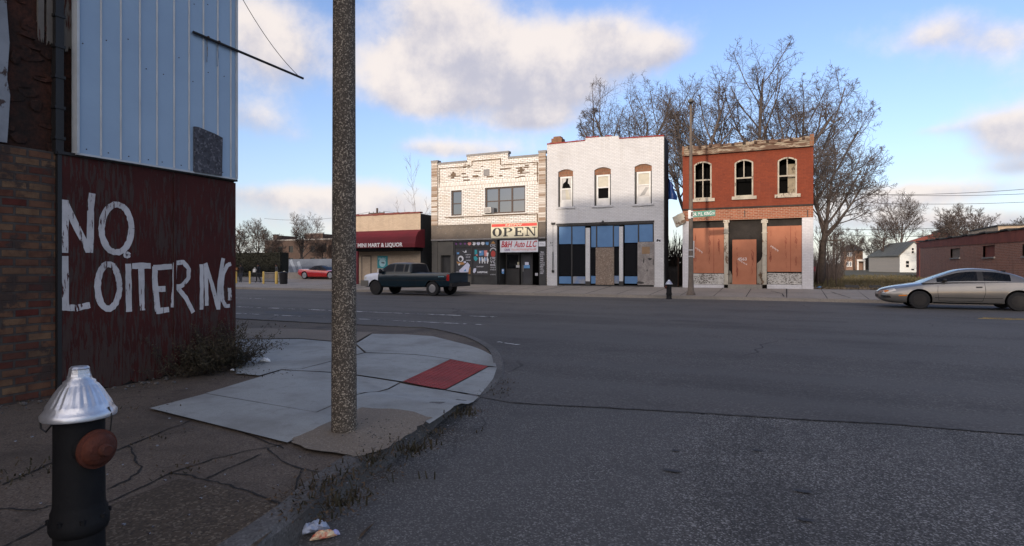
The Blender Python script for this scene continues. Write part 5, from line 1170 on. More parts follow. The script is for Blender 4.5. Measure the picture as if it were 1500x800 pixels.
mb.prism_y([(xc0, zc0+.01), (xc1, zc0+.01)]+top[::-1], YF-.14, YF-.003); mb.box(xc0, xc1, YF-.20, YF-.142, zc0+.015, zc0+.09); mb.box(xc0, xc1, YF-.19, YF-.143, zc0+.30, zc0+.34); mb.build('cornice', MATS['cornice_wood'], rb)
mb = MB()
for k in range(11): x = xc0+(xc1-xc0)*(k+.5)/11; mb.box(x-.07, x+.07, YF-.22, YF-.145, zct-.13, zct-.02)
for k in range(8): x = xc0+(xc1-xc0)*(k+.7)/8; mb.prism_y([(x-.05, zct-.02), (x+.05, zct-.02), (x+.02, zct+.10+r1.uniform(0, .1)), (x-.02, zct+.08)], YF-.1, YF)
mb.build('cornice_bracket', MATS['rusty_iron'], rb)
mb = MB(); mb.box(xL-.01, xc0-.003, YF-.1, YF+.2, zc0+.05, zct+.05); mb.box(xc1+.003, xR+.02, YF-.16, YF+.2, zc0+.02, zct+.12); mb.build('cornice_end', MATS['bare_brick'], rb)
worn('frame_cream', (0.42, 0.375, 0.30), (0.17, 0.13, 0.10), .25, 5, 2)
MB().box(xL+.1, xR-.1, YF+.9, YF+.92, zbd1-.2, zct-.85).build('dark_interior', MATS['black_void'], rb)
for i, w in enumerate(wins):
    a, b, c, d, r = w; fw = .075; mb = MB()
    arc_o = arch_pts(a+.004, b-.004, d-.004, r, 10); arc_i = arch_pts(a+fw, b-fw, d-fw, r*.8, 10); y0, y1 = YF-.012, YF+.10
    for k in range(10):
        p, q, pi2, qi2 = arc_o[k], arc_o[k+1], arc_i[k], arc_i[k+1]; mb.prism_y([pi2, qi2, q, p], y0, y1)
    mb.box(a+.004, a+fw, y0, y1, c, d-fw-r*.8+.0); mb.box(b-fw, b-.004, y0, y1, c, d-fw-r*.8+.0)
    mb.prism_y([(a+.004, d-fw-r*.8), (a+fw, d-fw-r*.8), (a+fw, d-fw-r*.79), (a+.004, d-r-.004)], y0, y1); mb.prism_y([(b-.004, d-fw-r*.8), (b-fw, d-fw-r*.8), (b-fw, d-fw-r*.79), (b-.004, d-r-.004)], y0, y1)
    mid = c+(d-c)*.50; xm = (a+b)/2; y2, y3 = YF+.04, YF+.09
    mb.box(a+fw, b-fw, y2, y3, mid-.035, mid+.035); mb.box(xm-.025, xm+.025, y2, y3, mid+.035, d-fw-.002)
    if i == 0: mb.box(xm-.025, xm+.025, y2, y3, c+.06, mid-.035)
    mb.box(a+fw, b-fw, y2, y3, c, c+.06)
    wn = mb.build('window', MATS['frame_cream'], rb)
    MB().box(a-.13, b+.16, YF-.10, YF-.014, c-.17, c-.004).build('sill', MATS['frame_cream'], rb)
    if i == 2: MB().box(b-fw-.35, b-fw, YF+.45, YF+.5, c, d-.3).build('room_wall', MATS['old_wood'], wn)
zd = zbd1; MB().box(xL+.005, xR-.005, YF-.05, YF-.003, zd-.04, zd+.05).build('belt_course', MATS['dark_mottled'], rb)
MB().box(xL, xR, YF-.02, YF+.3, zbd0, zd-.045).build('brick_band', MATS['red_band'], rb)
mb = MB()
for u in (1091, 1183, 1040): x, z = P(u, 313); mb.box(x-.02, x+.02, YF-.05, YF-.021, z-.17, z+.17)
mb.build('anchor_plate', MATS['black_metal'], rb)
def rbx(name, u0, v0, u1, v1, m, y0, y1, zmin=.34): r = Rc(u0, v0, u1, v1); return MB().box(r[0], r[1], YF+y0, YF+y1, max(r[2], zmin), min(r[3], zbd0-.002)).build(name, MATS[m], rb)
rbx('pier', 1000, 318, 1013.3, 424, 'pier_white', -.02, .3); rbx('pier', 1174.8, 318, 1191.5, 424, 'pier_white', -.02, .3)
MB().box(xL+.1, xR-.1, YF+.28, YF+.3, .34, zbd0).build('dark_back', MATS['dark_mottled'], rb)  # near-black mottled sheet closing off the openings behind the boards
rbx('column', 1060.8, 322, 1067, 417, 'cast_cream', -.05, .1); rbx('column', 1116.8, 321, 1123.2, 417, 'cast_cream', -.05, .1)
mb = MB()
for u in (1064, 1120): x, z = P(u, 324); mb.box(x-.16, x+.16, YF-.08, YF-.051, z-.1, z+.06); x, z = P(u, 341); mb.box(x-.14, x+.14, YF-.07, YF-.051, z-.02, z+.02)
mb.build('column_capital', MATS['cast_cream'], rb)
boards = []
for (u0, v0, u1, v1, lab) in ((1013.8, 334, 1060.5, 400.2, 'left orange board sheet'), (1123.6, 331, 1174.3, 398.2, 'right orange board sheet'), (1072.8, 351, 1108, 416.6, 'orange door board with a painted number')):
    r = Rc(u0, v0, u1, v1); o = MB().box(r[0], r[1], YF+.0, YF+.035, r[2], r[3]).build('boarding', MATS['board_orange'], rb); o['label'] = lab; boards.append(r)
    g = MB(); W_, H = r[1]-r[0], r[3]-r[2]
    cols = (.10, .55, .84) if W_ > 1.4 else (.20, .84)
    for c in cols:
        for k in range(7):
            x = r[0]+W_*c+r1.uniform(-.03, .03); z0_ = r[2]+H*r1.uniform(.08, .85); hh = r1.uniform(.1, .5)
            stroke(g, [(x+.02*math.sin(q_*1.3+k), z0_+hh*q_/6) for q_ in range(7) if z0_+hh*q_/6 < r[3]-.05] or [(x, z0_), (x, z0_+.04)], r1.uniform(.012, .03), lambda a_, b_: (a_, YF-.003, b_), r1, .5, 2)
        x = r[0]+W_*c; z0_ = r[2]+H*(.66 if c > .3 else .30)
        stroke(g, [(x-.03, z0_+.2), (x+.05, z0_+.1), (x+.03, z0_-.1), (x-.05, z0_-.05), (x-.02, z0_+.1)], .03, lambda a_, b_: (a_, YF-.0036, b_), r1, .4, 4)
    if W_ > 1.4: x = r[0]+W_*.685; g.box(x-.012, x+.012, YF-.005, YF-.001, r[2]+.01, r[3]-.01)
    g.build('wood_grain', MATS['board_grain'], o)
    g = MB()
    if W_ > 1.4:
        for k in range(7): x = r[0]+W_*(.10+.035*k); z = r[2]+H*(.56-.018*k); stroke(g, [(x, z+.06), (x+.05, z-.03), (x+.06, z+.05)] if k % 2 else [(x, z-.04), (x+.04, z+.05)], .018, lambda a_, b_: (a_, YF-.006, b_), r1, .2, 2)
    else:
        text(g, '4563', r[0]+W_*.22, r[0]+W_*.60, r[2]+H*.53, r[2]+H*.60, YF-.006, bold=.02)
        for k in range(6): x = r[0]+W_*(.28+.055*k); z = r[2]+H*(.53-.017*k); stroke(g, [(x, z+.04), (x+.05, z-.03), (x+.06, z+.04)] if k % 2 else [(x, z-.03), (x+.04, z+.04)], .02, lambda a_, b_: (a_, YF-.006, b_), r1, .2, 2)
    g.build('chalk_mark', MATS['chalk'], o)
rbx('stall_riser', 1013.8, 401, 1060.5, 416.6, 'peel_white', .0, .2); rbx('stall_riser', 1124, 400, 1174.5, 416.6, 'peel_white', .0, .2)
rbx('footing', 1000, 417, 1060.4, 424, 'pier_white', -.05, .2, .2); rbx('footing', 1123.6, 417, 1174.5, 424, 'pier_white', -.05, .2, .2)
x0, z0 = P(1067.3, 417); x1, zz = P(1116.5, 417); MB().box(x0, x1, YF-.35, YF+.27, .3, z0+.02).build('door_step', MATS['far_concrete'], rb)
pl = MB(); 
for pts in ([(1067.4, 396), (1070, 398), (1072, 404), (1072.6, 416.6), (1067.4, 416.6)], [(1116.6, 375), (1114, 381), (1111, 384), (1108.6, 386), (1108.6, 416.6), (1116.6, 416.6)]): pl.prism_y([P(*p) for p in pts], YF+.20, YF+.27)
pl.build('plaster_remnant', MATS['cast_cream'], rb)
# loose cornice block hanging at the left corner, alarm box at the right
x, z = P(995, 322.5); mb = MB(); mb.obox((x+.02, YF-.05, z), (.26, 0, .13), (0, .16, 0), (-.10, 0, .27)); mb.obox((x+.12, YF-.08, z+.22), (.16, 0, .05), (0, .12, 0), (-.05, 0, .12)); mb.build('broken_stone_block', MATS['cast_cream'], rb)
x, z = P(1191.5, 394); MB().box(xR+.001, xR+.10, YF+.02, YF+.2, z-.12, z+.12).build('standpipe', MATS['maroon'], rb)

# fence post and gate rail in the gap between the two
mb = MB(); x = AT(993.5, YF+.4); gp = thing('gap_fence', (x, YF+.4, tz(x, YF)), 'thin dark metal fence closing the gap beside the red brick building', 'fence')
mb.tube([(x, YF+.4, .35), (x, YF+.4, 2.0)], .03, 8); mb.build('post', MATS['rusty_iron'], gp); x2 = AT(979, YF+.4)
mb = MB()
for k in range(12): xx = x2+(x-x2)*k/12; mb.tube([(xx, YF+.4, .35), (xx, YF+.4, 1.5)], .012, 5)
mb.box(x2, x-.03, YF+.41, YF+.43, 1.3, 1.34); mb.box(x2, x-.03, YF+.41, YF+.43, .5, .54); mb.build('bars', MATS['black_metal'], gp)
# ================================================================ VEHICLES
flat('tyre', (0.014, 0.014, 0.015), .85); flat('wheel_well', (0.008, 0.008, 0.008), .95, spec=.05); M('alloy', (0.45, 0.45, 0.46), (0.36, 0.36, 0.37), 5, .35, .8, 0); M('dull_wheel', (0.032, 0.030, 0.029), (0.02, 0.019, 0.019), 5, .6, .3, 0); flat('chrome', (0.6, 0.6, 0.6), .2, 1.0)
M('silver_paint', (0.19, 0.183, 0.172), (0.17, 0.166, 0.158), 2, .32, .55, 0, coat=.8); M('teal_paint', (0.005, 0.017, 0.026), (0.004, 0.013, 0.020), 2, .3, .1, 0, coat=.35); M('white_primer', (0.60, 0.63, 0.70), (0.52, 0.55, 0.62), 2, .4, 0, 0, coat=.3); M('red_paint', (0.42, 0.012, 0.014), (0.34, 0.010, 0.012), 2, .3, 0, 0, coat=.8)
flat('soft_top', (0.014, 0.014, 0.017), .85); flat('trim_black', (0.014, 0.014, 0.015), .5); flat('bumper_grey', (0.13, 0.12, 0.105), .55); flat('amber', (0.65, 0.20, 0.02), .25); flat('lamp_red', (0.30, 0.012, 0.012), .25); flat('lamp_clear', (0.62, 0.60, 0.55), .15); flat('seat_dark', (0.03, 0.03, 0.033), .9)
glass('car_glass', (0.34, 0.38, 0.40), 0.62, 0.02); glass('dark_car_glass', (0.10, 0.11, 0.12), 0.55, 0.03); M('truck_glass', (0.010, 0.014, 0.021), (0.007, 0.010, 0.015), 3, .4, 0, 0, spec=.08); MATS['dark_car_glass'].node_tree.nodes['Principled BSDF'].inputs['Specular IOR Level'].default_value = .18; MATS['car_glass'].node_tree.nodes['Principled BSDF'].inputs['Specular IOR Level'].default_value = .45
def interp(st, n):
    xs = [s[0] for s in st]; out = []
    for i in range(n):
        x = xs[0]+(xs[-1]-xs[0])*i/(n-1)
        out.append(sample(st, x))
    return out
def sample(st, x):
    k = 0
    while k < len(st)-2 and x > st[k+1][0]: k += 1
    a, b, c, d = st[max(k-1, 0)], st[k], st[k+1], st[min(k+2, len(st)-1)]
    t = (x-b[0])/(c[0]-b[0]) if c[0] > b[0] else 0; t = max(0, min(1, t)); r = [x]
    for j in range(1, len(b)):
        if not isinstance(b[j], (int, float)): r.append(b[j]); continue
        m0 = (c[j]-a[j])/max(c[0]-a[0], 1e-6)*(c[0]-b[0]); m1 = (d[j]-b[j])/max(d[0]-b[0], 1e-6)*(c[0]-b[0])
        r.append((2*t**3-3*t*t+1)*b[j]+(t**3-2*t*t+t)*m0+(-2*t**3+3*t*t)*c[j]+(t**3-t*t)*m1)
    return r
def lower_sec(s, boxy):
    x, zb_, zs, zt, w = s[:5]
    if boxy: h = [(0, zb_), (.86*w, zb_), (.965*w, zb_+.05), (.99*w, zb_+.30*(zs-zb_)), (w, zb_+.55*(zs-zb_)), (.985*w, zb_+.9*(zs-zb_)), (.955*w, zs), (.90*w, zs+.55*(zt-zs)), (.72*w, zt-.01), (0, zt+.012)]
    else: h = [(0, zb_), (.80*w, zb_), (.93*w, zb_+.05), (.985*w, zb_+.26*(zs-zb_)), (w, zb_+.55*(zs-zb_)), (.985*w, zb_+.80*(zs-zb_)), (.93*w, zs), (.80*w, zs+.6*(zt-zs)), (.5*w, zt), (0, zt+.012)]
    return [(x, -y, z) for y, z in h]+[(x, y, z) for y, z in reversed(h[1:-1])]
def outward(o):
    bm = bmesh.new(); bm.from_mesh(o.data); bmesh.ops.recalc_face_normals(bm, faces=bm.faces); bm.to_mesh(o.data); bm.free()
def bool_cut(o, cutters):
    outward(o)
    for c in cutters: outward(c)
    for c in cutters:
        md = o.modifiers.new('b', 'BOOLEAN'); md.operation = 'DIFFERENCE'; md.object = c; md.solver = 'EXACT'
    bpy.context.view_layer.update(); dg = bpy.context.evaluated_depsgraph_get(); me = bpy.data.meshes.new_from_object(o.evaluated_get(dg))
    o.modifiers.clear(); old = o.data; o.data = me; bpy.data.meshes.remove(old)
    for c in cutters: m = c.data; bpy.data.objects.remove(c); bpy.data.meshes.remove(m)
def patch(mb, bvh, A, B, side, off=.004, n=8, m=3, axis='y', th=0):
    """a panel lying on the body: two (x,z) outlines A (top) and B (bottom) dropped sideways on the surface"""
    def rs_(Pn, t):
        L = [0]
        for i in range(len(Pn)-1): L.append(L[-1]+math.hypot(Pn[i+1][0]-Pn[i][0], Pn[i+1][1]-Pn[i][1]))
        d = t*L[-1]; k = 0
        while k < len(Pn)-2 and d > L[k+1]: k += 1
        f = (d-L[k])/max(L[k+1]-L[k], 1e-9); return (Pn[k][0]+(Pn[k+1][0]-Pn[k][0])*f, Pn[k][1]+(Pn[k+1][1]-Pn[k][1])*f)
    V = []
    for j in range(m+1):
        for i in range(n+1):
            a, b = rs_(A, i/n), rs_(B, i/n); p = (a[0]+(b[0]-a[0])*j/m, a[1]+(b[1]-a[1])*j/m)
            if axis == 'y': o, d = Vector((p[0], side*5, p[1])), Vector((0, -side, 0))
            else: o, d = Vector((side*9, p[0], p[1])), Vector((-side, 0, 0))
            h = bvh.ray_cast(o, d)
            if h[0] is None: h = bvh.find_nearest(o+d*4.2)
            V.append(h[0]-d*off)
    F = [(j*(n+1)+i, j*(n+1)+i+1, (j+1)*(n+1)+i+1, (j+1)*(n+1)+i) for j in range(m) for i in range(n)]
    return mb.add(V, F)
def wheel(parent, x, y, r, w, rim_m, spokes, side, rimf=.66):
    t = MB(); t.lathe([(r*rimf, -w/2), (r*.93, -w/2), (r, -w*.36), (r, w*.36), (r*.93, w/2), (r*rimf, w/2)], 28, (x, y, r), 'Y', False); tw = t.build('wheel', MATS['tyre'], parent, local=True); autosmooth(tw, 50)
    yo = side*w*.42; b = MB(); b.lathe([(r*rimf, side*w*.48), (r*rimf*.93, side*w*.50), (r*rimf*.88, side*w*.36), (r*rimf*.86, side*w*.18), (.01, side*w*.16)], 28, (x, y, r), 'Y')
    b.lathe([(r*.16, side*w*.16), (r*.15, side*w*.44), (r*.04, side*w*.46)], 14, (x, y, r), 'Y')
    for k in range(spokes):
        a = 2*math.pi*k/spokes+.3; d = Vector((math.cos(a), 0, math.sin(a))); s = Vector((-d.z, 0, d.x))
        b.obox(Vector((x, y+side*w*.34, r))+d*r*rimf*.52, d*r*rimf*.42, s*r*(.09 if spokes < 8 else .035), Vector((0, w*.07, 0)))
    o = b.build('rim', rim_m, tw, local=True); autosmooth(o, 45)
def car(name, label, cat, loc, rz, C):
    t = thing(name, loc, label, cat, None, rz); L = C['low'][-1][0]; boxy = C.get('boxy', False); bodies = []
    wl = C['wheels']; r = C['r']; tw = C['track']
    for (x0, x1, nm, m) in C['segs']:
        n = max(6, int((x1-x0)/.09)); mb = MB(); mb.loft([lower_sec(sample(C['low'], x0+(x1-x0)*i/(n-1)), boxy) for i in range(n)])
        o = mb.build(nm, [m, MATS['wheel_well']], t, local=True); cut = []
        for x in wl:
            for s in (-1, 1):
                if not (x0-.5 < x < x1+.5): continue
                c = MB(); c.lathe([(r*C.get('arch', 1.17), -.16), (r*C.get('arch', 1.17), .30)], 28, (x, s*(tw+.02), r*1.03), 'Y'); co = c.build('cut', [m, MATS['wheel_well']], t, local=True)
                for p in co.data.polygons: p.material_index = 1
                cut.append(co)
        if C.get('bed') and x1 > C['bed'][1]:
            a, b, w_, zf, zt_ = C['bed']; c = MB(); c.box(a, b, -w_, w_, zf, zt_+.6); co = c.build('cut', [m, MATS['wheel_well']], t, local=True)
            for p in co.data.polygons: p.material_index = 1
            cut.append(co)
        if cut: bool_cut(o, cut)
        autosmooth(o, C.get('ang', 32)); bodies.append(o)
    bm = bmesh.new(); mb_all = MB(); mb_all.loft([lower_sec(s, boxy) for s in interp(C['low'], 60)])
    bvh = BVHTree.FromPolygons([tuple(v) for v in mb_all.v], mb_all.f); bm.free()
    # cabin
    cs = C['cab']; n = C.get('ncab', 40); S = interp([c[:5] for c in cs], n)
    def kind(x):
        k = cs[0][5]
        for c in cs:
            if x >= c[0]: k = c[5]
        return k
    def sec(s):
        x, zb_, zt, wb_, wt = s; zr = zb_+(zt-zb_)*C.get('rail', .86)
        side = [(wb_+(wt-wb_)*q+.02*math.sin(q*math.pi), zb_+(zr-zb_)*q) for q in (0, .10, .5, .90, 1.0)]
        return side+[(wt*.86, zb_+(zt-zb_)*.96), (wt*.45, zt), (0, zt+.008)]
    pil_ = MB()
    roof, sideg, wsg, rwg = MB(), {-1: [MB() for _ in C['panes']], 1: [MB() for _ in C['panes']]}, MB(), MB()
    for i in range(n-1):
        a, b = sec(S[i]), sec(S[i+1]); xa, xb = S[i][0], S[i+1][0]; xm = (xa+xb)/2; kd = kind(xm)
        for sgn in (-1, 1):
            for j in range(7):
                q = [(xa, sgn*a[j][0], a[j][1]), (xb, sgn*b[j][0], b[j][1]), (xb, sgn*b[j+1][0], b[j+1][1]), (xa, sgn*a[j+1][0], a[j+1][1])]
                if sgn > 0: q = q[::-1]
                tgt = roof
                if j in (1, 2) and C['panes'][0][0] < xm < C['panes'][-1][1]: tgt = pil_
                if j in (1, 2):
                    for k, (p0, p1) in enumerate(C['panes']):
                        if p0 <= xm <= p1: tgt = sideg[sgn][k]
                elif j >= 5 and kd == 'ws': tgt = wsg
                elif j >= 5 and kd == 'rw': tgt = rwg
                tgt.quad(*q)
    def wel(mb, nm, m, par):
        if not mb.f: return None
        o = mb.build(nm, m, par, True, local=True); bm_ = bmesh.new(); bm_.from_mesh(o.data); bmesh.ops.remove_doubles(bm_, verts=bm_.verts, dist=.0005); bmesh.ops.recalc_face_normals(bm_, faces=bm_.faces); bm_.to_mesh(o.data); bm_.free(); autosmooth(o, 38); return o
    wel(roof, C.get('roofname', 'cabin'), C['roofmat'], t)
    for sgn in (-1, 1):
        for g in sideg[sgn]: wel(g, 'side_window', MATS[C.get('glass', 'car_glass')], t)
    wel(pil_, 'window_pillar', MATS['trim_black'], t)
    wel(wsg, 'windscreen', MATS[C.get('glass', 'car_glass')], t); wel(rwg, 'rear_window', MATS[C.get('glass', 'car_glass')], t)
    # interior: dark floor of the cabin, seats, steering wheel
    x0, x1 = C['inside']; zb_ = C['zin']; w_ = C['win']
    MB().box(x0, x1, -w_, w_, zb_-.04, zb_+.012).build('interior', MATS['seat_dark'], t, local=True)
    for x in C['seats']:
        for s in (-1, 1):
            b = MB(); b.prism_y([(x, zb_), (x+.16, zb_), (x+.26, zb_+.26), (x+.14, zb_+.27)], s*.36-.22, s*.36+.22); b.prism_y([(x+.17, zb_+.27), (x+.26, zb_+.27), (x+.29, zb_+.40), (x+.21, zb_+.40)], s*.36-.11, s*.36+.11); b.build('seat', MATS['seat_dark'], t, local=True)
    b = MB(); b.prism_y([(x0, zb_), (x0+.5, zb_), (x0+.5, zb_+.07), (x0+.3, zb_+.11), (x0, zb_+.06)], -w_, w_); b.build('dashboard', MATS['seat_dark'], t, local=True)
    for i, x in enumerate(wl):
        for s in (-1, 1): wheel(t, x, s*(tw-.0), r, C['tw'], C['rim'] if i else C.get('rim_front', C['rim']), C['spokes'], s, C.get('rimf', .66))
    return t, bvh
def strip(mb, bvh, pts, w, side, off=.004):
    A = [(x, z+w/2) for x, z in pts]; B = [(x, z-w/2) for x, z in pts]
    if abs(pts[0][0]-pts[-1][0]) < .15 and abs(pts[0][1]-pts[-1][1]) > .2: A = [(x-w/2, z) for x, z in pts]; B = [(x+w/2, z) for x, z in pts]
    return patch(mb, bvh, A, B, side, off, max(6, 3*len(pts)), 1)
def mirror_part(nm, m, t, bvh, fn, label=None):
    for s in (-1, 1):
        mb = MB(); fn(mb, s); o = mb.build(nm, m, t, True, local=True)
        if label: o['label'] = label

# ---------- silver coupe passing on the right
q = G(1347, 452); yn = 24.75; xw = q.x
Lf = AT(1347, yn)-1.18
coupe = dict(low=[(0, .36, .50, .56, .50), (.06, .30, .56, .63, .66), (.20, .22, .62, .70, .80), (.5, .19, .69, .78, .87), (.9, .19, .76, .85, .895), (1.4, .19, .84, .93, .90), (1.9, .19, .885, .96, .90), (2.8, .19, .915, .97, .90), (3.5, .19, .94, .985, .90), (4.1, .20, .95, 1.0, .885), (4.5, .26, .93, .985, .84), (4.68, .34, .88, .94, .76), (4.74, .42, .80, .86, .66)],
    segs=[(0, 4.74, 'body', MATS['silver_paint'])], wheels=(1.18, 3.93), r=.315, track=.80, tw=.20, rim=MATS['dull_wheel'], spokes=7, arch=1.20,
    cab=[(1.28, .90, .915, .76, .70, 'ws'), (1.7, .92, 1.12, .78, .66, 'ws'), (2.1, .935, 1.29, .785, .60, 'ws'), (2.36, .94, 1.375, .785, .575, 'roof'), (2.75, .945, 1.42, .785, .57, 'roof'), (3.2, .95, 1.40, .785, .57, 'roof'), (3.42, .955, 1.37, .78, .565, 'rw'), (3.9, .965, 1.23, .76, .56, 'rw'), (4.35, .975, 1.02, .72, .58, 'trunk'), (4.5, .97, .985, .70, .58, 'trunk')],
    panes=[(1.72, 2.84), (2.98, 3.72)], roofmat=MATS['silver_paint'], inside=(1.55, 4.0), zin=.95, win=.68, seats=(2.55, 3.4))
cr, bvh = car('silver_coupe', 'silver two-door coupe cut by the right edge of the photo, driving on the main road', 'car', (Lf, yn+.86, 0.0), 0, coupe)
def fn(mb, s): patch(mb, bvh, [(.06, .60), (.25, .66), (.44, .70)], [(.09, .53), (.25, .56), (.50, .64)], s)
mirror_part('headlight', MATS['lamp_clear'], cr, bvh, fn)
mirror_part('turn_signal', MATS['amber'], cr, bvh, lambda mb, s: patch(mb, bvh, [(.56, .475), (.80, .485)], [(.56, .435), (.80, .445)], s))
mirror_part('corner_lamp', MATS['amber'], cr, bvh, lambda mb, s: patch(mb, bvh, [(.12, .615), (.26, .65)], [(.15, .565), (.27, .60)], s, .008))
mirror_part('side_moulding', MATS['trim_black'], cr, bvh, lambda mb, s: strip(mb, bvh, [(1.62, .405), (2.5, .405), (3.5, .41)], .022, s, .006))
def seam(mb, s):
    for pts in ([(1.72, .88), (1.70, .6), (1.74, .3)], [(3.02, .92), (3.04, .6), (2.96, .3)], [(1.74, .30), (2.3, .275), (2.96, .30)]): strip(mb, bvh, pts, .012, s, .003)
mirror_part('door_gap', MATS['trim_black'], cr, bvh, seam)
mirror_part('door_handle', MATS['trim_black'], cr, bvh, lambda mb, s: patch(mb, bvh, [(2.78, .80), (2.95, .805)], [(2.78, .755), (2.95, .76)], s, .012))
mirror_part('rocker_panel', MATS['trim_black'], cr, bvh, lambda mb, s: patch(mb, bvh, [(1.6, .245), (3.5, .245)], [(1.6, .20), (3.5, .20)], s, .004))
def mirror(mb, s): mb.loft([[(1.86, s*(.78+.02), .95), (1.86, s*.80, 1.0), (1.92, s*.80, 1.0), (1.92, s*.80, .95)], [(1.84, s*.88, .95), (1.84, s*.88, 1.06), (1.96, s*.88, 1.06), (1.96, s*.88, .95)], [(1.87, s*1.0, .97), (1.87, s*1.0, 1.05), (1.95, s*1.0, 1.05), (1.95, s*1.0, .97)]])
mirror_part('wing_mirror', MATS['trim_black'], cr, bvh, mirror)
mb = MB(); patch(mb, bvh, [(-.42, .47), (0, .475), (.42, .47)], [(-.36, .36), (0, .355), (.36, .36)], -1, .006, 12, 3, 'x'); mb.build('grille', MATS['trim_black'], cr, True, local=True)
mirror_part('fog_opening', MATS['trim_black'], cr, bvh, lambda mb, s: patch(mb, bvh, [(.05, .46), (.30, .44)], [(.08, .36), (.34, .37)], s, .004))
mirror_part('tail_light', MATS['lamp_red'], cr, bvh, lambda mb, s: patch(mb, bvh, [(4.45, .88), (4.70, .84)], [(4.5, .72), (4.71, .70)], s, .005))

# ---------- teal pickup with a white replacement front end
yn = 25.35
xf = AT(549, yn)
X0 = AT(535.5, yn+.3)
wf = xf-X0; wr = AT(632.5, yn)-X0; LT_ = wr+1.02
S_ = 1.0
truck = dict(boxy=True, glass='truck_glass', rim_front=MATS['dull_wheel'], low=[(0, .50, .80, .86, .80), (.08, .42, .98, 1.02, .92), (.35, .40, 1.05, 1.13, .97), (.8, .40, 1.09, 1.19, .985), (1.25, .40, 1.12, 1.21, .985), (1.5, .40, 1.14, 1.2, .985), (2.5, .40, 1.15, 1.2, .985), (wr-1.0, .42, 1.15, 1.2, .985), (wr, .44, 1.16, 1.2, .985), (LT_-.15, .46, 1.16, 1.20, .98), (LT_, .50, 1.15, 1.19, .955)],
    segs=[(0, 1.06, 'front_fender', MATS['white_primer']), (1.064, LT_, 'body', MATS['teal_paint'])], wheels=(wf, wr), r=.375, track=.83, tw=.25, rim=MATS['alloy'], spokes=12, arch=1.14, rimf=.54, ang=28,
    bed=(wr-.95, LT_-.08, .80, .68, 1.1),
    cab=[(1.0, 1.17, 1.185, .90, .86, 'ws'), (1.25, 1.18, 1.40, .92, .82, 'ws'), (1.52, 1.18, 1.60, .92, .76, 'ws'), (1.72, 1.18, 1.695, .92, .735, 'roof'), (2.1, 1.18, 1.73, .92, .73, 'roof'), (2.7, 1.18, 1.72, .92, .73, 'roof'), (2.98, 1.18, 1.68, .92, .735, 'roof'), (3.03, 1.18, 1.60, .92, .76, 'rw'), (3.10, 1.18, 1.20, .92, .88, 'rw')],
    ncab=48, rail=.90, panes=[(1.36, 2.02), (2.10, 2.62), (2.72, 2.92)], roofmat=MATS['teal_paint'], inside=(1.3, 3.0), zin=1.18, win=.86, seats=(2.1, 2.7))
if wr-.95 < 3.05: truck['cab'] = [(c[0]*.0+1.0+(c[0]-1.0)*(wr-1.0-1.0)/2.1, *c[1:]) for c in truck['cab']]; f_ = (wr-2.0)/2.1; truck['panes'] = [(1+(a-1)*f_, 1+(b-1)*f_) for a, b in truck['panes']]; truck['inside'] = (1.3, 1+2.0*f_); truck['seats'] = (1+1.1*f_, 1+1.65*f_)
tr_, bvh = car('pickup_truck', 'dark teal pickup truck with a white front fender, parked at the far kerb', 'pickup truck', (X0, yn+.98, 0), 0, truck)
mb = MB(); mb.prism_z([(-.12, -.86), (-.10, -.97), (.42, -1.01), (.42, -.96), (-.02, -.90), (-.02, .90), (.42, .96), (.42, 1.01), (-.10, .97), (-.12, .86)], .46, .76); mb.build('front_bumper', MATS['bumper_grey'], tr_, local=True)
mb = MB(); mb.box(LT_+.004, LT_+.14, -.95, .95, .48, .68); mb.build('rear_bumper', MATS['trim_black'], tr_, local=True)
mb = MB(); mb.box(LT_-.0, LT_+.012, -.80, .80, .70, 1.14); mb.build('tailgate', MATS['teal_paint'], tr_, local=True)
mirror_part('tail_light', MATS['lamp_red'], tr_, bvh, lambda mb, s: patch(mb, bvh, [(LT_-.15, 1.10), (LT_-.01, 1.10)], [(LT_-.15, .78), (LT_-.01, .78)], s, .006))
mirror_part('headlight', MATS['lamp_clear'], tr_, bvh, lambda mb, s: patch(mb, bvh, [(.03, .93), (.30, .98)], [(.03, .80), (.26, .84)], s, .006))
mb = MB(); patch(mb, bvh, [(-.55, .96), (.55, .96)], [(-.5, .78), (.5, .78)], -1, .008, 10, 3, 'x'); mb.build('grille', MATS['trim_black'], tr_, local=True)
def seam(mb, s):
    for pts in ([(1.12, 1.12), (1.11, .8), (1.2, .5)], [(2.35*1.0, 1.12), (2.36, .8), (2.34, .5)], [(wr-1.0, 1.12), (wr-1.0, .8), (wr-1.0, .5)]): strip(mb, bvh, pts, .014, s, .003)
mirror_part('door_gap', MATS['trim_black'], tr_, bvh, seam)
flat('pinstripe', (0.20, 0.40, 0.46), .3)
mirror_part('side_decal', MATS['pinstripe'], tr_, bvh, lambda mb, s: patch(mb, bvh, [(LT_-.62, 1.0), (LT_-.30, 1.01)], [(LT_-.66, .975), (LT_-.32, .985)], s, .005))
mirror_part('side_moulding', MATS['trim_black'], tr_, bvh, lambda mb, s: strip(mb, bvh, [(1.1, .79), (2.5, .79), (LT_-.1, .79)], .03, s, .005))
mirror_part('door_handle', MATS['trim_black'], tr_, bvh, lambda mb, s: patch(mb, bvh, [(2.12, 1.04), (2.28, 1.04)], [(2.12, .99), (2.28, .99)], s, .012))
def mirror(mb, s): mb.loft([[(1.25, s*.90, 1.20), (1.25, s*.90, 1.27), (1.31, s*.90, 1.27), (1.31, s*.90, 1.20)], [(1.22, s*1.03, 1.16), (1.22, s*1.03, 1.38), (1.33, s*1.03, 1.38), (1.33, s*1.03, 1.16)], [(1.24, s*1.16, 1.18), (1.24, s*1.16, 1.36), (1.32, s*1.16, 1.36), (1.32, s*1.16, 1.18)]])
mirror_part('wing_mirror', MATS['trim_black'], tr_, bvh, mirror)
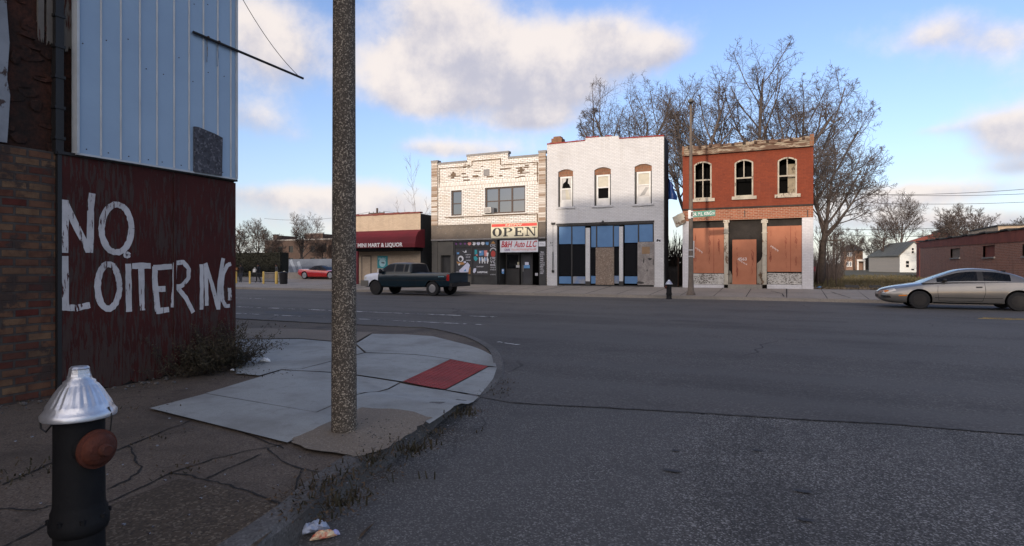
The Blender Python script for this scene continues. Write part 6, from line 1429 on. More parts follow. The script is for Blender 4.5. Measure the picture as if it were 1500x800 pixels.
flat('paper_notice', (0.40, 0.55, 0.52), .6)
mb = MB(); text(mb, '1', 1.0+1.40*((wr-2.0)/2.1 if wr-.95 < 3.05 else 1), 1.14+1.40*((wr-2.0)/2.1 if wr-.95 < 3.05 else 1), 1.26, 1.52, -.80); o = mb.build('window_number', MATS['paper_notice'], tr_, local=True)

# ---------- red convertible behind the lamp pole, on the parking lot
Yc = 40.0; xr_ = AT(446.5, Yc); xf_ = AT(484, Yc)
wbs = xf_-xr_
conv = dict(low=[(0, .32, .44, .48, .50), (.08, .24, .50, .55, .70), (.35, .18, .58, .66, .86), (.9, .17, .66, .75, .91), (1.5, .17, .72, .80, .92), (2.1, .17, .76, .82, .92), (3.0, .17, .80, .84, .92), (.95+wbs, .18, .84, .89, .93), (.95+wbs+.5, .24, .86, .90, .91), (.95+wbs+.85, .36, .83, .875, .84), (.95+wbs+.92, .45, .76, .80, .78)],
    segs=[(0, .95+wbs+.92, 'body', MATS['red_paint'])], wheels=(.95, .95+wbs), r=.33, track=.80, tw=.24, rim=MATS['alloy'], spokes=5, arch=1.14, rimf=.74,
    cab=[(1.55, .78, .79, .74, .70, 'ws'), (1.95, .79, 1.0, .76, .62, 'ws'), (2.35, .80, 1.17, .76, .54, 'roof'), (2.75, .81, 1.22, .76, .52, 'roof'), (3.2, .82, 1.17, .75, .52, 'roof'), (3.55, .84, 1.0, .70, .54, 'roof'), (3.75, .85, .90, .66, .54, 'roof')],
    panes=[(1.95, 2.95)], roofname='soft_top', roofmat=MATS['soft_top'], inside=(1.8, 3.6), zin=.80, win=.62, seats=(2.7,))
rc, bvh = car('red_convertible', 'bright red convertible with black soft top, partly behind the near pole', 'car', (xf_+.95, Yc+.85, tz(xf_, Yc+.5)), math.pi, conv)
mirror_part('door_gap', MATS['trim_black'], rc, bvh, lambda mb, s: (strip(mb, bvh, [(1.9, .74), (1.9, .3)], .014, s, .003), strip(mb, bvh, [(3.0, .78), (3.05, .3)], .014, s, .003)))
mirror_part('tail_light', MATS['lamp_red'], rc, bvh, lambda mb, s: patch(mb, bvh, [(.95+wbs+.7, .78), (.95+wbs+.88, .74)], [(.95+wbs+.7, .68), (.95+wbs+.89, .66)], s, .005))
mirror_part('headlight', MATS['lamp_clear'], rc, bvh, lambda mb, s: patch(mb, bvh, [(.10, .52), (.34, .60)], [(.12, .46), (.34, .53)], s, .005))

# ================================================================ TREES
M('bark', (0.085, 0.067, 0.055), (0.05, 0.041, 0.035), 6, .95, bmp=.5, bscale=20); M('twig_brown', (0.115, 0.095, 0.085), (0.078, 0.066, 0.061), 3, .95, bmp=0); M('twig_far', (0.095, 0.073, 0.062), (0.065, 0.052, 0.046), 1.5, .95, bmp=0); M('pale_bark', (0.30, 0.27, 0.24), (0.2, 0.18, 0.16), 6, .9, bmp=0)
def rvec(r): return Vector((r.gauss(0, 1), r.gauss(0, 1), r.gauss(0, 1))).normalized()
def grow(trunk, crown, p, d, L, r, lev, par, rng):
    n = par['segs'][lev]; pts, rs_ = [p], [r]; dd = d.copy(); re = r*(par['taper'] if lev < par['max'] else .35)
    dirs = [dd.copy()]
    for i in range(n):
        dd = (dd+rvec(rng)*par['wob'][lev]+Vector((0, 0, par['up'][lev]))).normalized(); p = p+dd*L/n
        pts.append(p); rs_.append(r+(re-r)*(i+1)/n); dirs.append(dd.copy())
        if par.get('env') and lev:
            e = par['env']; q2 = ((p.x-e[0])/e[3])**2+((p.y-e[1])/e[3])**2+((p.z-e[2])/e[4])**2
            if q2 > 1+rng.uniform(-.25, .25): n = i+1; rs_[-1] = max(rs_[-1]*.4, .006); break
    (trunk if lev == 0 else crown).tube(pts, rs_, par['sides'][lev], lev == 0)
    if lev >= par['max']: return
    N = par['kids'][lev]; N = rng.randint(max(1, N-1), N+1)
    ph = rng.uniform(0, 6.28)
    for k in range(N):
        t = par['t0'][lev]+(1-par['t0'][lev])*((k+rng.uniform(.2, .9))/N); t = min(t, .999); j = min(int(t*n), n-1); f = t*n-j
        q = pts[j].lerp(pts[j+1], f); b = dirs[min(j+1, n)]
        ph += 2.4+rng.uniform(-.5, .5); a = Vector((1, 0, 0)) if abs(b.x) < .8 else Vector((0, 1, 0)); u = b.cross(a).normalized(); w = b.cross(u)
        ang = rad(rng.uniform(*par['ang'][lev])); cd_ = b*math.cos(ang)+(u*math.cos(ph)+w*math.sin(ph))*math.sin(ang)
        if par.get('lean'): cd_ = (cd_+par['lean']*(.35 if lev == 0 else .12)).normalized()
        rr_ = rs_[j]*rng.uniform(*par['rf'][lev])
        grow(trunk, crown, q, cd_, L*par['lf'][lev]*rng.uniform(.75, 1.2)*(1.12-.45*t if lev else 1), max(rr_, par['rmin']), lev+1, par, rng)
BIG = dict(max=5, segs=[5, 8, 7, 5, 4, 3], sides=[10, 7, 5, 4, 3, 3], taper=.45, wob=[.04, .07, .10, .13, .16, .2], up=[.02, .075, .07, .06, .05, .03], kids=[7, 7, 6, 6, 5], t0=[.62, .28, .22, .2, .2], ang=[(14, 58), (25, 58), (28, 60), (30, 65), (30, 65)], rf=[(.42, .62), (.45, .6), (.45, .62), (.5, .65), (.55, .7)], lf=[1.05, .60, .56, .54, .55], rmin=.0105)
def tree(name, label, X, Y, H, seed, par=BIG, r=None, th=.30, bark='bark', tw='twig_brown', group=None, lean=None, z=None, env=None):
    z = tz(X, Y) if z is None else z; t = thing(name, (X, Y, z-.03), label, 'tree', group); rng = random.Random(seed); p = dict(par)
    if lean: p['lean'] = Vector(lean)
    if env: p['env'] = (X+env[0], Y, env[1], env[2], env[3])
    a, b = MB(), MB(); grow(a, b, Vector((X, Y, z-.05)), Vector((lean[0]*.1 if lean else 0, 0, 1)).normalized(), H*th, r or H*.022, 0, p, rng)
    a.build('trunk', MATS[bark], t, True); b.build('crown', MATS[tw], t, True); return t
gB = 'big bare trees behind the storefronts'
tree('bare_tree', 'tallest bare tree fanning out right above the red brick building', AT(1092, 45), 45, 23.0, 31, th=.29, r=.55, group=gB, env=(0, 9.9, 6.0, 8.0))
tree('bare_tree', 'bare tree rising behind the right half of the white painted building', AT(930, 48), 48, 24.0, 12, th=.34, r=.40, group=gB, env=(-.2, 11.0, 4.3, 7.3))
tree('bare_tree', 'leaning bare tree over the gap left of the red brick building', AT(1012, 43), 43, 23.0, 8, th=.27, r=.42, lean=(-.35, .1, .1), group=gB, env=(-.9, 9.3, 4.6, 7.2))
tree('bare_tree', 'bare tree at the right flank of the red brick building, its boughs reaching right', AT(1200, 40), 40, 16.5, 77, th=.24, r=.27, lean=(.7, 0, -.02), group=gB, env=(2.3, 7.4, 4.4, 5.6))
tree('bare_tree', 'bare tree filling the gap between the tall fan and the right flank tree', AT(1172, 50), 50, 21.0, 41, th=.34, r=.34, group=gB, env=(.6, 10.2, 4.6, 6.4))
SAP = dict(BIG, max=3, kids=[6, 5, 4], t0=[.25, .25, .2], lf=[.45, .5, .5], ang=[(20, 45)]*3, rmin=.010, rf=[(.4, .6)]*3)
tree('roof_sapling', 'thin pale leafless sapling sprouting behind the corner store roof', AT(613, 37), 37, 6.3, 5, SAP, .045, .95, 'pale_bark', 'pale_bark')
for u, s, h in ((1198, 3, 5.0), (1212, 6, 4.2), (1225, 9, 3.6)): tree('sapling', {1198: 'thin sapling hugging the right edge of the red brick building', 1212: 'slender sapling in the middle of the vacant lot edge', 1225: 'smallest sapling furthest right beside the vacant lot'}[u], AT(u, 36.5), 36.5, h, s, SAP, .03, .85, 'twig_far', 'twig_far')
FAR = dict(BIG, max=4, kids=[10, 8, 7, 6], sides=[7, 5, 4, 3, 3], t0=[.35, .22, .2, .2], lf=[.62, .55, .52, .5], ang=[(20, 55), (25, 60), (28, 62), (30, 65)], rmin=.019, rf=[(.35, .55), (.45, .6), (.5, .65), (.55, .7)])
gL = 'bare trees beyond the parking lot'; gR = 'bare trees beyond the vacant lot'
def far_tree(label, u, v, Y, seed, group, th=.5, par=FAR): X = AT(u, Y); H = FY(u, v, Y).z-tz(X, Y); return tree('bare_tree', label, X, Y, H*(.86 if group == gL else 1.0), seed, par, H*.016, th, 'twig_far', 'twig_far', group)
for a in [('tallest pointed bare tree left of the near pole', 441, 286, 78, 3, gL, .5), ('bare round tree half hidden by the corner building edge', 352, 300, 66, 5, gL), ('bare tree with many upright stems beyond the dark hedge', 378, 290, 68, 9, gL), ('bare tree between the hedge trees and the pointed one', 403, 318, 74, 14, gL), ('low bare tree just left of the near pole', 473, 325, 84, 17, gL), ('low bare tree hidden mostly behind the near pole', 492, 330, 86, 23, gL), ('bare tree top showing above the corner store roof', 545, 318, 95, 29, gL),
          ('bare tree standing behind the gable house', 1320, 280, 118, 4, gR, .6), ('smaller bare tree left of the one behind the gable house', 1294, 300, 112, 6, gR), ('wide bare tree right above the brown brick wall', 1405, 278, 88, 10, gR, .5), ('bare tree at the right above the brown brick wall', 1440, 288, 92, 13, gR), ('low bare tree at the far right edge above the brick wall', 1490, 300, 90, 19, gR), ('bare tree beside the small brick house', 1252, 325, 135, 27, gR), ('bare tree left behind the small brick house', 1225, 318, 120, 32, gR), ('low bare tree between the brick house and gable house', 1278, 335, 140, 37, gR), ('distant bare tree between gable house tree and wall tree', 1362, 325, 150, 43, gR), ('bare tree left of the wide tree above the brick wall', 1388, 290, 100, 47, gR)]: far_tree(*a)

# ================================================================ FAR LEFT: parking lot, hedge, flats
M('hedge_dark', (0.009, 0.010, 0.007), (0.016, 0.016, 0.011), 3, .95, bmp=0); bricks('flat_brick', (0.075, 0.045, 0.034), (0.06, 0.036, 0.028), (0.075, 0.06, 0.05), .3, .1, .012, 0, (0.06, 0.045, 0.038), .5, .2); M('blue_wall', (0.115, 0.135, 0.17), (0.085, 0.10, 0.13), .6, .8, fine=.3); flat('blue_light', (0.19, 0.22, 0.27), .8); flat('bollard_yellow', (0.62, 0.42, 0.10), .6); flat('bin_black', (0.012, 0.012, 0.014), .6)
Yh = 46.0
h0, h1 = AT(300, Yh), AT(407, Yh)
hd = thing('dark_hedge', ((h0+h1)/2, Yh, .35), 'tall dark overgrown hedge behind the bollard fence', 'hedge'); rh = random.Random(6); mb = MB()
zt_ = FY(375, 366, Yh).z
mb.box(h0, h1, Yh+.3, Yh+1.5, .1, zt_-.3); mb.build('core', MATS['hedge_dark'], hd); mb = MB()
for i in range(5200):
    x = rh.uniform(h0, h1+.3); z = rh.uniform(.2, zt_+.25*math.sin(x*1.3)+.15); leaf(mb, (x, Yh+rh.uniform(-.1, .45), z), rh.uniform(.06, .14), rh, .8)
mb.build('foliage', MATS['hedge_dark'], hd)
Yw = 58.0; w0, w1 = AT(402, Yw), AT(500, Yw); zt_ = FY(450, 379.5, Yw).z
bw = thing('blue_fence_wall', ((w0+w1)/2, Yw, .4), 'weathered blue-grey board wall behind the red convertible', 'fence')
MB().box(w0, w1, Yw, Yw+.15, .2, zt_).build('boards', MATS['blue_wall'], bw)
mb = MB()
for u, du, v0, v1 in ((408, 9, 381, 398), (418, 5, 384, 401), (426, 7, 381, 399), (437, 4, 383, 397)): p, q = FY(u, v0, Yw), FY(u+du, v1, Yw); stroke(mb, [(p.x, p.z), (q.x, q.z)], .5, lambda x, z: (x, Yw-.012-.001*du, z), rh, .2, 3)
mb.build('pale_boards', MATS['blue_light'], bw)
def block(name, label, cat, u0, u1, v, Y, depth, m, roof='roof_dark', wins=0, vb=396):
    x0, x1 = AT(u0, Y), AT(u1, Y); zt = FY((u0+u1)/2, v, Y).z; z0 = tz((x0+x1)/2, Y)-.1
    t = thing(name, ((x0+x1)/2, Y, z0), label, cat); ops = []
    for i in range(wins):
        xa = x0+(x1-x0)*(i+.3)/wins
        for zf in (.25, .62): ops.append((xa, xa+(x1-x0)/wins*.4, z0+(zt-z0)*zf, z0+(zt-z0)*(zf+.2)))
    mb = MB(); facade(mb, x0, x1, z0, zt, Y, ops, .2); shell(mb, x0, x1, Y, Y+depth, z0, zt, zt-.3); mb.build('wall', MATS[m], t)
    MB().box(x0-.1, x1+.1, Y-.1, Y+.35, zt+.001, zt+.25).build('parapet', MATS['stone_grey'] if wins else MATS[roof], t)
    for a, b, c, d in ops: MB().box(a+.004, b-.004, Y+.12, Y+.16, c+.004, d-.004).build('window', MATS['dark_glass'], t)
    return t
block('apartment_building', 'long low brown brick building beyond the red convertible', 'building', 388, 500, 352, 92, 14, 'flat_brick', wins=7)
block('apartment_building', 'higher brown brick block rising behind the low brown building', 'building', 446, 473, 343, 108, 12, 'flat_brick', wins=3)
block('brick_shed', 'narrow brown brick chimney-like block left in the brown row', 'building', 400, 406, 345, 100, 6, 'flat_brick')
# iron fence, bollards, bin, sign
Yb = 34.2
f0, f1 = AT(335, Yb+.9), AT(409, Yb+.9)
fe = thing('iron_fence', ((f0+f1)/2, Yb+.9, tz(f0, Yb)), 'low black iron picket fence behind the yellow bollards', 'fence'); mb = MB(); zf_ = tz(f0, Yb)
n = 46
for k in range(n):
    x = f0+(f1-f0)*k/(n-1); mb.box(x-.014, x+.014, Yb+.89, Yb+.91, zf_+.1, zf_+.86)
mb.box(f0, f1, Yb+.885, Yb+.915, zf_+.80, zf_+.84); mb.box(f0, f1, Yb+.885, Yb+.915, zf_+.13, zf_+.17); mb.build('pickets', MATS['black_metal'], fe)
MB().box(f0, f1, Yb+4.0, Yb+4.04, zf_-.05, zf_+.8).build('pale_kickboard', MATS['blue_light'], fe) if False else None
lowall = thing('low_wall', ((f0+f1)/2, Yb+8, .2), 'low pale concrete wall seen through the iron fence', 'wall'); MB().box(f0-2, f1+.4, Yb+6.5, Yb+6.7, .1, 1.0).build('wall', MATS['far_concrete'], lowall)
bp = None
for u, lab in ((346, 'leftmost yellow bollard before the iron fence'), (366, 'yellow bollard, second from the left before the fence'), (386, 'yellow bollard, third from the left before the fence'), (405, 'thickest yellow bollard nearest the black bin')):
    x = AT(u, Yb); th = 1.5 if u == 405 else 1.0
    t = thing('bollard', (x, Yb, tz(x, Yb)), lab, 'bollard', 'yellow bollards along the lot fence'); mb = MB(); mb.lathe([(.075*th, 0), (.075*th, .93), (.06*th, .97), (.03*th, .985)], 14, (x, Yb, tz(x, Yb))); o = mb.build('post', MATS['bollard_yellow'], t); autosmooth(o, 40)
x = AT(415.5, Yb); t = thing('trash_bin', (x, Yb, tz(x, Yb)), 'black trash bin with litter on its lid beside the bollards', 'bin'); z = tz(x, Yb); mb = MB(); mb.lathe([(.26, 0), (.29, .1), (.31, .85), (.315, .86)], 20, (x, Yb, z)); o = mb.build('barrel', MATS['bin_black'], t); autosmooth(o, 40)
mb = MB(); mb.lathe([(.325, .861), (.325, .90), (.20, .95), (.0, .96)], 20, (x, Yb, z)); mb.build('lid', MATS['bin_black'], t)
p = Vector((x+.1, Yb-.05, z+.955)); o = crumple(MB(), p, (.12, 0, 0), (0, .07, 0), .06, rh).build('paper_cup', MATS['p_cream']); tag(o, 'pale paper rubbish lying on the lid of the black bin', 'litter')
x = AT(342, Yb-.4); t = thing('parking_sign', (x, Yb-.4, tz(x, Yb)), 'small red and white sign at the edge of the corner building', 'sign'); z0, z1 = FY(342, 397, Yb-.4).z, FY(342, 388, Yb-.4).z; MB().tube([(x, Yb-.4, tz(x, Yb)), (x, Yb-.4, z1)], .025, 6).build('post', MATS['black_metal'], t)
o = MB().box(x-.25, x+.22, Yb-.45, Yb-.43, z0, z1).build('panel', MATS['p_scarlet'], t); mb = MB(); squiggle(mb, x-.2, x+.17, z0+.3, z1-.06, Yb-.453, rh, .03, 3); mb.build('lettering', MATS['p_white'], o)
# three people behind the fence, hands in pockets
for nme, c in (('skin', (0.16, 0.085, 0.055)), ('jacket_black', (0.014, 0.014, 0.016)), ('jeans', (0.03, 0.036, 0.055)), ('shoe', (0.02, 0.02, 0.02)), ('jacket_grey', (0.06, 0.062, 0.066)), ('hair', (0.008, 0.007, 0.007)), ('denim_blue', (0.05, 0.075, 0.14)), ('bag_white', (0.6, 0.6, 0.58)), ('bag_brown', (0.22, 0.09, 0.03))): flat(nme, c, .85)
def person(loc, rz, label, H, top, low, stride=.1, turn=0.0):
    t = thing('person', loc, label, 'person', None, rz); s = H/1.75
    J = [((0, 0, .95), .15, .11), ((0, 0, 1.10), .15, .105), ((0, .01, 1.28), .175, .115), ((0, .01, 1.42), .15, .095), ((0, .02, 1.50), .055, .055), ((0, .035, 1.57), .068, .075), ((0, .04, 1.655), .082, .098), ((0, .03, 1.735), .055, .065),
         ((-.10, 0, .88), .105, .11), ((-.11, .04+stride*.4, .50), .068, .072), ((-.11, stride-.02, .09), .045, .05), ((-.12, stride+.12, .035), .04, .035),
         ((.10, 0, .88), .105, .11), ((.11, .02-stride*.2, .50), .068, .072), ((.11, -stride-.04, .09), .045, .05), ((.12, -stride+.10, .035), .04, .035),
         ((-.20, .0, 1.40), .062, .062), ((-.27, -.04, 1.14), .048, .048), ((-.20, .10, .96), .038, .038), ((.20, 0, 1.40), .062, .062), ((.27, -.04, 1.14), .048, .048), ((.20, .10, .96), .038, .038)]
    E = [(0, 1), (1, 2), (2, 3), (3, 4), (4, 5), (5, 6), (6, 7), (0, 8), (8, 9), (9, 10), (10, 11), (0, 12), (12, 13), (13, 14), (14, 15), (3, 16), (16, 17), (17, 18), (3, 19), (19, 20), (20, 21)]
    me = bpy.data.meshes.new('body'); me.from_pydata([tuple(c*s for c in j[0]) for j in J], E, []); o = bpy.data.objects.new('body', me); COL.objects.link(o)
    md = o.modifiers.new('s', 'SKIN'); 
    for sv, j in zip(me.skin_vertices[0].data, J): sv.radius = (j[1]*s, j[2]*s)
    me.skin_vertices[0].data[0].use_root = True
    o.modifiers.new('u', 'SUBSURF').levels = 1
    dg = bpy.context.evaluated_depsgraph_get(); m2 = bpy.data.meshes.new_from_object(o.evaluated_get(dg)); o.modifiers.clear(); o.data = m2
    m2.materials.clear()
    for m in ('skin', top, low, 'shoe'): m2.materials.append(MATS[m])
    for p in m2.polygons:
        z = p.center.z/s; p.material_index = 0 if z > 1.515 else 1 if z > .90 else 2 if z > .10 else 3; p.use_smooth = True
    o.parent = t
    hb = MB(); hb.lathe([(.089*s, 1.64*s), (.094*s, 1.69*s), (.088*s, 1.735*s), (.06*s, 1.77*s), (.01, 1.785*s)], 14, (0, .022*s, 0)); hb.build('hair', MATS['hair'], t, True, local=True)
    fb = MB()
    for sx in (-1, 1): fb.lathe([(.010*s, -.004), (.008*s, .006)], 6, (sx*.032*s, .135*s, 1.655*s), 'Y')
    fb.obox((0, .145*s, 1.625*s), (.012*s, 0, 0), (0, .018*s, 0), (0, -.006*s, .022*s)); fb.obox((0, .128*s, 1.59*s), (.026*s, 0, 0), (0, .006*s, 0), (0, 0, .005*s)); fb.build('face', MATS['hair'], t, local=True)
    return t
Yp = 36.4
x1, x2, x3 = AT(352.5, Yp), AT(378.5, Yp), AT(405, Yp+.3)
person((x1, Yp, tz(x1, Yp)), rad(200), 'person in dark jeans and dark jacket standing behind the leftmost bollards', 1.60, 'jacket_black', 'jeans', .05)
person((x2, Yp, tz(x2, Yp)), rad(110), 'person in black with a pale bag walking behind the fence middle', 1.62, 'jacket_black', 'shoe', .16)
person((x3, Yp+.3, tz(x3, Yp)), rad(150), 'person in dark grey jacket and blue jeans behind the thick bollard', 1.60, 'jacket_grey', 'denim_blue', .08)
def bag(x, y, z, label, m, s=1.0):
    t = thing('bag', (x, y, z), label, 'bag'); mb = MB(); mb.loft([[(x+dx*w, y+dy*w*.5, z+h) for dx, dy in ((-1, -1), (1, -1), (1, 1), (-1, 1))] for w, h in ((.13*s, 0), (.16*s, .06), (.15*s, .22*s), (.11*s, .30*s))]); mb.build('sack', MATS[m], t); mb = MB(); mb.tube([(x-.08*s, y, z+.29*s), (x-.05*s, y, z+.42*s), (x+.05*s, y, z+.42*s), (x+.08*s, y, z+.29*s)], .012, 5); mb.build('strap', MATS[m], t)
bag(x2-.26, Yp-.15, tz(x2, Yp)+.88, 'pale shoulder bag carried by the walking person in black', 'bag_white'); bag(x1-.22, Yp-.2, tz(x1, Yp)+1.05, 'small tan bag held by the person at the left', 'bag_brown', .7)

# ================================================================ FAR RIGHT: vacant lot, houses, brown brick building
bricks('brown_wall', (0.33, 0.14, 0.092), (0.23, 0.10, 0.07), (0.36, 0.26, 0.22), .26, .085, .012, 0, (0.26, 0.17, 0.14), .45, .5, streak=(0.07, 0.035, 0.03), streak_amt=.5, vary=.35); M('red_top', (0.23, 0.066, 0.047), (0.16, 0.047, 0.037), 1.2, .85, bmp=.2, fine=.3)
XB = 10.5; ya_, yb_ = 34.5, FX(1343, 0, XB).y
bb = thing('brown_brick_building', (XB, ya_, .4), 'long one storey brown brick building behind the silver coupe', 'building')
zA = FX(1500, 337, XB); zB2 = FX(1343, 356, XB)
zfn = lambda y: zB2.z+(zA.z-zB2.z)*(zB2.y-y)/(zB2.y-zA.y)
mb = MB(); z0 = .2
wb_s = []
for (u0, v0, u1, v1) in ((1392.5, 364, 1406, 377.5), (1440, 359.5, 1457, 376.5), (1498, 357, 1516, 375)):
    p, q = FX(u0, v0, XB), FX(u1, v1, XB); um = (u0+u1)/2; wb_s.append((min(p.y, q.y), max(p.y, q.y), FX(um, v1, XB).z, FX(um, v0, XB).z))
ys_ = sorted({ya_, yb_, *[w[0] for w in wb_s], *[w[1] for w in wb_s]})
for a, b in zip(ys_[:-1], ys_[1:]):
    w = [w for w in wb_s if w[0] < (a+b)/2 < w[1]]
    if w: mb.quad((XB, a, z0), (XB, b, z0), (XB, b, w[0][2]), (XB, a, w[0][2])); mb.quad((XB, a, w[0][3]), (XB, b, w[0][3]), (XB, b, zfn(b)), (XB, a, zfn(a)))
    else: mb.quad((XB, a, z0), (XB, b, z0), (XB, b, zfn(b)), (XB, a, zfn(a)))
mb.quad((XB, ya_, z0), (XB, ya_, zfn(ya_)), (34, ya_, zfn(ya_)), (34, ya_, z0)); mb.quad((XB, yb_, z0), (34, yb_, z0), (34, yb_, zfn(yb_)), (XB, yb_, zfn(yb_))); mb.quad((34, ya_, z0), (34, ya_, zfn(ya_)), (34, yb_, zfn(yb_)), (34, yb_, z0))
mb.quad((XB, ya_, zfn(ya_)-.35), (34, ya_, zfn(ya_)-.35), (34, yb_, zfn(yb_)-.35), (XB, yb_, zfn(yb_)-.35)); mb.build('brick_wall', MATS['brown_wall'], bb)
for w, m in zip(wb_s, ('osb', 'red_top', 'board_orange')):
    MB().box(XB+.10, XB+.2, w[0], w[1], w[2], w[3]).build('blocked_window', MATS[m], bb)
    MB().box(XB-.06, XB+.09, w[0]-.08, w[1]+.08, w[2]-.09, w[2]-.002).build('sill', MATS['stone_grey'], bb)
mb = MB(); mb.add([(XB-.03, ya_, zfn(ya_)-.55), (XB-.03, yb_, zfn(yb_)-.45), (XB-.03, yb_, zfn(yb_)+.03), (XB-.03, ya_, zfn(ya_)+.03), (XB+.3, ya_, zfn(ya_)-.55), (XB+.3, yb_, zfn(yb_)-.45), (XB+.3, yb_, zfn(yb_)+.03), (XB+.3, ya_, zfn(ya_)+.03)], [(0, 1, 2, 3), (7, 6, 5, 4), (0, 4, 5, 1), (1, 5, 6, 2), (2, 6, 7, 3), (3, 7, 4, 0)]); mb.build('painted_top', MATS['red_top'], bb)
MB().box(XB-.035, XB+.4, yb_-1.3, yb_-.02, z0, zfn(yb_)-.46).build('red_corner_strip', MATS['red_top'], bb)
mb = MB(); nc = 22
for k in range(nc):
    a, b = ya_+(yb_-ya_)*k/nc, ya_+(yb_-ya_)*(k+.97)/nc; z = max(zfn(a), zfn(b))+.04+.05*(k % 3 == 0); mb.box(XB-.08, XB+.35, a, b, z, z+.08)
mb.build('coping', MATS['roof_dark'], bb)
Y2 = 130; x0, x1 = AT(1324, Y2), AT(1400, Y2)
rbk = thing('red_brick_shed', ((x0+x1)/2, Y2, .5), 'red brick building with sloping roofline peeping over the brown wall', 'building'); pts = [(x0, .5), (x1, .5), (x1, FY(1400, 343, Y2).z), (AT(1390, Y2), FY(1390, 341, Y2).z), (AT(1375, Y2), FY(1375, 340.5, Y2).z), (x0, FY(1324, 356, Y2).z)]
MB().prism_y(pts, Y2, Y2+6).build('wall', MATS['red_top'], rbk); mb = MB(); p, q = FY(1376, 340, Y2), FY(1392, 343, Y2); mb.box(p.x, q.x, Y2-.05, Y2+6, p.z-.05, p.z+.35); mb.build('roof_patch', MATS['roof_dark'], rbk)
Y3 = 70; x0, x1 = AT(1462, Y3), AT(1560, Y3); tb = thing('tan_block', ((x0+x1)/2, Y3, .5), 'tan brick building top at the far right above the brown wall', 'building'); MB().box(x0, x1, Y3, Y3+9, .5, FY(1480, 331, Y3).z).build('wall', MATS['tan_brick'], tb); MB().box(x0-.1, x1, Y3-.1, Y3+9, FY(1480, 331, Y3).z+.001, FY(1480, 329, Y3).z).build('parapet', MATS['roof_dark'], tb)
# white gable house
bricks('white_siding', (0.66, 0.68, 0.66), (0.64, 0.66, 0.64), (0.5, 0.5, 0.5), 6, .2, .012, 0); bricks('grey_siding', (0.30, 0.285, 0.26), (0.28, 0.27, 0.25), (0.2, 0.19, 0.18), 6, .2, .012, 0); bricks('shingle', (0.13, 0.14, 0.135), (0.10, 0.11, 0.105), (0.07, 0.075, 0.07), .4, .2, .02, 0)
Yg = 105.0; gx0, gx1, gxp = AT(1318, Yg), AT(1349, Yg), AT(1339, Yg); ze, zp = FY(1318, 374.5, Yg).z, FY(1339, 355.5, Yg).z; zg0 = tz(gx0, Yg)-.2
gh = thing('gable_house', ((gx0+gx1)/2, Yg, zg0), 'white gable house with grey side and grey roof beyond the vacant lot', 'house')
gw = gx1-gx0; gxr = gxp+(gxp-gx0)
MB().prism_y([(gx0, zg0), (gxr, zg0), (gxr, ze), (gxp, zp), (gx0, ze)], Yg, Yg+.2).build('gable_wall', MATS['white_siding'], gh)
dx, dy = (AT(1291, Yg)-gx0), 0
bY = Yg+9; bx = AT(1298, bY)
mb = MB(); mb.quad((gx0, Yg+.2, zg0), (gx0, Yg+.2, ze), (gx0-3.1, Yg+8, ze), (gx0-3.1, Yg+8, zg0)); mb.quad((gx0-3.1, Yg+8, zg0), (gx0-3.1, Yg+8, ze), (gxr, Yg+8, ze), (gxr, Yg+8, zg0)); mb.quad((gxr, Yg+8, zg0), (gxr, Yg+8, ze), (gxr, Yg+.2, ze), (gxr, Yg+.2, zg0)); mb.build('side_wall', MATS['grey_siding'], gh)
mb = MB(); ov = .25
mb.add([(gx0-ov, Yg-ov, ze-.1), (gxp, Yg-ov, zp+.05), (gxp-2.0, Yg+8.3, zp+.05), (gx0-3.1-ov, Yg+8.3, ze-.1), (gx0-ov, Yg-ov, ze+.05), (gxp, Yg-ov, zp+.22), (gxp-2.0, Yg+8.3, zp+.22), (gx0-3.1-ov, Yg+8.3, ze+.05)], [(0, 3, 2, 1), (4, 5, 6, 7), (0, 1, 5, 4), (1, 2, 6, 5), (2, 3, 7, 6), (3, 0, 4, 7)])
mb.add([(gxp+.001, Yg-ov, zp+.05), (gxr+ov, Yg-ov, ze-.1), (gxr+ov, Yg+8.3, ze-.1), (gxp-1.999, Yg+8.3, zp+.05), (gxp+.001, Yg-ov, zp+.22), (gxr+ov, Yg-ov, ze+.05), (gxr+ov, Yg+8.3, ze+.05), (gxp-1.999, Yg+8.3, zp+.22)], [(0, 3, 2, 1), (4, 5, 6, 7), (0, 1, 5, 4), (1, 2, 6, 5), (2, 3, 7, 6), (3, 0, 4, 7)]); mb.build('roof', MATS['shingle'], gh)
lx0 = AT(1283, Yg+9); MB().prism_y([(AT(1283, Yg+8.2), zg0), (gx0-2.7, zg0), (gx0-2.7, ze-.2), (AT(1286, Yg+8.2), ze-.5), (AT(1283, Yg+8.2), ze-1.4)], Yg+8.05, Yg+12).build('lean_to', MATS['grey_siding'], gh)
for (u0, v0, u1, v1) in ((1334.5, 362.5, 1339.5, 372), (1326, 381.5, 1332.5, 392.5)):
    r = Rc(u0, v0, u1, v1, Yg); mb = MB(); mb.ring(r[0], r[1], r[2], r[3], Yg-.06, Yg-.004, .09); zm = (r[2]+r[3])/2; mb.box(r[0]+.09, r[1]-.09, Yg-.055, Yg-.008, zm-.05, zm+.05); o = mb.build('window', MATS['white_trim'], gh); MB().box(r[0]+.05, r[1]-.05, Yg-.03, Yg-.01, r[2]+.05, r[3]-.05).build('pane', MATS['dark_glass'], o)
r = Rc(1335, 394, 1339, 396, Yg); MB().box(r[0], r[1], Yg-.03, Yg-.003, r[2], r[3]).build('cellar_vent', MATS['black_void'], gh)
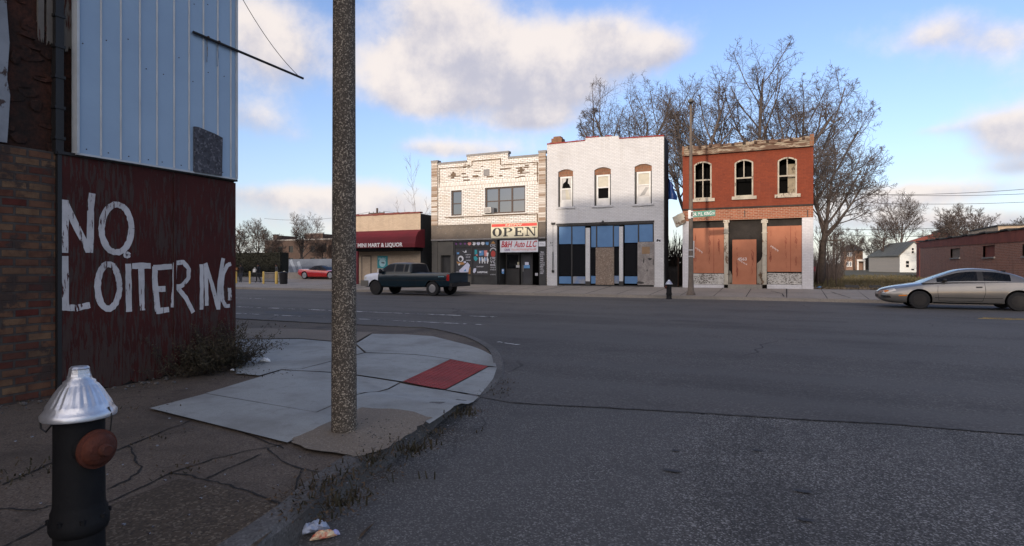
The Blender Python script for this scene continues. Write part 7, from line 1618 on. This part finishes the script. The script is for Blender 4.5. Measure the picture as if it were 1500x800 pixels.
# small brick house
bricks('house_brick', (0.30, 0.165, 0.11), (0.24, 0.13, 0.088), (0.3, 0.25, 0.2), .25, .09, .012, 0, (0.16, 0.09, 0.07), .4, .4)
Yk = 140.0; r = Rc(1236, 367, 1265, 393, Yk); z0 = tz(r[0], Yk)-.2
bh = thing('brick_house', ((r[0]+r[1])/2, Yk, z0), 'small two storey brick house with hipped grey roof and white porch', 'house')
xe = r[0]+(r[1]-r[0])*.66; mb = MB(); mb.box(r[0], xe, Yk, Yk+8, z0, r[3]); mb.box(xe+.001, r[1], Yk+1.2, Yk+8, z0, r[3]-.02); mb.build('wall', MATS['house_brick'], bh)
zr = FY(1246, 357.5, Yk).z; mb = MB(); a, b = r[0]-.3, r[1]+.3; mb.add([(a, Yk-.3, r[3]), (b, Yk-.3, r[3]), (b, Yk+8.3, r[3]), (a, Yk+8.3, r[3]), ((a+b)/2-.8, Yk+3.6, zr), ((a+b)/2+.8, Yk+4.6, zr)], [(0, 1, 5, 4), (1, 2, 5), (2, 3, 4, 5), (3, 0, 4), (3, 2, 1, 0)]); mb.build('roof', MATS['shingle'], bh)
for (u0, v0, u1, v1) in ((1240.5, 369.5, 1248.5, 376), (1240, 383, 1248, 391)): w = Rc(u0, v0, u1, v1, Yk); mb = MB(); mb.ring(w[0], w[1], w[2], w[3], Yk-.1, Yk-.006, .16); xm = (w[0]+w[1])/2; mb.box(xm-.1, xm+.1, Yk-.095, Yk-.01, w[2]+.16, w[3]-.16); o = mb.build('window', MATS['white_trim'], bh); MB().box(w[0]+.1, w[1]-.1, Yk-.06, Yk-.02, w[2]+.1, w[3]-.1).build('pane', MATS['blue_light'], o)
pz = FY(1260, 381, Yk-.5).z; x0, x1 = AT(1255, Yk-.5), AT(1267, Yk-.5); mb = MB(); mb.box(x0, x1, Yk-1.2, Yk+1.1, pz-.25, pz+.12); mb.build('porch_roof', MATS['white_trim'], bh)
for x in (x0+.15, x1-.15): MB().box(x-.14, x+.14, Yk-1.1, Yk-.8, z0, pz-.252).build('porch_post', MATS['white_trim'], bh)
Yr = 150; r = Rc(1262, 376, 1292, 394, Yr); t = thing('dark_shed', ((r[0]+r[1])/2, Yr, r[2]), 'dark low shed between the brick house and the gable house', 'shed'); MB().prism_y([(r[0], r[2]-.3), (r[1], r[2]-.3), (r[1], r[3]-.6), ((r[0]+r[1])/2, r[3]), (r[0], r[3]-.8)], Yr, Yr+5).build('wall', MATS['dark_mottled'], t)
# wheel stops, fallen posts, small things on the lot
for u0, u1, lab in ((1238, 1258, 'dark block lying alone on the dry grass of the vacant lot'), (1273, 1291, 'dark block on the dry grass just left of the coupe nose')):
    Y = 34.6; x0, x1 = AT(u0, Y), AT(u1, Y); z = tz(x0, Y); t = MB().prism_x([(Y, z), (Y+.22, z), (Y+.18, z+.17), (Y+.04, z+.17)], x0, x1).build('wheel_stop', MATS['black_metal']); tag(t, lab, 'wheel stop', 'dark wheel stops on the vacant lot')
p = FY(1200, 420, 34.2); o = crumple(MB(), (p.x, 34.2, tz(p.x, 34.2)+.0), (.14, .0, .0), (0, .10, 0), .10, rh).build('plastic_bag', MATS['p_blue']); tag(o, 'small blue plastic bag beside the red brick building pier', 'litter')
rg2 = random.Random(9); gms = [MB(), MB()]
for i in range(6500):
    y = 33.2+rg2.random()**1.7*38; x = rg2.uniform(1.5, 10.3) if y < 60 else rg2.uniform(1.5, 16); z = tz(x, y); dry = y < 35.6+math.sin(x*2.1)*.8
    h = rg2.uniform(.03, .11) if dry else rg2.uniform(.05, .30); dxx, dyy = rg2.gauss(0, .08), rg2.gauss(0, .08); w = rg2.uniform(.015, .05)
    gms[0 if dry or rg2.random() < .06 else 1].add([(x-w, y, z), (x+w, y, z), (x+dxx, y+dyy, z+h)], [(0, 1, 2)])
tag(gms[0].build('dry_grass', MATS['dry_grass']), kind='stuff'); tag(gms[1].build('rough_grass', MATS['ground_grass']), kind='stuff')
gm = MB()
for i in range(520):
    u = rg2.uniform(1190, 1234); Y = rg2.uniform(46, 85); x = AT(u, Y); z = tz(x, Y); d = Vector((rg2.gauss(0, .25), rg2.gauss(0, .25), 1)).normalized(); h = rg2.uniform(1.0, 3.2); p = Vector((x, Y, z))
    gm.tube([p, p+d*h*.5+rvec(rg2)*.15, p+d*h+rvec(rg2)*.3], [.022, .016, .008], 3, False)
tag(gm.build('brushwood', MATS['twig_far']), kind='stuff')
gm = MB()
for i in range(420):
    u = rg2.uniform(974, 1000); Y = rg2.uniform(36, 44); x = AT(u, Y); z = tz(x, Y); d = Vector((rg2.gauss(0, .3), rg2.gauss(0, .3), 1)).normalized(); h = rg2.uniform(1.0, 3.4); p = Vector((x, Y, z))
    gm.tube([p, p+d*h*.5+rvec(rg2)*.15, p+d*h+rvec(rg2)*.3], [.03, .02, .008], 3, False)
tag(gm.build('brushwood', MATS['dark_mottled']), kind='stuff')

# ================================================================ UTILITY POLES AND WIRES
M('pole_wood', (0.09, 0.065, 0.05), (0.06, 0.045, 0.036), 3, .9)
def upole(u, v, Y, label, arm=1.1, r=.13):
    x = AT(u, Y); z0 = tz(x, Y)-.05; zt = FY(u, v, Y).z; t = thing('utility_pole', (x, Y, z0), label, 'utility pole', 'wooden utility poles'); L = Vector((x, Y, 0))
    MB().tube([(x, Y, z0), (x, Y, zt)], [r*1.2, r*.8], 10).build('pole', MATS['pole_wood'], t)
    MB().box(x-arm, x+arm, Y-.16, Y-.12+.02, zt-.75, zt-.6).build('crossarm', MATS['pole_wood'], t)
    for dx_ in (-.9*arm, -.4*arm, .4*arm, .9*arm): MB().lathe([(.05, zt-.6), (.06, zt-.5), (.03, zt-.45)], 8, (x+dx_, Y-.13, 0)).build('insulator', MATS['stone_grey'], t)
    return Vector((x, Y-.13, zt-.45))
a = upole(552.5, 305, 62, 'wooden utility pole showing above the corner store roof', 1.3, .16)
b = upole(1221.5, 345, 95, 'slim utility pole left of the small brick house', .9, .12)
MB().tube([(a.x-.3, a.y-.1, a.z-1.5), (a.x-.3, a.y-.1, a.z-.9)], .2, 10).build('transformer', MATS['stone_grey'], bpy.data.objects['utility_pole'])
def wire(p, q, sag, label, r=.018):
    p, q = Vector(p), Vector(q); o = MB().tube([p.lerp(q, k/16)-Vector((0, 0, sag*4*(k/16)*(1-k/16))) for k in range(17)], r, 4).build('power_line', MATS['black_metal']); tag(o, label, 'power line', 'overhead power lines')
pl_ = FY(430, 318, 66); wire(a+Vector((-1.1, 0, 0)), (pl_.x-6, 66, pl_.z), .6, 'power line running left from the utility pole towards the pointed tree')
pr = FY(640, 312, 62); wire(a+Vector((1.1, 0, 0)), (pr.x+6, 62, pr.z+.3), .5, 'power line running right from the utility pole behind the white brick storefront')
for u0, v0, u1, v1, Y, lab in ((1195, 283, 1560, 272, 55, 'topmost overhead line in the sky right of the bare trees'), (1195, 280, 1560, 281, 58, 'second overhead line just below the topmost at the right'), (1195, 293, 1560, 293, 60, 'overhead line crossing the cloud behind the gable house tree top'), (1195, 334, 1420, 331, 90, 'low overhead line behind the two houses at the right'), (1195, 341, 1420, 344, 92, 'lowest overhead line just above the house roofs')):
    p, q = FY(u0, v0, Y), FY(u1, v1, Y); wire(p, q, .35, lab, .016 if Y < 70 else .03)

# ================================================================ one mesh per separate piece
def split_pieces(names, gap=.02):
    for o in list(SC.objects):
        if o.type != 'MESH' or o.name.split('.')[0] not in names: continue
        me = o.data; n = len(me.vertices); par = list(range(n))
        def find(i):
            while par[i] != i: par[i] = par[par[i]]; i = par[i]
            return i
        for p in me.polygons:
            r0 = find(p.vertices[0])
            for v in p.vertices[1:]: par[find(v)] = r0
        comp = {}
        for i in range(n): comp.setdefault(find(i), []).append(i)
        boxes = []
        for k, vs_i in comp.items():
            c = [me.vertices[i].co for i in vs_i]; boxes.append([[min(q[a] for q in c)-gap for a in range(3)], [max(q[a] for q in c)+gap for a in range(3)], [k]])
        ch = True
        while ch:
            ch = False
            for i in range(len(boxes)):
                for j in range(len(boxes)-1, i, -1):
                    A, B = boxes[i], boxes[j]
                    if all(A[0][a] <= B[1][a] and B[0][a] <= A[1][a] for a in range(3)):
                        A[0] = [min(A[0][a], B[0][a]) for a in range(3)]; A[1] = [max(A[1][a], B[1][a]) for a in range(3)]; A[2] += B[2]; boxes.pop(j); ch = True
        if len(boxes) < 2: continue
        for bi, b in enumerate(boxes):
            ks = set(b[2]); bm = bmesh.new(); bm.from_mesh(me); bm.verts.ensure_lookup_table()
            bmesh.ops.delete(bm, geom=[v for v in bm.verts if find(v.index) not in ks], context='VERTS')
            m2 = bpy.data.meshes.new(me.name); bm.to_mesh(m2); bm.free()
            for m in me.materials:
                if m.name not in [x.name for x in m2.materials]: m2.materials.append(m)
            c = o.copy(); c.data = m2; COL.objects.link(c); c.parent = o.parent
            c.name = o.name.split('.')[0]
        bpy.data.objects.remove(o)
split_pieces({'fixing_screw', 'entry_reveal', 'plaster_remnant', 'window_surround', 'column_capital', 'anchor_plate', 'cornice_end', 'sill', 'cornice_bracket', 'pole_band', 'cap_chain', 'jamb', 'door_gap', 'sticker', 'dark_stain', 'pale_boards', 'fascia_trim', 'coping', 'chimney'})
